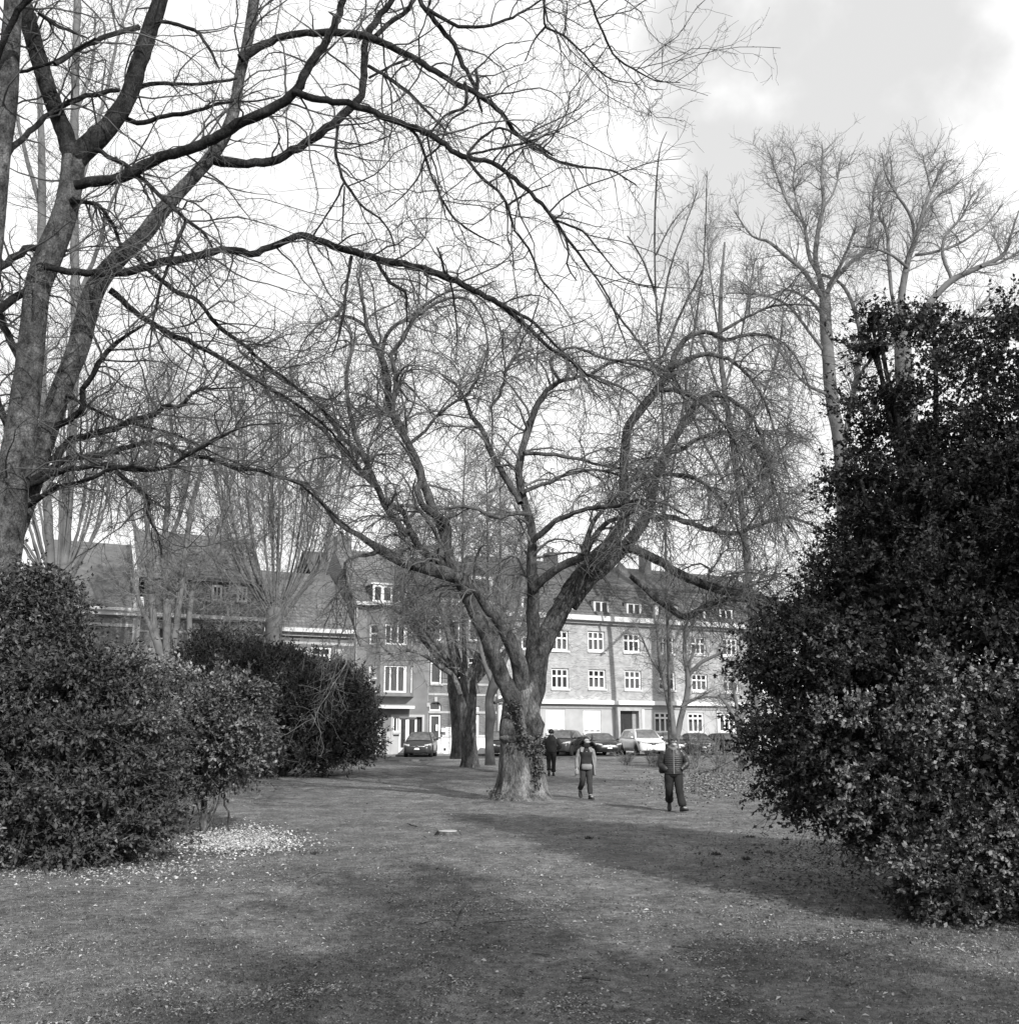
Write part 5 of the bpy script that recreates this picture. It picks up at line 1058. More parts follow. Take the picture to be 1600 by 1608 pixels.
# two whips rising above the old tree
bare_tree('young_tree', 'young whip like tree with tall upright shoots rising above the old tree', 1050, 1190, 47,
    [([(1052, 1190, 6), (1050, 1050, 4.5), (1046, 900, 4), (1042, 700, 3.5), (1036, 560, 3.2), (1030, 470, 3), (1028, 380, 3), (1030, 300, 3), (1036, 235, 2), (1047, 206, 1)], 0, 0)],
    [([(1046, 800, 3.2), (1070, 650, 3), (1090, 520, 3), (1104, 420, 2.6), (1108, 350, 2.2), (1110, 268, 1.2)], 0, .4), ([(1034, 520, 4), (1050, 430, 3), (1070, 370, 2), (1095, 300, 1.2)], 0, -.4), ([(1032, 470, 4), (1010, 410, 3), (985, 370, 2)], 0, .5), ([(1044, 600, 5), (1005, 540, 4), (960, 480, 3), (935, 440, 2)], 0, .6), ([(1030, 400, 3), (1055, 350, 2), (1082, 320, 1)], 0, .2), ([(1040, 560, 5), (1075, 480, 4), (1105, 420, 3)], 0, -.8)],
    M['bark_mid'], M['twig_far'], 50, (.6, 2.2), 220, (.3, 1.1), 500, (.2, .5), r1=.018, r2=.012, r3=.009, trop=(0, 0, .22), group=GR)
# pollards behind: many upright shoots
def fan(x0, y0, n, spread, top, w0, seed, lean=0.0, bow=.25, y0s=14):
    rg = np.random.default_rng(seed); out = []
    for i in range(n):
        t = (i+.5)/n*2-1+rg.normal(0, .08); h = (y0-top)*(1-.28*t*t)*rg.uniform(.72, 1.05); x1 = x0+t*spread+lean*h; bx = x0+t*y0s
        out.append(([(bx, y0+rg.uniform(-8, 12), w0*rg.uniform(.7, 1.1)), (bx+(x1-bx)*.38+t*spread*bow*.5, y0-h*.3, w0*.72), (bx+(x1-bx)*.75+t*spread*bow*.3, y0-h*.65, w0*.45), (x1+rg.normal(0, 6), y0-h, 1.6)], 0, rg.uniform(-2.2, 2.2)))
    return out
bare_tree('pollard_tree', 'pollarded tree with a brush of upright shoots behind the dark rounded bush', 432, 1190, 52,
    [([(430, 1190, 30), (428, 1100, 26), (430, 1010, 24), (430, 975, 27), (432, 955, 24)], 0, 0)], fan(432, 960, 32, 115, 580, 3.6, 3, y0s=15, bow=.35),
    M['bark_far'], M['twig_far'], 380, (1.0, 2.8), 2000, (.5, 1.6), 8000, (.3, .8), r1=.024, r2=.014, r3=.009, trop=(0, 0, .14), ang=(18, 55), group=GR, mop=(432, 935, 95, 52, 420, (.5, 1.8)))
bare_tree('multi_stem_tree', 'pale multi stemmed tree standing before the mansard house', 262, 1190, 48,
    [([(262, 1190, 22), (260, 1100, 20), (262, 1035, 18)], 0, 0)],
    [([(255, 1040, 13), (243, 990, 12), (238, 930, 11), (235, 860, 9), (228, 780, 7), (235, 700, 4), (240, 620, 2)], 0, 0), ([(262, 1040, 13), (262, 960, 12), (258, 880, 10), (262, 800, 8), (270, 720, 6), (268, 640, 4), (262, 570, 2)], 0, .5), ([(270, 1040, 11), (280, 960, 10), (290, 880, 9), (300, 800, 8), (315, 740, 6), (322, 660, 3)], 0, -.6),
     ([(300, 1060, 9), (298, 960, 9), (310, 900, 8), (330, 860, 6), (352, 800, 4), (372, 730, 2)], 0, .8), ([(235, 900, 7), (215, 840, 6), (200, 780, 4), (185, 720, 2)], 0, .3), ([(262, 860, 7), (285, 800, 6), (296, 730, 4), (300, 640, 2)], .3, -.3), ([(245, 1010, 8), (225, 960, 7), (210, 920, 5), (205, 900, 3)], 0, -.5),
     ([(270, 1030, 8), (290, 1020, 7), (318, 1015, 6), (345, 1000, 4), (375, 985, 2)], 0, -1), ([(258, 900, 6), (240, 820, 5), (215, 740, 3), (210, 660, 2)], .3, 1)],
    M['bark_pale'], M['twig_pale'], 220, (.8, 2.6), 1500, (.5, 1.5), 6000, (.25, .8), r1=.024, r2=.014, r3=.009, trop=(0, 0, .1), ang=(22, 65), group=GR, mop=(285, 930, 100, 70, 160, (.5, 1.6)))
bare_tree('poplar_tree', 'pale fan shaped tree with straight rising stems behind the near tree', 95, 1190, 36,
    [([(92, 1200, 44), (92, 1000, 40), (90, 900, 40)], 0, 0)], fan(90, 905, 20, 95, 480, 5, 8, y0s=22, bow=.4)+[([(100, 900, 15), (112, 700, 14), (118, 500, 13), (116, 300, 13), (118, 140, 12), (122, 0, 11), (125, -120, 8)], 0, 0), ([(80, 900, 14), (70, 700, 13), (64, 500, 12), (66, 300, 12), (62, 150, 8), (50, 20, 4)], 0, 1), ([(116, 330, 8), (140, 240, 7), (165, 150, 6), (185, 60, 4), (215, -30, 3)], 0, .5), ([(66, 330, 8), (40, 240, 6), (20, 150, 4), (10, 60, 2)], 1, .5), ([(118, 480, 8), (150, 400, 6), (170, 330, 5), (200, 260, 3)], 0, -1), ([(118, 180, 7), (145, 100, 5), (150, 20, 3)], 0, 1), ([(64, 450, 7), (90, 380, 6), (96, 300, 4), (100, 230, 2)], 1, 0)],
    M['bark_pale'], M['twig_pale'], 360, (.7, 2.2), 2000, (.4, 1.2), 5000, (.2, .6), r1=.018, r2=.010, r3=.0065, trop=(0, 0, .08), ang=(22, 65), group=GR)
# stout twin trunks behind the old tree
bare_tree('twin_trunk_tree', 'stout tree with twin fused trunks directly behind the old tree, left of it', 735, 1205, 45,
    [([(738, 1206, 30), (738, 1190, 26), (735, 1160, 25), (734, 1120, 27), (735, 1085, 29), (738, 1055, 30)], 0, 0), ([(717, 1192, 20), (718, 1160, 17), (716, 1120, 18), (713, 1085, 19), (712, 1060, 18)], 1.3, 1.2)],
    fan(732, 1062, 9, 110, 700, 8, 12, y0s=18, bow=.9)+[([(748, 1090, 12), (742, 1062, 11), (735, 1050, 9)], -.3, -.3), ([(722, 1090, 9), (712, 1062, 9), (690, 1046, 8), (668, 1030, 6), (640, 1022, 5), (615, 1028, 4), (598, 1012, 2)], -.3, -1.5), ([(716, 1060, 12), (705, 1000, 10), (690, 950, 8), (680, 920, 5), (672, 890, 3)], 0, -2), ([(748, 1060, 14), (765, 1020, 12), (785, 975, 10), (800, 930, 7), (815, 880, 4)], 0, -1), ([(708, 1045, 8), (680, 1005, 7), (655, 975, 5), (630, 960, 3)], 0, -1.4)],
    M['bark_base'], M['twig_far'], 420, (.8, 2.4), 2800, (.4, 1.4), 12000, (.25, .7), r1=.022, r2=.013, r3=.008, trop=(0, 0, .03), ang=(25, 75), group=GR, mop=(685, 985, 85, 55, 420, (.4, 1.4)))
bare_tree('knobbly_tree', 'slim knobbly trunked tree between the twin trunks and the old tree', 775, 1200, 43,
    [([(770, 1202, 17), (768, 1180, 13), (768, 1150, 13), (771, 1125, 16), (768, 1100, 13), (776, 1075, 18), (780, 1060, 15)], 0, 0)],
    [([(780, 1065, 10), (790, 1045, 9), (800, 1020, 8), (815, 1000, 6), (835, 975, 4)], 0, .5), ([(778, 1062, 9), (776, 1030, 8), (785, 1000, 7), (792, 960, 5), (790, 900, 3)], 0, -.5), ([(776, 1104, 5), (790, 1098, 5), (800, 1094, 4)], 0, .6), ([(772, 1070, 8), (760, 1040, 7), (752, 1000, 5), (748, 950, 3)], 0, .5)],
    M['bark_far'], M['twig_far'], 90, (.5, 1.8), 500, (.3, 1.0), 1300, (.2, .5), r1=.02, r2=.012, r3=.008, trop=(0, 0, .08), ang=(25, 65), group=GR, lump_=.14)
bare_tree('forked_tree', 'small forked tree standing behind the man in the quilted jacket', 1062, 1192, 50,
    [([(1061, 1194, 15), (1060, 1175, 13), (1060, 1153, 14)], 0, 0)],
    [([(1058, 1156, 11), (1054, 1124, 10), (1048, 1091, 9), (1041, 1062, 8), (1036, 1034, 7), (1033, 1000, 5), (1026, 960, 3)], 0, 0), ([(1063, 1156, 10), (1072, 1115, 9), (1079, 1091, 9), (1080, 1062, 8), (1075, 1027, 7), (1077, 990, 5), (1085, 950, 3)], 0, .4), ([(1081, 1062, 6), (1100, 1041, 6), (1129, 1027, 4), (1148, 1012, 2)], .2, -.5),
     ([(1048, 1091, 6), (1050, 1060, 6), (1045, 1020, 4), (1050, 985, 2)], 0, .5), ([(1070, 1110, 5), (1090, 1098, 5), (1120, 1094, 3), (1150, 1100, 2)], 0, -.6), ([(1041, 1062, 5), (1020, 1030, 4), (1008, 1000, 2)], 0, .5), ([(1077, 1000, 5), (1090, 975, 5), (1097, 955, 3)], .3, .2), ([(1080, 1075, 5), (1083, 1040, 5), (1095, 1010, 3)], .3, .8)],
    M['bark_far'], M['twig_far'], 110, (.5, 2.0), 600, (.3, 1.1), 1500, (.2, .6), r1=.02, r2=.012, r3=.008, trop=(0, 0, .0), ang=(25, 65), group=GR)
bare_tree('crooked_tree', 'small crooked bare tree at the left edge of the big evergreen', 1165, 1206, 44,
    [([(1166, 1208, 14), (1164, 1190, 10), (1163, 1160, 10), (1161, 1140, 11), (1158, 1128, 12)], 0, 0)],
    [([(1158, 1135, 8), (1148, 1120, 7), (1140, 1105, 5), (1128, 1092, 3)], 0, -.3), ([(1162, 1132, 8), (1170, 1112, 6), (1178, 1090, 5), (1180, 1060, 3)], 0, .4), ([(1158, 1128, 7), (1156, 1100, 5), (1150, 1070, 4), (1155, 1040, 2)], 0, .5)],
    M['bark_far'], M['twig_far'], 60, (.4, 1.5), 260, (.3, .9), 600, (.2, .5), r1=.016, r2=.010, r3=.007, trop=(0, 0, .05), ang=(25, 70), group=GR)
# far row behind the houses showing between the crowns
# bare shrubs right of the path
def bare_shrub(label, px, py, Y, h, n, spread, m='twig_far'):
    b = np.array((gx(px, Y), Y, float(ground_z(gx(px, Y), Y)))); root = thing('bare_shrub', label, 'shrub', b, group='bare shrubs at the park edge')
    d = np.stack([R_.normal(0, spread, n), R_.normal(0, spread, n), np.ones(n)], 1); pos = b+np.stack([R_.normal(0, .1, n), R_.normal(0, .1, n), np.zeros(n)], 1)
    g = grow(pos, d, R_.uniform(.5, 1, n)*h, np.full(n, .018), np.full(n, .007), K=7, wander=.1, trop=(0, 0, .05))
    for i in range(n):
        v, f = tubes(g[0][i:i+1], g[1][i:i+1], 5, .2, i); link('stem', npmesh('stem', v-b, f), M[m], root)
    pos, dd_, rl, tt = spawn([g], n*22, .2, 1, 25, 60); g2 = grow(pos, dd_, R_.uniform(.1, .4, len(pos))*h, np.full(len(pos), .007), np.full(len(pos), .005), K=4, wander=.2, trop=(0, 0, .1))
    put_twigs(root, b, [g2], M[m], [3])
bare_shrub('bare twiggy shrub just right of the walking man, leaning stems', 1092, 1206, 46, 2.0, 12, .35)
bare_shrub('dense bare shrub in the middle of the leaf litter patch', 1133, 1215, 42, 1.6, 14, .3)
bare_shrub('bare shrub at the foot of the small crooked tree', 1168, 1206, 43.6, 1.1, 12, .5)
bare_shrub('knee high bare shrub before the white off-road car', 985, 1196, 50, .75, 12, .5)
bare_shrub('small bare shrub left of the quilted jacket', 1028, 1196, 49, .8, 12, .4)
# off-frame trees behind the path, whose shade falls over the foreground
def back_tree(label, x, y, h, cr, seed=1):
    rg = np.random.default_rng(seed); b = np.array((x, y, 0.0)); root = thing('park_tree', label, 'tree', b, group='tall bare trees behind the viewpoint')
    K = 14; p = np.stack([x+np.cumsum(rg.normal(0, .05, K)), y+np.cumsum(rg.normal(0, .05, K)), np.linspace(-.1, h*.76, K)], 1); r = np.linspace(.30, .12, K)
    v, f = tubes(p[None], r[None], 14, .1, seed); link('trunk', npmesh('trunk', v-b, f), M['bark_mid'], root)
    pos = np.repeat(p[-4:], 3, 0); a = rg.uniform(0, 6.28, len(pos)); d = np.stack([np.cos(a)*.7, np.sin(a)*.7, np.ones(len(pos))], 1)
    g = grow(pos, d, rg.uniform(.10, .17, len(pos))*h, np.full(len(pos), .07), np.full(len(pos), .02), K=10, wander=.12, trop=(0, 0, .05), rg=rg)
    for i in range(len(pos)): v, f = tubes(g[0][i:i+1], g[1][i:i+1], 8, .1, i); link('limb', npmesh('limb', v-b, f), M['bark_mid'], root)
    pos, d, rl, tt = spawn([g], 150, .15, 1, 30, 70, rg=rg); g1 = grow(pos, d, rg.uniform(.5, 1.4, len(pos)), np.clip(rl*.6, .02, .05), np.full(len(pos), .014), K=7, wander=.18, rg=rg)
    pos, d, rl, tt = spawn([g, g1], 2600, .2, 1, 30, 75, rg=rg); g2 = grow(pos, d, rg.uniform(.3, .9, len(pos)), np.full(len(pos), .02), np.full(len(pos), .010), K=5, wander=.25, rg=rg)
    put_twigs(root, b, [g1, g2], M['twig'], [4, 3]); return root
for lb, tx_, ty_, hh_, sd_ in (('tall bare tree far behind the viewpoint, shading the lower left lawn', -2.1, 6.6, 20, 9), ('tall bare tree far behind the viewpoint, shading the centre of the lawn', -.6, 11.3, 20, 14)):
    dd_ = .83*hh_/math.tan(SUN_EL); back_tree(lb, tx_+SUN_AZ[0]*dd_, ty_+SUN_AZ[1]*dd_, hh_, .24, sd_)

# ================================================================ evergreen shrubs
def blob_points(blobs, n, rg=R_, shell=.55):
    """points through a union of ellipsoids given as (x,y,z,rx,ry,rz), denser near the surface; returns positions and outward directions"""
    B = np.array([(*q_, 1.0)[:7] for q_ in blobs]); wgt = (B[:, 3]*B[:, 4]+B[:, 4]*B[:, 5]+B[:, 3]*B[:, 5])*B[:, 6]; ch = rg.choice(len(B), n, p=wgt/wgt.sum()); q = B[ch]
    d = norm(rg.normal(size=(n, 3))); r = shell+(1-shell)*rg.random(n)**.6
    return q[:, :3]+d*q[:, 3:6]*r[:, None], norm(d/q[:, 3:6])
def px_blob(px, py, wpx, hpx, Y, dy, wt=1.0):
    c = P(px, py, Y); s = Y/1600.0; return (c[0], c[1], c[2], wpx*s, dy, hpx*s, wt)
def shrub(name, label, bx, Y, blobs, nshoot, lshoot, K, nleaf, lsize, aspect, shade, m='leaf', trop=(0, 0, .05), group=None, stems=10, shell=.45, rs=.006, wander=.2, flat=1.0, tw='twig', keep=None, out=1.0, upb=0.0, zmin=0.04, stem_r=.05, clumps=0, rc=.25, light=.12, flt=.75, sprays=0, slen=(.3, .8), sun_tint_zone=None, fill=0, bark='bark_near'):
    b = np.array((bx, Y, float(ground_z(bx, Y)))); root = thing(name, label, 'shrub' if 'tree' not in name else 'tree', b, group=group)
    gain = np.ones(nshoot)
    if clumps:
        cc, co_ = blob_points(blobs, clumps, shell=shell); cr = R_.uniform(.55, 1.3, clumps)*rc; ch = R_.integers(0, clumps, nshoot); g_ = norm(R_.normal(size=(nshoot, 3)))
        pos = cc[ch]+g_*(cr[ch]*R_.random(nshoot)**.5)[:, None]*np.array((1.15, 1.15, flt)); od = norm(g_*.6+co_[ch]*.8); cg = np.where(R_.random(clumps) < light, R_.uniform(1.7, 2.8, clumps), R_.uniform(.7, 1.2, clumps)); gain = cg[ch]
        if sun_tint_zone: lz = sun_tint_zone(cc); cg = np.where(lz & (R_.random(clumps) < .6), R_.uniform(2.6, 6.0, clumps), cg); gain = cg[ch]  # clumps in this zone get paler leaves: sunlight put into the colour
    else: pos, od = blob_points(blobs, nshoot, shell=shell)
    if keep is not None: k = keep(pos); pos, od, gain = pos[k], od[k], gain[k]
    k = pos[:, 2] > gz(pos[:, 1])+zmin; pos, od, gain = pos[k], od[k], gain[k]; n = len(pos)
    d = od*out+R_.normal(0, .5, (n, 3)); d[:, 2] += upb; ln_ = R_.uniform(*lshoot, n)
    if sprays: kx = R_.choice(n, sprays, replace=False); ln_[kx] = R_.uniform(*slen, sprays); d[kx] = od[kx]*1.2+R_.normal(0, .35, (sprays, 3)); d[kx, 2] += .25
    sh = grow(pos, d, ln_, np.full(n, rs), np.full(n, rs*.5), K=K, wander=wander, trop=trop)
    put_twigs(root, b, [sh], M[tw], [3], name='branchlets')
    tt = R_.uniform(.05, 1, n*nleaf)*(K-1.001); bi = np.repeat(np.arange(n), nleaf); kk = tt.astype(int); u = (tt-kk)[:, None]; A0, A1 = sh[0][bi, kk], sh[0][bi, kk+1]
    lp = A0*(1-u)+A1*u; tn = norm(A1-A0); pr = R_.normal(size=lp.shape); pr = norm(pr-tn*np.sum(pr*tn, 1, keepdims=True)); aa = np.radians(R_.uniform(30, 75, len(lp)))[:, None]; ld = tn*np.cos(aa)+pr*np.sin(aa); ls = R_.uniform(*lsize, len(lp))
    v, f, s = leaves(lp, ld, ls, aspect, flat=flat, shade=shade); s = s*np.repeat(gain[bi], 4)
    k3 = np.repeat(lp[:, 2] > gz(lp[:, 1])+.02, 1)
    link('foliage', npmesh('foliage', v-b, f, False, attr=s), M[m], root, kind='stuff')
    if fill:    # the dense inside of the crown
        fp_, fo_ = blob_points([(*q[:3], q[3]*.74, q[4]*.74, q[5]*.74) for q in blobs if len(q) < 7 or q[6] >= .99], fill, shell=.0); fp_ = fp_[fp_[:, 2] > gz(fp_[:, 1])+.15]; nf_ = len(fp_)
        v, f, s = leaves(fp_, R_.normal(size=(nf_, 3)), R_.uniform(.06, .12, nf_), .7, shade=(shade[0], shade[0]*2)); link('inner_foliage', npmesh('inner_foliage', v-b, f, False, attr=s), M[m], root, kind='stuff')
    # the stems inside
    B = np.array([q for q in blobs if len(q) < 7 or q[6] >= .99]); ch = R_.choice(len(B), stems)
    for i, c in enumerate(ch):
        q = B[c]; tgt = q[:3]+R_.normal(0, .3, 3)*q[3:6]; a = b+np.array((R_.normal(0, .25), R_.normal(0, .2), -.05)); mid = a*.45+tgt*.55+np.array((0, 0, .25))
        c_ = catmull(np.array([(*a, stem_r), (*mid, stem_r*.7), (*tgt, stem_r*.3)]), 10); c_[1:, :3] += R_.normal(0, .03, (9, 3)); v, f = tubes(c_[None, :, :3], c_[None, :, 3], 7, .15, i)
        link('stem', npmesh('stem', v-b, f), M[bark], root)
    return root
# big dark evergreen on the right
YR = 11.6
bl = [px_blob(1545, 560, 62, 66, YR+.6, .8, .5), px_blob(1625, 620, 90, 130, YR+.4, 1.1, .6), px_blob(1430, 565, 58, 52, YR+.8, .7, .55), px_blob(1480, 645, 105, 70, YR+.6, 1.0, .6), px_blob(1378, 650, 50, 24, YR+.9, .6, .7), px_blob(1560, 780, 190, 150, YR+.6, 1.6),
      px_blob(1430, 760, 58, 50, YR+.8, 1.0, .8), px_blob(1348, 758, 28, 18, YR+.9, .5), px_blob(1398, 705, 50, 40, YR+.8, .8, .85), px_blob(1395, 860, 82, 75, YR+.9, 1.1), px_blob(1335, 930, 60, 50, YR+1.0, .9), px_blob(1262, 978, 46, 34, YR+1.1, .7), px_blob(1208, 1048, 50, 48, YR+1.1, .7), px_blob(1335, 1050, 125, 115, YR+.8, 1.3),
      px_blob(1480, 1000, 190, 170, YR+.3, 1.5), px_blob(1260, 1150, 82, 70, YR+.8, .8), px_blob(1290, 1215, 78, 62, YR+.4, .7), px_blob(1400, 1190, 150, 120, YR+.0, 1.1), px_blob(1550, 1180, 160, 170, YR-.5, 1.3), px_blob(1490, 1290, 120, 90, YR-.8, .9), px_blob(1590, 1340, 110, 90, YR-1.0, .9), px_blob(1470, 1375, 62, 45, YR-1.2, .5), px_blob(1640, 900, 150, 260, YR+.3, 1.8),
      px_blob(1360, 1290, 80, 42, YR-.1, .6), px_blob(1378, 545, 26, 14, YR+.8, .3), px_blob(1590, 510, 36, 34, YR+.6, .5), px_blob(1460, 508, 26, 18, YR+.8, .3), px_blob(1375, 500, 16, 14, YR+.8, .3)]
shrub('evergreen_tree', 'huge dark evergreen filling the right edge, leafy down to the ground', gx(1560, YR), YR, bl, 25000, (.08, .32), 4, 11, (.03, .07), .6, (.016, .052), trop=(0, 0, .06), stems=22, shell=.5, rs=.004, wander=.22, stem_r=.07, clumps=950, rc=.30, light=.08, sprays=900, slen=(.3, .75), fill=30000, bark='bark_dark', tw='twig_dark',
      sun_tint_zone=lambda c: (c[:, 2] < P(0, 1010, YR)[2]) & (c[:, 2] > P(0, 1400, YR)[2]) & (c[:, 0] > gx(1270, YR)) & (c[:, 0] < gx(1560, YR)) & (c[:, 1] < YR+.2))  # lower front of the crown, where sun is painted into the leaves
# left foreground holly, layered
YL = 15.2
bl = [px_blob(45, 945, 60, 44, YL+.6, .7), px_blob(78, 905, 26, 30, YL+.6, .4), px_blob(30, 1010, 95, 70, YL+.5, 1.1), px_blob(105, 1000, 50, 36, YL+.5, .7), px_blob(140, 1070, 92, 46, YL+.4, 1.0), px_blob(215, 1105, 56, 28, YL+.3, .7), px_blob(40, 1140, 150, 90, YL+.1, 1.4), px_blob(162, 1158, 104, 50, YL, 1.1), px_blob(60, 1245, 170, 85, YL-.2, 1.3), px_blob(172, 1250, 84, 60, YL-.2, .9), px_blob(90, 1310, 170, 42, YL-.5, .9), px_blob(205, 1205, 54, 40, YL, .6), px_blob(215, 1300, 36, 26, YL-.2, .4), px_blob(-60, 1150, 120, 180, YL, 1.5)]
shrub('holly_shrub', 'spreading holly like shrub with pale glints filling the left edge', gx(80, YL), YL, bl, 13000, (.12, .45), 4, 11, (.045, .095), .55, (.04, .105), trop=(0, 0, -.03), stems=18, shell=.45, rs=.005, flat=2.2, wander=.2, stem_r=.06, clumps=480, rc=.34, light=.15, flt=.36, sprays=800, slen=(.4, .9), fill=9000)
# young holly tree with a bare leg above the woodchips
YY = 18.2; bx_, by_, bz_ = gpix(322, 1307); YY = by_
bl = [px_blob(330, 1130, 92, 36, YY, .9), px_blob(365, 1095, 46, 30, YY+.2, .6), px_blob(290, 1160, 76, 34, YY-.2, .8), px_blob(355, 1175, 52, 30, YY-.3, .6), px_blob(300, 1205, 50, 26, YY-.2, .5), px_blob(375, 1205, 26, 22, YY, .3), px_blob(270, 1100, 66, 30, YY+.1, .8), px_blob(385, 1140, 22, 40, YY, .4), px_blob(312, 1070, 46, 22, YY, .4)]
yt = shrub('young_holly_tree', 'young holly tree with a slim bare leg rising from pale woodchips', bx_, YY, bl, 3000, (.2, .5), 5, 10, (.05, .10), .55, (.05, .13), trop=(0, 0, -.08), stems=9, shell=.35, rs=.006, flat=1.6, stem_r=.02, clumps=130, rc=.34, flt=.45, light=.3, sprays=120, slen=(.4, .8))
p, r = limb([(324, 1312, 15), (320, 1290, 11), (321, 1265, 10), (322, 1245, 9), (330, 1200, 8), (345, 1160, 6), (350, 1120, 4)], YY, YY, wob=.1); v, f = tubes(p[None], r[None], 10, .15); link('trunk', npmesh('trunk', v-np.array((bx_, YY, float(ground_z(bx_, YY)))), f), M['bark_base'], yt)
# rounded dark bush in the middle distance, upright leafy shoots
YM = 40.0
bl = [px_blob(345, 1075, 70, 80, YM+1, 1.8), px_blob(400, 1110, 110, 85, YM, 2.4), px_blob(490, 1125, 88, 82, YM, 2.2), px_blob(540, 1150, 46, 55, YM-.2, 1.4), px_blob(330, 1045, 46, 40, YM+1, 1.2), px_blob(440, 1060, 60, 34, YM+.2, 1.4), px_blob(300, 1120, 60, 80, YM+1, 1.8), px_blob(540, 1095, 34, 34, YM, 1.0), px_blob(470, 1185, 100, 30, YM-.4, 1.6), px_blob(350, 1010, 28, 22, YM+1, .7)]
shrub('laurel_bush', 'large rounded dark laurel bush in front of the low brick house', gx(430, YM), YM, bl, 9500, (.3, .7), 4, 9, (.12, .22), .32, (.022, .065), clumps=700, rc=.5, light=.08, trop=(0, 0, .22), stems=8, shell=.55, rs=.012, flat=.2, upb=.8, stem_r=.09, group='evergreens')
# hedge filling behind holly on the left
YH = 30.0
bl = [px_blob(60, 1120, 110, 90, YH, 2.5), px_blob(160, 1150, 100, 70, YH, 2.2), px_blob(-40, 1090, 110, 130, YH, 2.5)]
shrub('yew_bush', 'dark yew bush behind the holly shrub at the left edge', gx(80, YH), YH, bl, 3200, (.3, .9), 4, 9, (.09, .18), .4, (.02, .06), trop=(0, 0, .1), stems=6, shell=.5, rs=.01, stem_r=.08, group='evergreens')

# evergreen standing outside the view on the right: its shade keeps the big evergreen dark
cx_, cy_ = 12.4, 3.0
bl = [(cx_, cy_, 1.6, 2.0, 2.0, 1.6), (cx_+.2, cy_, 3.4, 2.2, 2.1, 1.8), (cx_-.1, cy_+.1, 5.3, 1.9, 1.8, 1.7), (cx_, cy_, 7.2, 1.5, 1.5, 1.6), (cx_, cy_, 9.0, .9, .9, 1.4)]
shrub('evergreen_tree', 'tall evergreen beside the viewpoint on the right', cx_, cy_, bl, 7000, (.2, .5), 4, 8, (.14, .26), .6, (.02, .05), stems=8, shell=.2, stem_r=.08, clumps=500, rc=.5)

cx_, cy_ = 7.3, -4.8
bl = [(cx_, cy_, 1.6, 2.1, 2.1, 1.6), (cx_+.2, cy_, 3.6, 2.4, 2.3, 1.8), (cx_-.1, cy_+.1, 5.4, 2.1, 2.0, 1.6), (cx_+1.2, cy_+.6, 6.3, 1.5, 1.5, 1.2), (cx_-.7, cy_, 6.7, 1.3, 1.3, 1.1)]
shrub('evergreen_tree', 'broad evergreen behind the viewpoint, its shade along the bottom of the lawn', cx_, cy_, bl, 5000, (.2, .5), 4, 8, (.14, .26), .6, (.02, .05), stems=8, shell=.2, stem_r=.08, clumps=300, rc=.5)

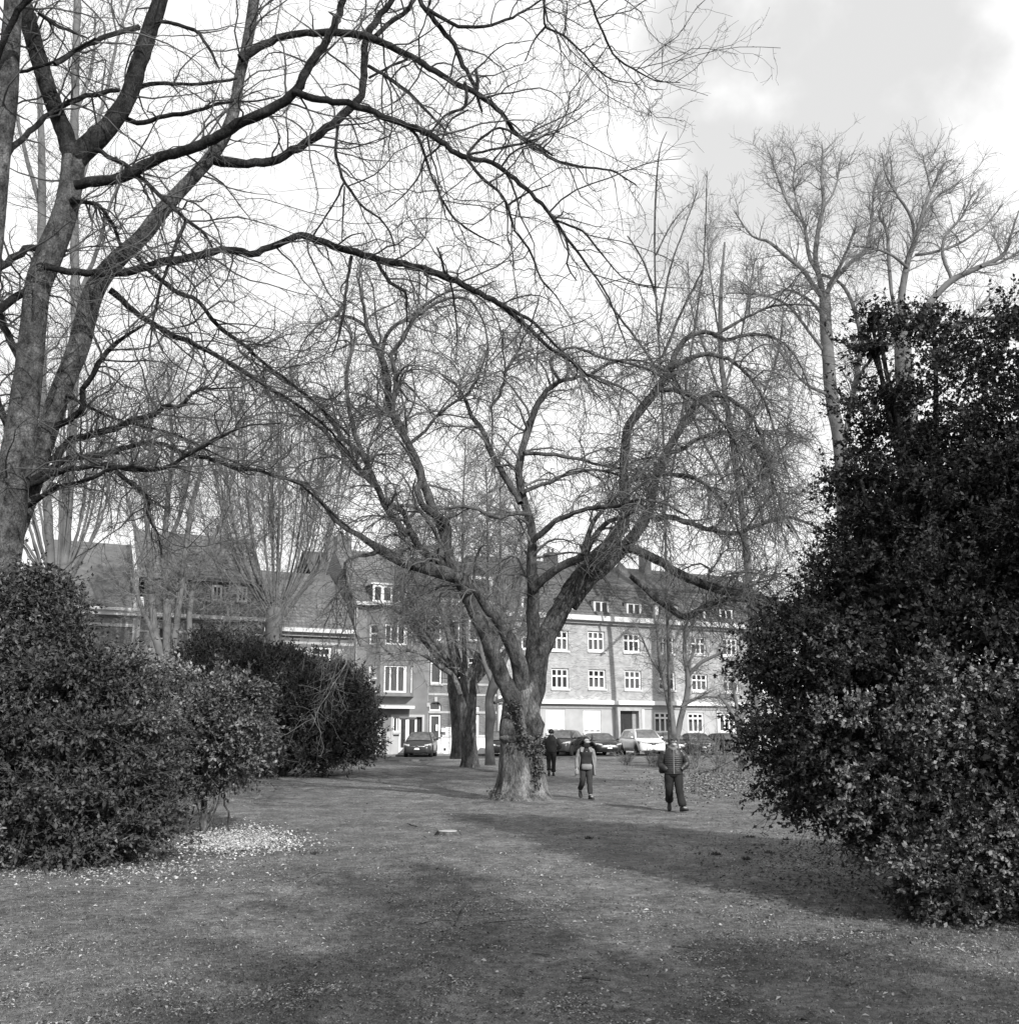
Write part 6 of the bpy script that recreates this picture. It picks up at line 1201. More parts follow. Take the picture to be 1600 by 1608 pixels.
# ================================================================ parked cars (x forward, y left, z up)
def interp(x, tab):
    for (a, *va), (b_, *vb) in zip(tab, tab[1:]):
        if a <= x <= b_:
            t = (x-a)/(b_-a); t = t*t*(3-2*t)*.5+t*.5; return [p+(q-p)*t for p, q in zip(va, vb)]
    return list(tab[0][1:]) if x < tab[0][0] else list(tab[-1][1:])
def car(name, label, px, Y, head, L=4.3, W=1.78, Hh=1.46, hood=.92, belt=.96, kind='hatch', paint='paint_black', suv=False, emblem=None, grille='dark', cat='car', z=None):
    """px,Y: where the middle of its nose touches down; head: direction the nose points to, degrees from the camera's back direction"""
    a = -math.pi/2+rad(head); fx, fy = math.cos(a), math.sin(a)
    nx_, ny_ = gx(px, Y), Y; cx, cy = nx_-fx*L/2, ny_-fy*L/2
    zz = float(gz(Y)) if z is None else z
    root = thing(name, label, cat, (cx, cy, .405 if z is None else z), a, group='cars parked in front of the houses')
    m = M[paint]; h = L/2; wr = .34 if suv else .31; gc = .22 if suv else .17; fwx = h-.86; rwx = -h+.80
    hd = hood*(1.12 if suv else 1); bl = belt*(1.12 if suv else 1)
    # x: half width, top height
    tab = [(-h, .80*W/2, bl*.93), (-h+.10, .93*W/2, bl*.99), (-h+.5, W/2, bl+.02), (-.2*h, W/2, bl), (.28*h, W/2, bl-.015), (h-1.05, W/2*.99, hd+.02), (h-.5, .965*W/2, hd-.07), (h-.2, .90*W/2, hd-.16), (h-.06, .80*W/2, hd-.27), (h, .66*W/2, hd-.38)]
    xs_ = sorted(set([-h, -h+.04, -h+.1, -h+.2]+[h-.2+.04*i for i in range(6)]+list(np.linspace(-h+.2, h-.2, 44)))); rings = []
    for x in xs_:
        w_, zt = interp(x, tab); zb = gc+.04
        if x > h-.15: zb += (x-h+.15)*.5
        if x < -h+.15: zb += (-h+.15-x)*.9
        za = zb
        for wx in (fwx, rwx):
            dd = abs(x-wx)
            if dd < wr+.07: za = max(za, wr+math.sqrt(max(0, (wr+.07)**2-dd*dd))*.98)
        mid = max(za+.02, .52*zt)
        half = [(w_*.90, za), (w_*.975, za+.015), (w_, max(mid, za+.03)), (w_*.985, max(zt-.10, za+.045)), (w_*.93, max(zt-.03, za+.06)), (w_*.80, zt), (w_*.40, zt+.035), (0, zt+.045)]
        bot = [(w_*.75, za), (0, zb)]
        ring = [(x, y, zq) for y, zq in half]+[(x, -y, zq) for y, zq in half[-2::-1]]+[(x, -bot[0][0], bot[0][1]), (x, 0, bot[1][1]), (x, bot[0][0], bot[0][1])]
        rings.append(ring)
    MB().loft(rings).build('body', m, root, True)
    # cabin
    if kind == 'hatch': X = dict(a=.60*h-.12, b=.12*h, c=-.66*h, d=-.93*h)
    elif kind == 'sedan': X = dict(a=.55*h-.1, b=.08*h, c=-.42*h, d=-.80*h)
    else: X = dict(a=.62*h-.12, b=.16*h, c=-.78*h, d=-.95*h)
    wb, wt = W/2*.93, W/2*.66
    def cabr(x, f):   # f: 0 belt .. 1 roof
        zr = bl-.02+(Hh-bl+.0)*f; ww = wb+(wt-wb)*f
        return [(x, ww if f < 1 else ww, zr)]
    st = [(X['a'], .0), ((X['a']+X['b'])/2+.05, .56), (X['b']+.12, .93), (X['b']-.12, .985), ((X['b']+X['c'])/2, 1.0), (X['c']+.1, .965), (X['c']-.08, .88), ((X['c']+X['d'])/2-.05, .50), (X['d'], .0)]
    rings = []
    for x, f in st:
        zr = bl-.03+(Hh-bl)*f; w1 = wb+(wt-wb)*f
        rings.append([(x, wb, bl-.05), (x, w1, zr-.035*f), (x, w1*.93, zr), (x, w1*.45, zr+.018*f), (x, 0, zr+.024*f), (x, -w1*.45, zr+.018*f), (x, -w1*.93, zr), (x, -w1, zr-.035*f), (x, -wb, bl-.05)])
    MB().loft(rings).build('cabin', m, root, True)
    def cabpt(t0, f0, y):  # on the sloping windscreen between stations
        return None
    def screen(nm, xa, fa, xb, fb, sgn):
        za, zb = bl-.03+(Hh-bl)*fa, bl-.03+(Hh-bl)*fb; wa, wb_ = (wb+(wt-wb)*fa)*.93, (wb+(wt-wb)*fb)*.90
        n = 6; v = []
        for k in range(n+1):
            q = k/n*2-1; bulge = .05*(1-q*q)*sgn
            v.append((xa+.02*sgn+bulge, q*wa, za+.03)); v.append((xb+.03*sgn+bulge*.6, q*wb_, zb+.012))
        return MB().add(v, [(2*k, 2*k+2, 2*k+3, 2*k+1) for k in range(n)]).build(nm, M['carglass'], root, True)
    ma = ((X['a']+X['b'])/2+.05, .56)
    # windscreen made of two strips that follow the cabin
    n = 8; v = []; F = []
    for j, (x, f) in enumerate([(X['a']-.05, .06), ma, (X['b']+.16, .90)]):
        zr = bl-.03+(Hh-bl)*f; w1 = (wb+(wt-wb)*f)
        for k in range(n+1):
            q = k/n*2-1; v.append((x+.028, q*w1*.90, zr+.024+.012*(1-q*q)))
    for j in range(2):
        for k in range(n): F.append((j*(n+1)+k, j*(n+1)+k+1, (j+1)*(n+1)+k+1, (j+1)*(n+1)+k))
    MB().add(v, F).build('windscreen', M['carglass'], root, True)
    v = []; F = []
    for j, (x, f) in enumerate([(X['d']+.06, .12), ((X['c']+X['d'])/2-.05, .50), (X['c']-.09, .84)]):
        zr = bl-.03+(Hh-bl)*f; w1 = (wb+(wt-wb)*f)
        for k in range(n+1): q = k/n*2-1; v.append((x-.03, q*w1*.86, zr+.02))
    for j in range(2):
        for k in range(n): F.append((j*(n+1)+k, j*(n+1)+k+1, (j+1)*(n+1)+k+1, (j+1)*(n+1)+k))
    MB().add(v, F).build('rear_window', M['carglass'], root, True)
    def side(xa, xb, fa, fb, s):
        v = []
        for x, f in ((xa, .10), (xb, .10), (xb, fb), (xa, fa)):
            zr = bl-.03+(Hh-bl)*f; v.append((x, s*(wb+(wt-wb)*f+.010), zr-.03*f))
        MB().add(v, [(0, 1, 2, 3)]).build('side_window', M['carglass'], root)
    for s in (-1, 1):
        md = (X['b']+X['c'])/2+.05
        side(X['a']-.34, md+.04, .30, .88, s); side(md-.04, X['c']+.05, .88, .80, s)
        # mirrors
        mo = MB(); c = (X['a']-.30, s*(W/2+.07), bl+.06); k = 8
        rg_ = [[(c[0]-.07+.07*t, c[1]+(.10*math.cos(u*2*math.pi/k))*sc, c[2]+(.065*math.sin(u*2*math.pi/k))*sc) for u in range(k)] for t, sc in ((0, .9), (.8, 1.0), (1.6, .8), (2.0, .4))]
        mo.loft(rg_).build('mirror', m, root, True)
    # wheels
    for wx in (fwx, rwx):
        for s in (-1, 1):
            n_ = 28; rings = []
            for (yy, r_) in ((-.10, wr*.72), (-.10, wr*.95), (-.06, wr), (.06, wr), (.10, wr*.95), (.10, wr*.66)): rings.append([(wx+r_*math.cos(i*2*math.pi/n_), s*(W/2-.12)+yy*s, wr+r_*math.sin(i*2*math.pi/n_)) for i in range(n_)])
            ty = MB().loft(rings).build('wheel', M['rubber'], root, True)
            rm = MB()
            for q in range(5):
                a_ = q*2*math.pi/5; ca, sa = math.cos(a_), math.sin(a_); y0, y1 = s*(W/2-.035), s*(W/2-.06)
                p = [(.04, -.035), (wr*.64, -.055), (wr*.64, .055), (.04, .035)]
                rm.add([(wx+u*ca-t*sa, y0, wr+u*sa+t*ca) for u, t in p]+[(wx+u*ca-t*sa, y1, wr+u*sa+t*ca) for u, t in p], [(0, 1, 2, 3), (4, 7, 6, 5), (0, 4, 5, 1), (2, 6, 7, 3)])
            rm.cyl((wx, min(s*(W/2-.03), s*(W/2-.05)), wr), .07, .02, 12, 'y')
            n2 = 24; rr_ = [[(wx+r_*math.cos(i*2*math.pi/n2), s*(W/2-.03-dd_), wr+r_*math.sin(i*2*math.pi/n2)) for i in range(n2)] for r_, dd_ in ((wr*.60, .0), (wr*.67, .0), (wr*.67, .02), (wr*.60, .02))]
            rm.loft(rr_, cap=False).build('rim', M['rim'], ty)
            MB().cyl((wx, s*(W/2-.13)-.001, wr), wr+.05, .03, 20, 'y').build('wheel_well', M['black'], root)
    # front end
    xf = h-.03; zl = hd-.30
    for s in (-1, 1):
        v = []; F = []
        pts = [(h-.10, .50*W/2*1.0), (h-.17, .72*W/2), (h-.28, .88*W/2), (h-.42, .955*W/2)]; hts = [(.02, .10), (-.01, .14), (.01, .17), (.05, .18)]
        for (x, y), (lo, hi) in zip(pts, hts): v += [(x+.045, s*y*1.005, zl+lo), (x+.01, s*y*1.0, zl+hi)]
        for k in range(3): F.append((2*k, 2*k+2, 2*k+3, 2*k+1))
        o = MB().add(v, F).build('headlight', M['greyframe' if paint == 'paint_white' else 'lamp'], root, True); sm = o.modifiers.new('thick', 'SOLIDIFY'); sm.thickness = .03; sm.offset = 1
        MB().cyl((h-.09, s*.68*W/2, .40 if not suv else .5), .06, .05, 10, 'x').build('fog_lamp', M['lamp'], root)
        MB().box(-h+.0, -h+.12, s*.62*W/2, s*.90*W/2, bl-.30, bl-.08).build('tail_light', M['paint_grey'], root) if s > 0 else MB().box(-h+.0, -h+.12, -.90*W/2, -.62*W/2, bl-.30, bl-.08).build('tail_light', M['paint_grey'], root)
    gz0, gz1 = (zl-.14, zl+.10); gw = .42*W/2
    def curved(nm, y, z0, z1, off, mt, x0=h):
        v = []; F = []; n = 8
        for k in range(n+1):
            q = k/n*2-1; xx = x0+off-.06*q*q; v += [(xx, q*y, z0), (xx-.015, q*y, z1), (xx-.12, q*y, z0), (xx-.12, q*y, z1)]
        for k in range(n): a_ = 4*k; F += [(a_, a_+4, a_+5, a_+1), (a_+1, a_+5, a_+7, a_+3), (a_, a_+2, a_+6, a_+4)]
        F += [(0, 1, 3, 2), (4*n, 4*n+2, 4*n+3, 4*n+1)]
        return MB().add(v, F).build(nm, M[mt], root)
    if grille == 'single': curved('grille_frame', .44, .30, zl+.14, .010, 'chrome'); curved('grille', .40, .33, zl+.11, .018, 'black')
    elif grille == 'bar': curved('grille', .60*W/2, zl-.04, zl+.05, .006, 'black'); curved('grille_bar', .58*W/2, zl-.01, zl+.03, .016, 'chrome')
    elif grille == 'wide': curved('grille', .52*W/2, zl-.08, zl+.09, .006, 'black'); [curved('grille_slat', .49*W/2, zl-.055+.05*k, zl-.035+.05*k, .014, 'chrome') for k in range(3)]
    curved('bumper_intake', .66*W/2, .26+(.06 if suv else 0), .40+(.10 if suv else 0), .006, 'black')
    pl = curved('number_plate', .26, .44, .55, .026, 'plate')
    if emblem:
        def ringm(y, z, R, r=.008):
            n_, k = 20, 6; V = []; F = []
            for i in range(n_):
                a_ = i*2*math.pi/n_
                for j in range(k): b_ = j*2*math.pi/k; V.append((h+.03+r*math.sin(b_), y+(R+r*math.cos(b_))*math.cos(a_), z+(R+r*math.cos(b_))*math.sin(a_)))
            for i in range(n_):
                for j in range(k): F.append((i*k+j, ((i+1) % n_)*k+j, ((i+1) % n_)*k+(j+1) % k, i*k+(j+1) % k))
            return V, F
        mb = MB()
        if emblem == 'rings':
            for q in (-1.5, -.5, .5, 1.5): mb.add(*ringm(q*.075, zl+.03, .048))
        elif emblem == 'bolt': mb.add(*ringm(0, zl+.02, .07, .010)); mb.box(h+.02, h+.035, -.1, .02, zl+.015, zl+.03); mb.box(h+.02, h+.035, -.02, .1, zl+.005, zl+.02)
        elif emblem == 'round': mb.add(*ringm(0, zl+.02, .065, .010)); mb.box(h+.02, h+.034, -.03, -.015, zl-.03, zl+.06); mb.box(h+.02, h+.034, .015, .03, zl-.03, zl+.06); mb.box(h+.02, h+.034, -.03, .03, zl+.0, zl+.012)
        else: mb.add(*ringm(0, zl+.02, .05, .010))
        mb.build('emblem', M['chrome'], root)
    return root
car('parked_car', 'small dark hatchback with pale headlights facing us by the white house door', 654, 60.8, -2, L=4.0, W=1.72, Hh=1.50, kind='hatch', emblem='bolt', grille='bar', paint='paint_grey', z=.405)
car('parked_car', 'white off-road style car with dark windscreen, brightest of the row', 1027, 65.2, 11, L=4.6, W=1.88, Hh=1.70, kind='suv', suv=True, paint='paint_white', emblem='oval', grille='wide')
car('parked_car', 'black saloon between the woman in the pale coat and the white car', 958, 65.0, 11, L=4.75, W=1.84, Hh=1.44, kind='sedan', emblem='round', grille='bar', paint='paint_black')
car('parked_car', 'dark low car almost hidden behind the woman in the pale coat', 912, 68.0, 14, L=4.2, W=1.74, Hh=1.40, kind='hatch', paint='paint_black', grille='bar')
car('parked_car', 'dark tall car behind the man in black, front wheel showing', 872, 63.6, -17, L=4.2, W=1.80, Hh=1.62, kind='suv', suv=True, paint='paint_grey', grille='wide')
car('parked_car', 'black car half hidden by the old tree trunk, left side', 790, 62.5, 2, L=4.1, W=1.76, Hh=1.55, kind='hatch', paint='paint_black', grille='wide')
car('parked_car', 'dark car behind the man in the quilted jacket', 1066, 68.5, 8, L=4.1, W=1.72, Hh=1.46, kind='hatch', paint='paint_grey', grille='bar')
car('parked_car', 'black saloon with chrome framed single grille right of the walking man', 1107, 67.6, 3, L=4.7, W=1.82, Hh=1.43, kind='sedan', emblem='rings', grille='single', paint='paint_black')
car('parked_car', 'dark saloon behind the small crooked tree, rightmost in the row', 1172, 67.0, 20, L=4.6, W=1.82, Hh=1.43, kind='sedan', paint='paint_grey', grille='bar')
car('parked_car', 'dark car with its nose poking out beyond the laurel bush', 580, 59.0, 62, L=4.1, W=1.74, Hh=1.45, kind='hatch', paint='paint_black', grille='bar')

# ================================================================ people
def skin_body(name, nodes, edges, m, parent, root_i=0, sub=2):
    me = bpy.data.meshes.new(name); me.from_pydata([n[:3] for n in nodes], edges, [])
    o = link(name, me, m, parent)
    sk = o.modifiers.new('skin', 'SKIN'); sk.use_smooth_shade = True
    lay = me.skin_vertices[0].data if len(me.skin_vertices) else None
    if lay is None:
        bpy.context.view_layer.objects.active = o
        bm = bmesh.new(); bm.from_mesh(me); bm.verts.layers.skin.verify(); bm.to_mesh(me); bm.free(); lay = me.skin_vertices[0].data
    for i, n in enumerate(nodes): lay[i].radius = (n[3], n[4] if len(n) > 4 else n[3]); lay[i].use_root = (i == root_i)
    ss = o.modifiers.new('sub', 'SUBSURF'); ss.levels = sub; ss.render_levels = sub
    return o
def ell_rings(spec, S=20, wob=None):
    """spec rows: (x,y,z, rx, ry[, power])"""
    R = []
    for i, q in enumerate(spec):
        x, y, z, rx, ry = q[:5]; p = q[5] if len(q) > 5 else 1.0; ring = []
        for k in range(S):
            a = 2*math.pi*k/S; c, s = math.cos(a), math.sin(a)
            cc = math.copysign(abs(c)**p, c); s2 = math.copysign(abs(s)**p, s)
            w_ = 1+(wob*math.sin(a*7+i*1.7) if wob else 0)
            ring.append((x+rx*cc*w_, y+ry*s2*w_, z))
        R.append(ring)
    return R
def path_rings(pts, S=14, wob=0.0, seed=0):
    """tube along a 3D path with (x,y,z,r1,r2); r2 along y-ish"""
    p = np.array([q[:3] for q in pts], float); rg = np.random.default_rng(seed); R = []
    for i in range(len(p)):
        t = p[min(i+1, len(p)-1)]-p[max(i-1, 0)]; t = t/np.linalg.norm(t); ref = np.array((0, 1.0, 0)) if abs(t[1]) < .9 else np.array((1.0, 0, 0))
        u = np.cross(ref, t); u /= np.linalg.norm(u); v = np.cross(t, u); r1 = pts[i][3]; r2 = pts[i][4] if len(pts[i]) > 4 else r1
        R.append([tuple(p[i]+u*r1*math.cos(2*math.pi*k/S)*(1+wob*rg.normal())+v*r2*math.sin(2*math.pi*k/S)*(1+wob*rg.normal())) for k in range(S)])
    return R
def fine(pts, n):
    return [tuple(q) for q in catmull(np.array(pts, float), n)]
def figure(root, J, skinm):
    """one continuous skin: J holds named joints in local coordinates (x right as seen, y away from viewer, z up)"""
    N = []; E = []; ix = {}
    def add(k, p, r, frm=None, r2=None):
        ix[k] = len(N); N.append((*p, r, r2 or r));
        if frm: E.append((ix[frm], ix[k]))
    add('pelvis', J['pelvis'], .13, None, .10); add('waist', J['waist'], .12, 'pelvis', .09); add('chest', J['chest'], .145, 'waist', .10); add('neck0', J['neck'], .06, 'chest'); 
    hx, hy, hz = J['head']; f = J['face']     # unit vector the face looks along
    add('neck1', (J['neck'][0]*.5+hx*.5-f[0]*.02, J['neck'][1]*.5+hy*.5-f[1]*.02, J['neck'][2]*.5+hz*.5-.03), .055, 'neck0')
    add('jaw', (hx+f[0]*.02, hy+f[1]*.02, hz-.055), .066, 'neck1'); add('skull', (hx-f[0]*.01, hy-f[1]*.01, hz+.03), .083, 'jaw', .078); add('crown', (hx-f[0]*.015, hy-f[1]*.015, hz+.085), .055, 'skull')
    add('chin', (hx+f[0]*.075, hy+f[1]*.075, hz-.085+f[2]*.05), .024, 'jaw'); add('nose', (hx+f[0]*.105, hy+f[1]*.105, hz-.02+f[2]*.09), .013, 'jaw')
    for s, sd in ((-1, 'l'), (1, 'r')):
        add('ear'+sd, (hx+s*.082*abs(f[1]), hy+s*.082*f[0], hz-.01), .016, 'skull')
        add('sh'+sd, J['sh'+sd], .062, 'chest'); add('el'+sd, J['el'+sd], .043, 'sh'+sd); add('wr'+sd, J['wr'+sd], .030, 'el'+sd)
        hd = np.array(J['hand'+sd], float); wr = np.array(J['wr'+sd], float); d = hd-wr; d /= np.linalg.norm(d)
        add('palm'+sd, wr+d*.07, .036, 'wr'+sd, .020)
        sdv = np.cross(d, (0, 1, 0.01)); sdv /= np.linalg.norm(sdv); bend = np.array((0, -.3, -.3))
        for k, ln in enumerate((.060, .072, .066, .050)):
            b0 = wr+d*.10+sdv*(k-1.5)*.020; m1 = b0+d*ln*.5+bend*.02; tp = m1+d*ln*.4+bend*.05
            add('f%s%d' % (sd, k), b0, .009, 'palm'+sd); add('g%s%d' % (sd, k), m1, .0085, 'f%s%d' % (sd, k)); add('h%s%d' % (sd, k), tp, .007, 'g%s%d' % (sd, k))
        b0 = wr+d*.05-sdv*.035; add('t'+sd, b0, .011, 'palm'+sd); add('t2'+sd, b0+d*.035-sdv*.02, .009, 't'+sd)
        add('hip'+sd, J['hip'+sd], .095, 'pelvis'); add('kn'+sd, J['kn'+sd], .058, 'hip'+sd); add('an'+sd, J['an'+sd], .042, 'kn'+sd)
        add('toe'+sd, J['toe'+sd], .035, 'an'+sd)
    return skin_body('body', N, E, skinm, root)
def hair_shell(root, hd, f, m, ln=0.0, cut=.35, tuft=400, blow=(0, 0, 0), r=.098):
    """short hair: many small locks over the skull"""
    hx, hy, hz = hd; n = tuft; d = norm(R_.normal(size=(n*3, 3))); d = d[(d[:, 2] > -.35)]; face = d@np.array((f[0], f[1], 0)); d = d[(face < cut) | (d[:, 2] > .42)][:n]
    pos = np.array((hx-f[0]*.012, hy-f[1]*.012, hz+.028))+d*np.array((.084, .094, .090))
    dr = d*.4+np.array((0, 0, -.6))+R_.normal(0, .3, d.shape)+np.array(blow); L = R_.uniform(.03, .05, len(d))+ln*R_.random(len(d))
    g = grow(pos, dr, L, np.full(len(d), .010), np.full(len(d), .004), K=4, wander=.2, trop=(0, 0, -.15) if not any(blow) else np.array(blow)*.5); v, ff = tubes(*g, 4)
    bm = MB(); bm.loft(ell_rings([(hx-f[0]*.06, hy-f[1]*.06, hz-.02, .06, .05), (hx-f[0]*.05, hy-f[1]*.05, hz+.03, .082, .075), (hx-f[0]*.03, hy-f[1]*.03, hz+.08, .078, .080), (hx-f[0]*.02, hy-f[1]*.02, hz+.112, .045, .05), (hx-f[0]*.02, hy-f[1]*.02, hz+.12, .01, .012)], 16))
    V = np.vstack([v, np.array(bm.v)]); me = bpy.data.meshes.new('hair'); me.from_pydata([tuple(q) for q in V], [], [tuple(int(i) for i in q) for q in ff]+[tuple(i+len(v) for i in q) for q in bm.f])
    for p in me.polygons: p.use_smooth = True
    return link('hair', me, m, root)
def shoe(root, an, toe, m, h=.09, sole=True):
    a = np.array(an, float); t = np.array(toe, float); d = t-a; d[2] = 0; Lh = np.linalg.norm(d); d /= Lh; s = np.array((-d[1], d[0], 0)); zb = min(a[2]-.085, t[2]-.03); R = []
    tilt = (t[2]-.03)-(a[2]-.085)
    for u, w_, hh in ((-.075, .030, .10), (-.05, .040, .13), (0, .044, .145), (.05, .044, .11), (.11, .050, .075), (.17, .046, .055), (.215, .025, .035)):
        c = a+d*u; z0 = (a[2]-.085)+tilt*max(0, u/.2); ring = []
        for k in range(12):
            q = 2*math.pi*k/12; ring.append(tuple(c*np.array((1, 1, 0))+s*w_*math.cos(q)+np.array((0, 0, z0+hh*.5+hh*.5*math.sin(q)))))
        R.append(ring)
    o = MB().loft(R).build('shoe', m, root, True)
    R = []
    for u, w_ in ((-.08, .034), (0, .047), (.11, .054), (.21, .034), (.225, .015)):
        c = a+d*u; z0 = (a[2]-.085)+tilt*max(0, u/.2); R.append([tuple(c*np.array((1, 1, 0))+s*w_*sx+np.array((0, 0, z0+zz))) for sx, zz in ((-1, -.005), (1, -.005), (1, .018), (-1, .018))])
    MB().loft(R).build('sole', M['black'], o)
    return o
def leg_cloth(root, hip, kn, an, m, rh=.115, rk=.085, ra=.075, name='trouser_leg', seed=0, top=.06, dz=.03):
    pts = [(hip[0], hip[1], hip[2]+top, rh*.95), (hip[0], hip[1], hip[2]-.06, rh), tuple((np.array(hip)*.45+np.array(kn)*.55))+(rh*.90,), (*kn, rk), tuple(np.array(kn)*.5+np.array(an)*.5)+(rk*.97,), (an[0], an[1], an[2]+.06, ra*1.08), (an[0], an[1], an[2]-dz+.02, ra)]
    pts[-2] = (*pts[-2][:3], pts[-2][3]*1.12); f = fine(pts, 26); rg = np.random.default_rng(seed); f = [(*q[:3], q[3]*(1+.035*math.sin(i*1.1+seed)*(i/13.)+.02*rg.normal())) for i, q in enumerate(f)]
    return MB().loft(path_rings(f, 16)).build(name, m, root, True)
def torso_cloth(root, spec, m, name, n=36, ridges=None, S=32, wob=.0):
    c = catmull(np.array(spec, float), n); rows = []
    for i, q in enumerate(c):
        k = 1.0
        if ridges: k = 1+.045*abs(math.sin(i/n*math.pi*ridges))-.02
        rows.append((q[0], q[1], q[2], q[3]*k, q[4]*k, .85))
    return MB().loft(ell_rings(rows, S, wob)).build(name, m, root, True)
def sleeve(root, sh, el, wr, m, r=(.085, .075, .06), name='sleeve', ridg=0, S=16, seed=1):
    f = fine([(*sh, r[0]*.8), (*(np.array(sh)*.75+np.array(el)*.25), r[0]), (*el, r[1]), (*(np.array(wr)*.6+np.array(el)*.4), r[1]*.92), (*wr, r[2])], 30)
    f = [(*q[:3], q[3]*(1+.03*math.sin(i*1.1+seed))) for i, q in enumerate(f)]
    return MB().loft(path_rings(f, S)).build(name, m, root, True)
def at_person(name, label, px, py, sc, turn=0):
    X, Y, Z = gpix(px, py); Z = float(ground_z(X, Y))
    t = thing(name, label, 'person', (X, Y, Z), rad(turn)); t.scale = (sc, sc, sc); return t

# --- man in quilted jacket, hands in pockets, looking down (x right in the picture, y away)
A = at_person('person', 'man in dark quilted jacket walking towards us, looking down, hands in pockets', 1059, 1275, .985, -4)
J = dict(pelvis=(0, 0, .93), waist=(0, 0, 1.08), chest=(0, -.01, 1.30), neck=(.0, -.02, 1.47), head=(.015, -.075, 1.60), face=(.25, -.80, -.55),
         shl=(-.19, 0, 1.38), ell=(-.30, .02, 1.10), wrl=(-.19, -.09, 1.0), handl=(-.12, -.06, .92), shr=(.19, 0, 1.38), elr=(.31, .02, 1.12), wrr=(.20, -.08, 1.01), handr=(.13, -.06, .93),
         hipl=(-.10, 0, .88), knl=(-.11, -.01, .50), anl=(-.09, .27, .20), toel=(-.10, .17, .06), hipr=(.10, 0, .88), knr=(.11, -.16, .51), anr=(.16, -.30, .12), toer=(.24, -.45, .10))
figure(A, J, M['skin']); hair_shell(A, J['head'], J['face'], M['hair_grey'], tuft=520, cut=.30)
torso_cloth(A, [(0, 0, .86, .205, .145), (0, 0, .95, .215, .155), (0, 0, 1.08, .215, .155), (0, -.005, 1.22, .225, .155), (0, -.005, 1.33, .225, .145), (0, -.005, 1.41, .18, .125), (0, -.01, 1.47, .10, .10)], M['puffer'], 'jacket', n=60, ridges=13)
col = MB().loft(ell_rings([(0, -.015, 1.42, .125, .11), (0, -.02, 1.47, .115, .105), (0, -.02, 1.52, .115, .105), (0, -.02, 1.52, .095, .085), (0, -.02, 1.45, .09, .08)], 20), cap=False).build('collar', M['bag'], A, True)
MB().box(-.008, .010, -.168, -.150, .88, 1.44).build('zip', M['bag'], A)
for s, k in ((-1, 'l'), (1, 'r')):
    hw = tuple(np.array(J['wr'+k])*.45+np.array(J['hand'+k])*.55-np.array((0, .03, 0))); sleeve(A, J['sh'+k], J['el'+k], hw, M['puffer'], (.088, .080, .058), seed=s, ridg=0)
    leg_cloth(A, J['hip'+k], J['kn'+k], J['an'+k], M['trouser'], .118, .092, .080, seed=3+s, dz=-.01); shoe(A, J['an'+k], J['toe'+k], M['shoe'])
MB().loft(ell_rings([(0, 0, .80, .21, .13), (0, 0, .90, .205, .135), (0, 0, .98, .19, .13)], 20)).build('trouser_seat', M['trouser'], A, True)
MB().loft(ell_rings([(-.255, .05, .88, .05, .06), (-.26, .05, .92, .075, .09), (-.255, .05, 1.05, .07, .09), (-.25, .05, 1.08, .04, .06)], 14)).build('shoulder_bag', M['black'], A, True)
hx, hy, hz = J['head']; fx_ = J['face']
MB().loft(path_rings([(hx-.035, hy-.078, hz-.052, .012, .014), (hx+.01, hy-.098, hz-.060, .022, .018), (hx+.06, hy-.078, hz-.05, .012, .014)], 10)).build('face_mask', M['mask'], A, True)
for s in (-1, 1): MB().cyl((hx+.022+s*.030, hy-.082, hz-.012), .009, .012, 10, 'y').build('eye', M['hair_dark'], A)
# --- woman in pale open coat
B = at_person('person', 'woman in open pale coat over dark top, scarf and belt bag, hair blowing aside', 921, 1257, .955, 3)
J = dict(pelvis=(0, 0, .93), waist=(0, 0, 1.08), chest=(0, 0, 1.28), neck=(.0, -.01, 1.45), head=(.015, -.03, 1.585), face=(.35, -.88, .25),
         shl=(-.17, 0, 1.36), ell=(-.255, .03, 1.09), wrl=(-.27, -.07, .86), handl=(-.265, -.10, .78), shr=(.17, 0, 1.36), elr=(.24, .05, 1.10), wrr=(.23, .06, .86), handr=(.22, .04, .78),
         hipl=(-.09, 0, .88), knl=(-.11, -.04, .50), anl=(-.15, .24, .22), toel=(-.15, .14, .08), hipr=(.09, 0, .88), knr=(.07, -.13, .49), anr=(.08, -.20, .105), toer=(.13, -.35, .05))
figure(B, J, M['skin'])
torso_cloth(B, [(0, 0, .90, .165, .12), (0, -.01, 1.0, .17, .125), (0, -.01, 1.12, .165, .12), (0, -.02, 1.24, .175, .135), (0, -.01, 1.34, .17, .12), (0, 0, 1.41, .12, .09), (0, 0, 1.46, .06, .06)], M['top'], 'jumper', n=34, wob=.012)
MB().loft(ell_rings([(0, -.01, 1.38, .10, .09), (0, -.02, 1.42, .115, .115), (.005, -.03, 1.47, .10, .105), (.01, -.03, 1.51, .085, .09)], 18, .05)).build('scarf', M['scarf'], B, True)
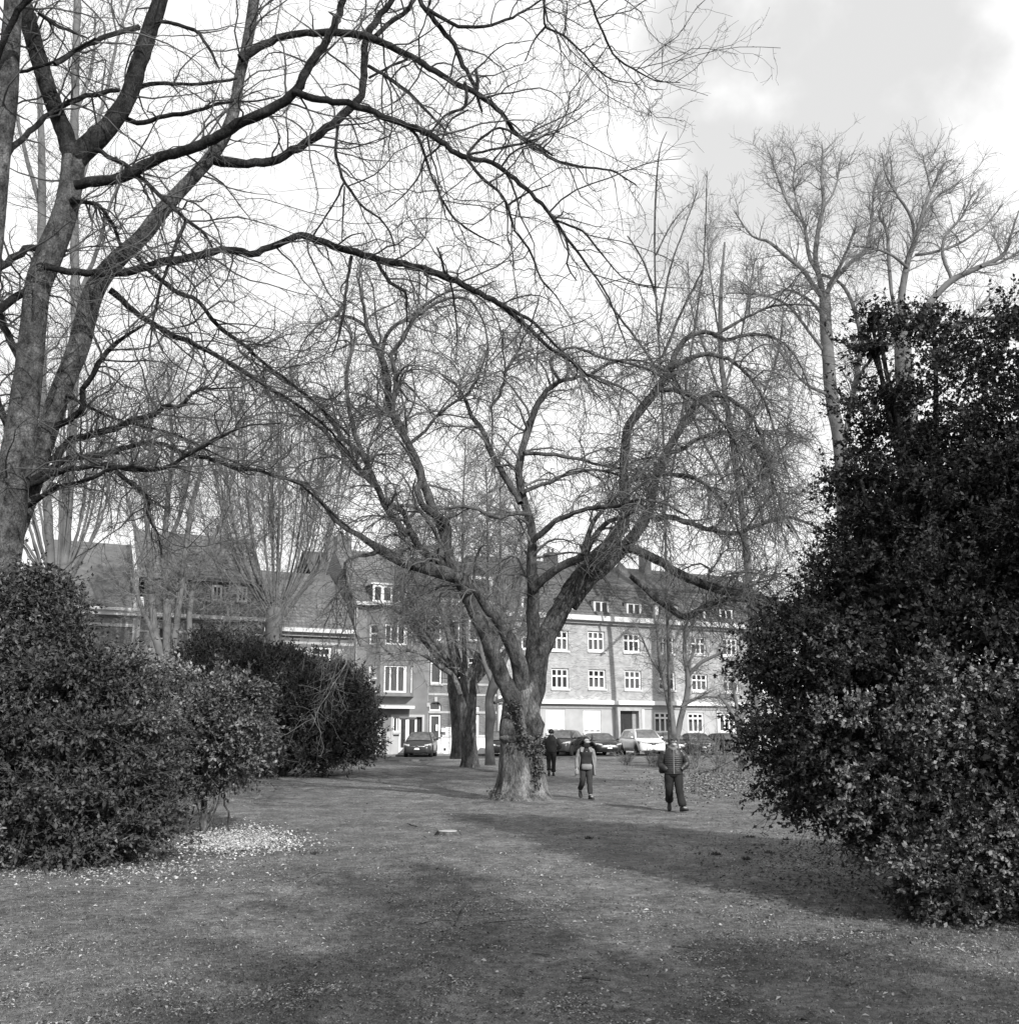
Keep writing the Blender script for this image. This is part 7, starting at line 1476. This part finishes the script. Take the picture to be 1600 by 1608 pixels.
# coat: open in front, hanging to the thigh
def open_coat(root, m):
    S = 34; rows = [(1.44, .10, .09, .75), (1.38, .19, .115, .85), (1.30, .20, .13, .9), (1.15, .205, .14, .95), (1.0, .225, .15, .95), (.88, .245, .165, .98), (.74, .255, .18, 1.0), (.64, .26, .18, 1.0)]
    rows = [tuple(q) for q in catmull(np.array([(z, rx, ry, g) for z, rx, ry, g in rows]), 22)]
    V = []; F = []
    for i, (z, rx, ry, g) in enumerate(rows):
        for k in range(S+1):
            a = -math.pi/2+g+(2*math.pi-2*g)*k/S; fo = 1+.035*math.sin(k*1.9)*min(1, i/8)
            V.append((rx*fo*math.cos(a), .02+ry*fo*math.sin(a), z+.01*math.sin(k*.8)*(i > 18)))
    for i in range(len(rows)-1):
        for k in range(S): F.append((i*(S+1)+k, i*(S+1)+k+1, (i+1)*(S+1)+k+1, (i+1)*(S+1)+k))
    o = MB().add(V, F).build('coat', m, root, True); sm = o.modifiers.new('thick', 'SOLIDIFY'); sm.thickness = .015; return o
co = open_coat(B, M['coat'])
for s in (-1, 1): MB().add([(s*.055, -.095, 1.42), (s*.15, -.10, 1.42), (s*.165, -.125, 1.30), (s*.11, -.14, 1.28), (s*.055, -.105, 1.42-.005), (s*.15, -.085, 1.43), (s*.165, -.11, 1.30), (s*.11, -.12, 1.28)], [(0, 1, 2, 3), (4, 7, 6, 5), (0, 4, 5, 1), (1, 5, 6, 2), (2, 6, 7, 3), (3, 7, 4, 0)]).build('lapel', M['coat'], B)
MB().add([(-.30, -.02, .80), (-.20, -.12, .80), (-.20, -.14, .58), (-.33, -.02, .60), (-.29, .03, .80), (-.19, -.08, .80), (-.19, -.10, .58), (-.32, .03, .60)], [(0, 1, 2, 3), (4, 7, 6, 5), (0, 4, 5, 1), (1, 5, 6, 2), (2, 6, 7, 3), (3, 7, 4, 0)]).build('coat_tail', M['coat'], B)
for s, k in ((-1, 'l'), (1, 'r')):
    sleeve(B, J['sh'+k], J['el'+k], J['wr'+k], M['coat'], (.064, .057, .050), seed=5+s)
    leg_cloth(B, J['hip'+k], J['kn'+k], J['an'+k], M['trouser_b'], .11, .078, .055, seed=9+s, dz=-.03); shoe(B, J['an'+k], J['toe'+k], M['shoe'])
MB().loft(ell_rings([(0, 0, .80, .18, .12), (0, 0, .90, .18, .125), (0, 0, .97, .165, .12)], 20)).build('trouser_seat', M['trouser_b'], B, True)
MB().loft(ell_rings([(0, -.135, .80, .10, .03), (0, -.145, .83, .145, .055), (0, -.145, .92, .15, .06), (0, -.14, .965, .13, .04)], 18)).build('belt_bag', M['bag'], B, True, bevel=0)
hx, hy, hz = J['head']
n = 260; d = norm(R_.normal(size=(n*3, 3))); d = d[(d[:, 2] > -.2) & (d@np.array((.4, -.9, 0)) < .2)][:n]; pos = np.array((hx-.01, hy+.015, hz+.03))+d*np.array((.086, .09, .09))
g = grow(pos, d*.3+np.array((-.6, .1, -.4)), R_.uniform(.12, .34, len(d)), np.full(len(d), .012), np.full(len(d), .004), K=6, wander=.14, trop=(-.25, 0, -.28)); v, f = tubes(*g, 4)
bm_ = MB().loft(ell_rings([(hx-.02, hy+.05, hz-.03, .07, .055), (hx-.015, hy+.04, hz+.03, .085, .075), (hx-.005, hy+.02, hz+.085, .078, .08), (hx-.005, hy+.015, hz+.118, .04, .04), (hx-.005, hy+.015, hz+.124, .01, .01)], 16))
me = bpy.data.meshes.new('hair'); me.from_pydata([tuple(q) for q in v]+bm_.v, [], [tuple(int(i) for i in q) for q in f]+[tuple(i+len(v) for i in q) for q in bm_.f])
for p in me.polygons: p.use_smooth = True
link('hair', me, M['hair_dark'], B)
MB().loft(path_rings([(hx-.045, hy-.075, hz-.03, .012, .035), (hx+.0, hy-.098, hz-.032, .022, .042), (hx+.035, hy-.10, hz-.03, .024, .045), (hx+.075, hy-.06, hz-.025, .012, .035)], 12)).build('face_mask', M['mask'], B, True)
for s in (-1, 1): MB().cyl((hx+.030+s*.030, hy-.086, hz+.022), .008, .012, 10, 'y').build('eye', M['hair_dark'], B)
MB().cyl((.0, -.150, 1.30), .014, .01, 10, 'y').build('pendant', M['rim'], B)
# --- man in black further off, walking away
C_ = at_person('person', 'man in black jacket and cap beside the trunk, hands in pockets, walking away', 866, 1219, 1.0, 0)
J = dict(pelvis=(0, 0, .96), waist=(0, 0, 1.10), chest=(0, 0, 1.34), neck=(.0, .0, 1.50), head=(.0, .03, 1.65), face=(.0, 1.0, -.1),
         shl=(-.20, 0, 1.42), ell=(-.33, .0, 1.16), wrl=(-.25, .06, .98), handl=(-.17, .10, .93), shr=(.20, 0, 1.42), elr=(.34, .0, 1.16), wrr=(.24, .06, 1.0), handr=(.17, .10, .95),
         hipl=(-.10, 0, .90), knl=(-.10, .08, .50), anl=(-.10, -.18, .19), toel=(-.10, -.06, .06), hipr=(.09, 0, .90), knr=(.09, .12, .50), anr=(.08, .16, .105), toer=(.09, .31, .05))
figure(C_, J, M['skin']); hair_shell(C_, J['head'], J['face'], M['hair_dark'], tuft=260, cut=.3)
MB().loft(ell_rings([(0, .02, 1.66, .092, .102), (0, .02, 1.72, .094, .104), (0, .02, 1.77, .075, .085), (0, .02, 1.785, .02, .03)], 20)).build('cap', M['jacket'], C_, True)
MB().loft([[(.07*math.cos(a)*q, .10+.075*math.sin(a)*q, 1.675+z) for a in np.linspace(0, math.pi, 10)] for q, z in ((1, 0), (1, .012))]).build('cap_peak', M['jacket'], C_)
MB().box(-.012, .012, -.089, -.078, 1.70, 1.722).build('cap_tab', M['mask'], C_)
torso_cloth(C_, [(0, 0, .90, .20, .145), (0, 0, 1.0, .215, .155), (0, 0, 1.15, .225, .155), (0, 0, 1.32, .235, .15), (0, 0, 1.42, .21, .125), (0, 0, 1.50, .12, .10), (0, 0, 1.56, .085, .08)], M['jacket'], 'jacket', n=34, wob=.015)
for s, k in ((-1, 'l'), (1, 'r')):
    sleeve(C_, J['sh'+k], J['el'+k], J['wr'+k], M['jacket'], (.085, .08, .062), seed=7+s)
    leg_cloth(C_, J['hip'+k], J['kn'+k], J['an'+k], M['trouser'], .11, .08, .075, seed=13+s, dz=-.03); shoe(C_, J['an'+k], J['toe'+k], M['shoe'])
MB().loft(ell_rings([(0, 0, .83, .18, .12), (0, 0, .92, .18, .13), (0, 0, 1.0, .17, .12)], 20)).build('trouser_seat', M['trouser'], C_, True)
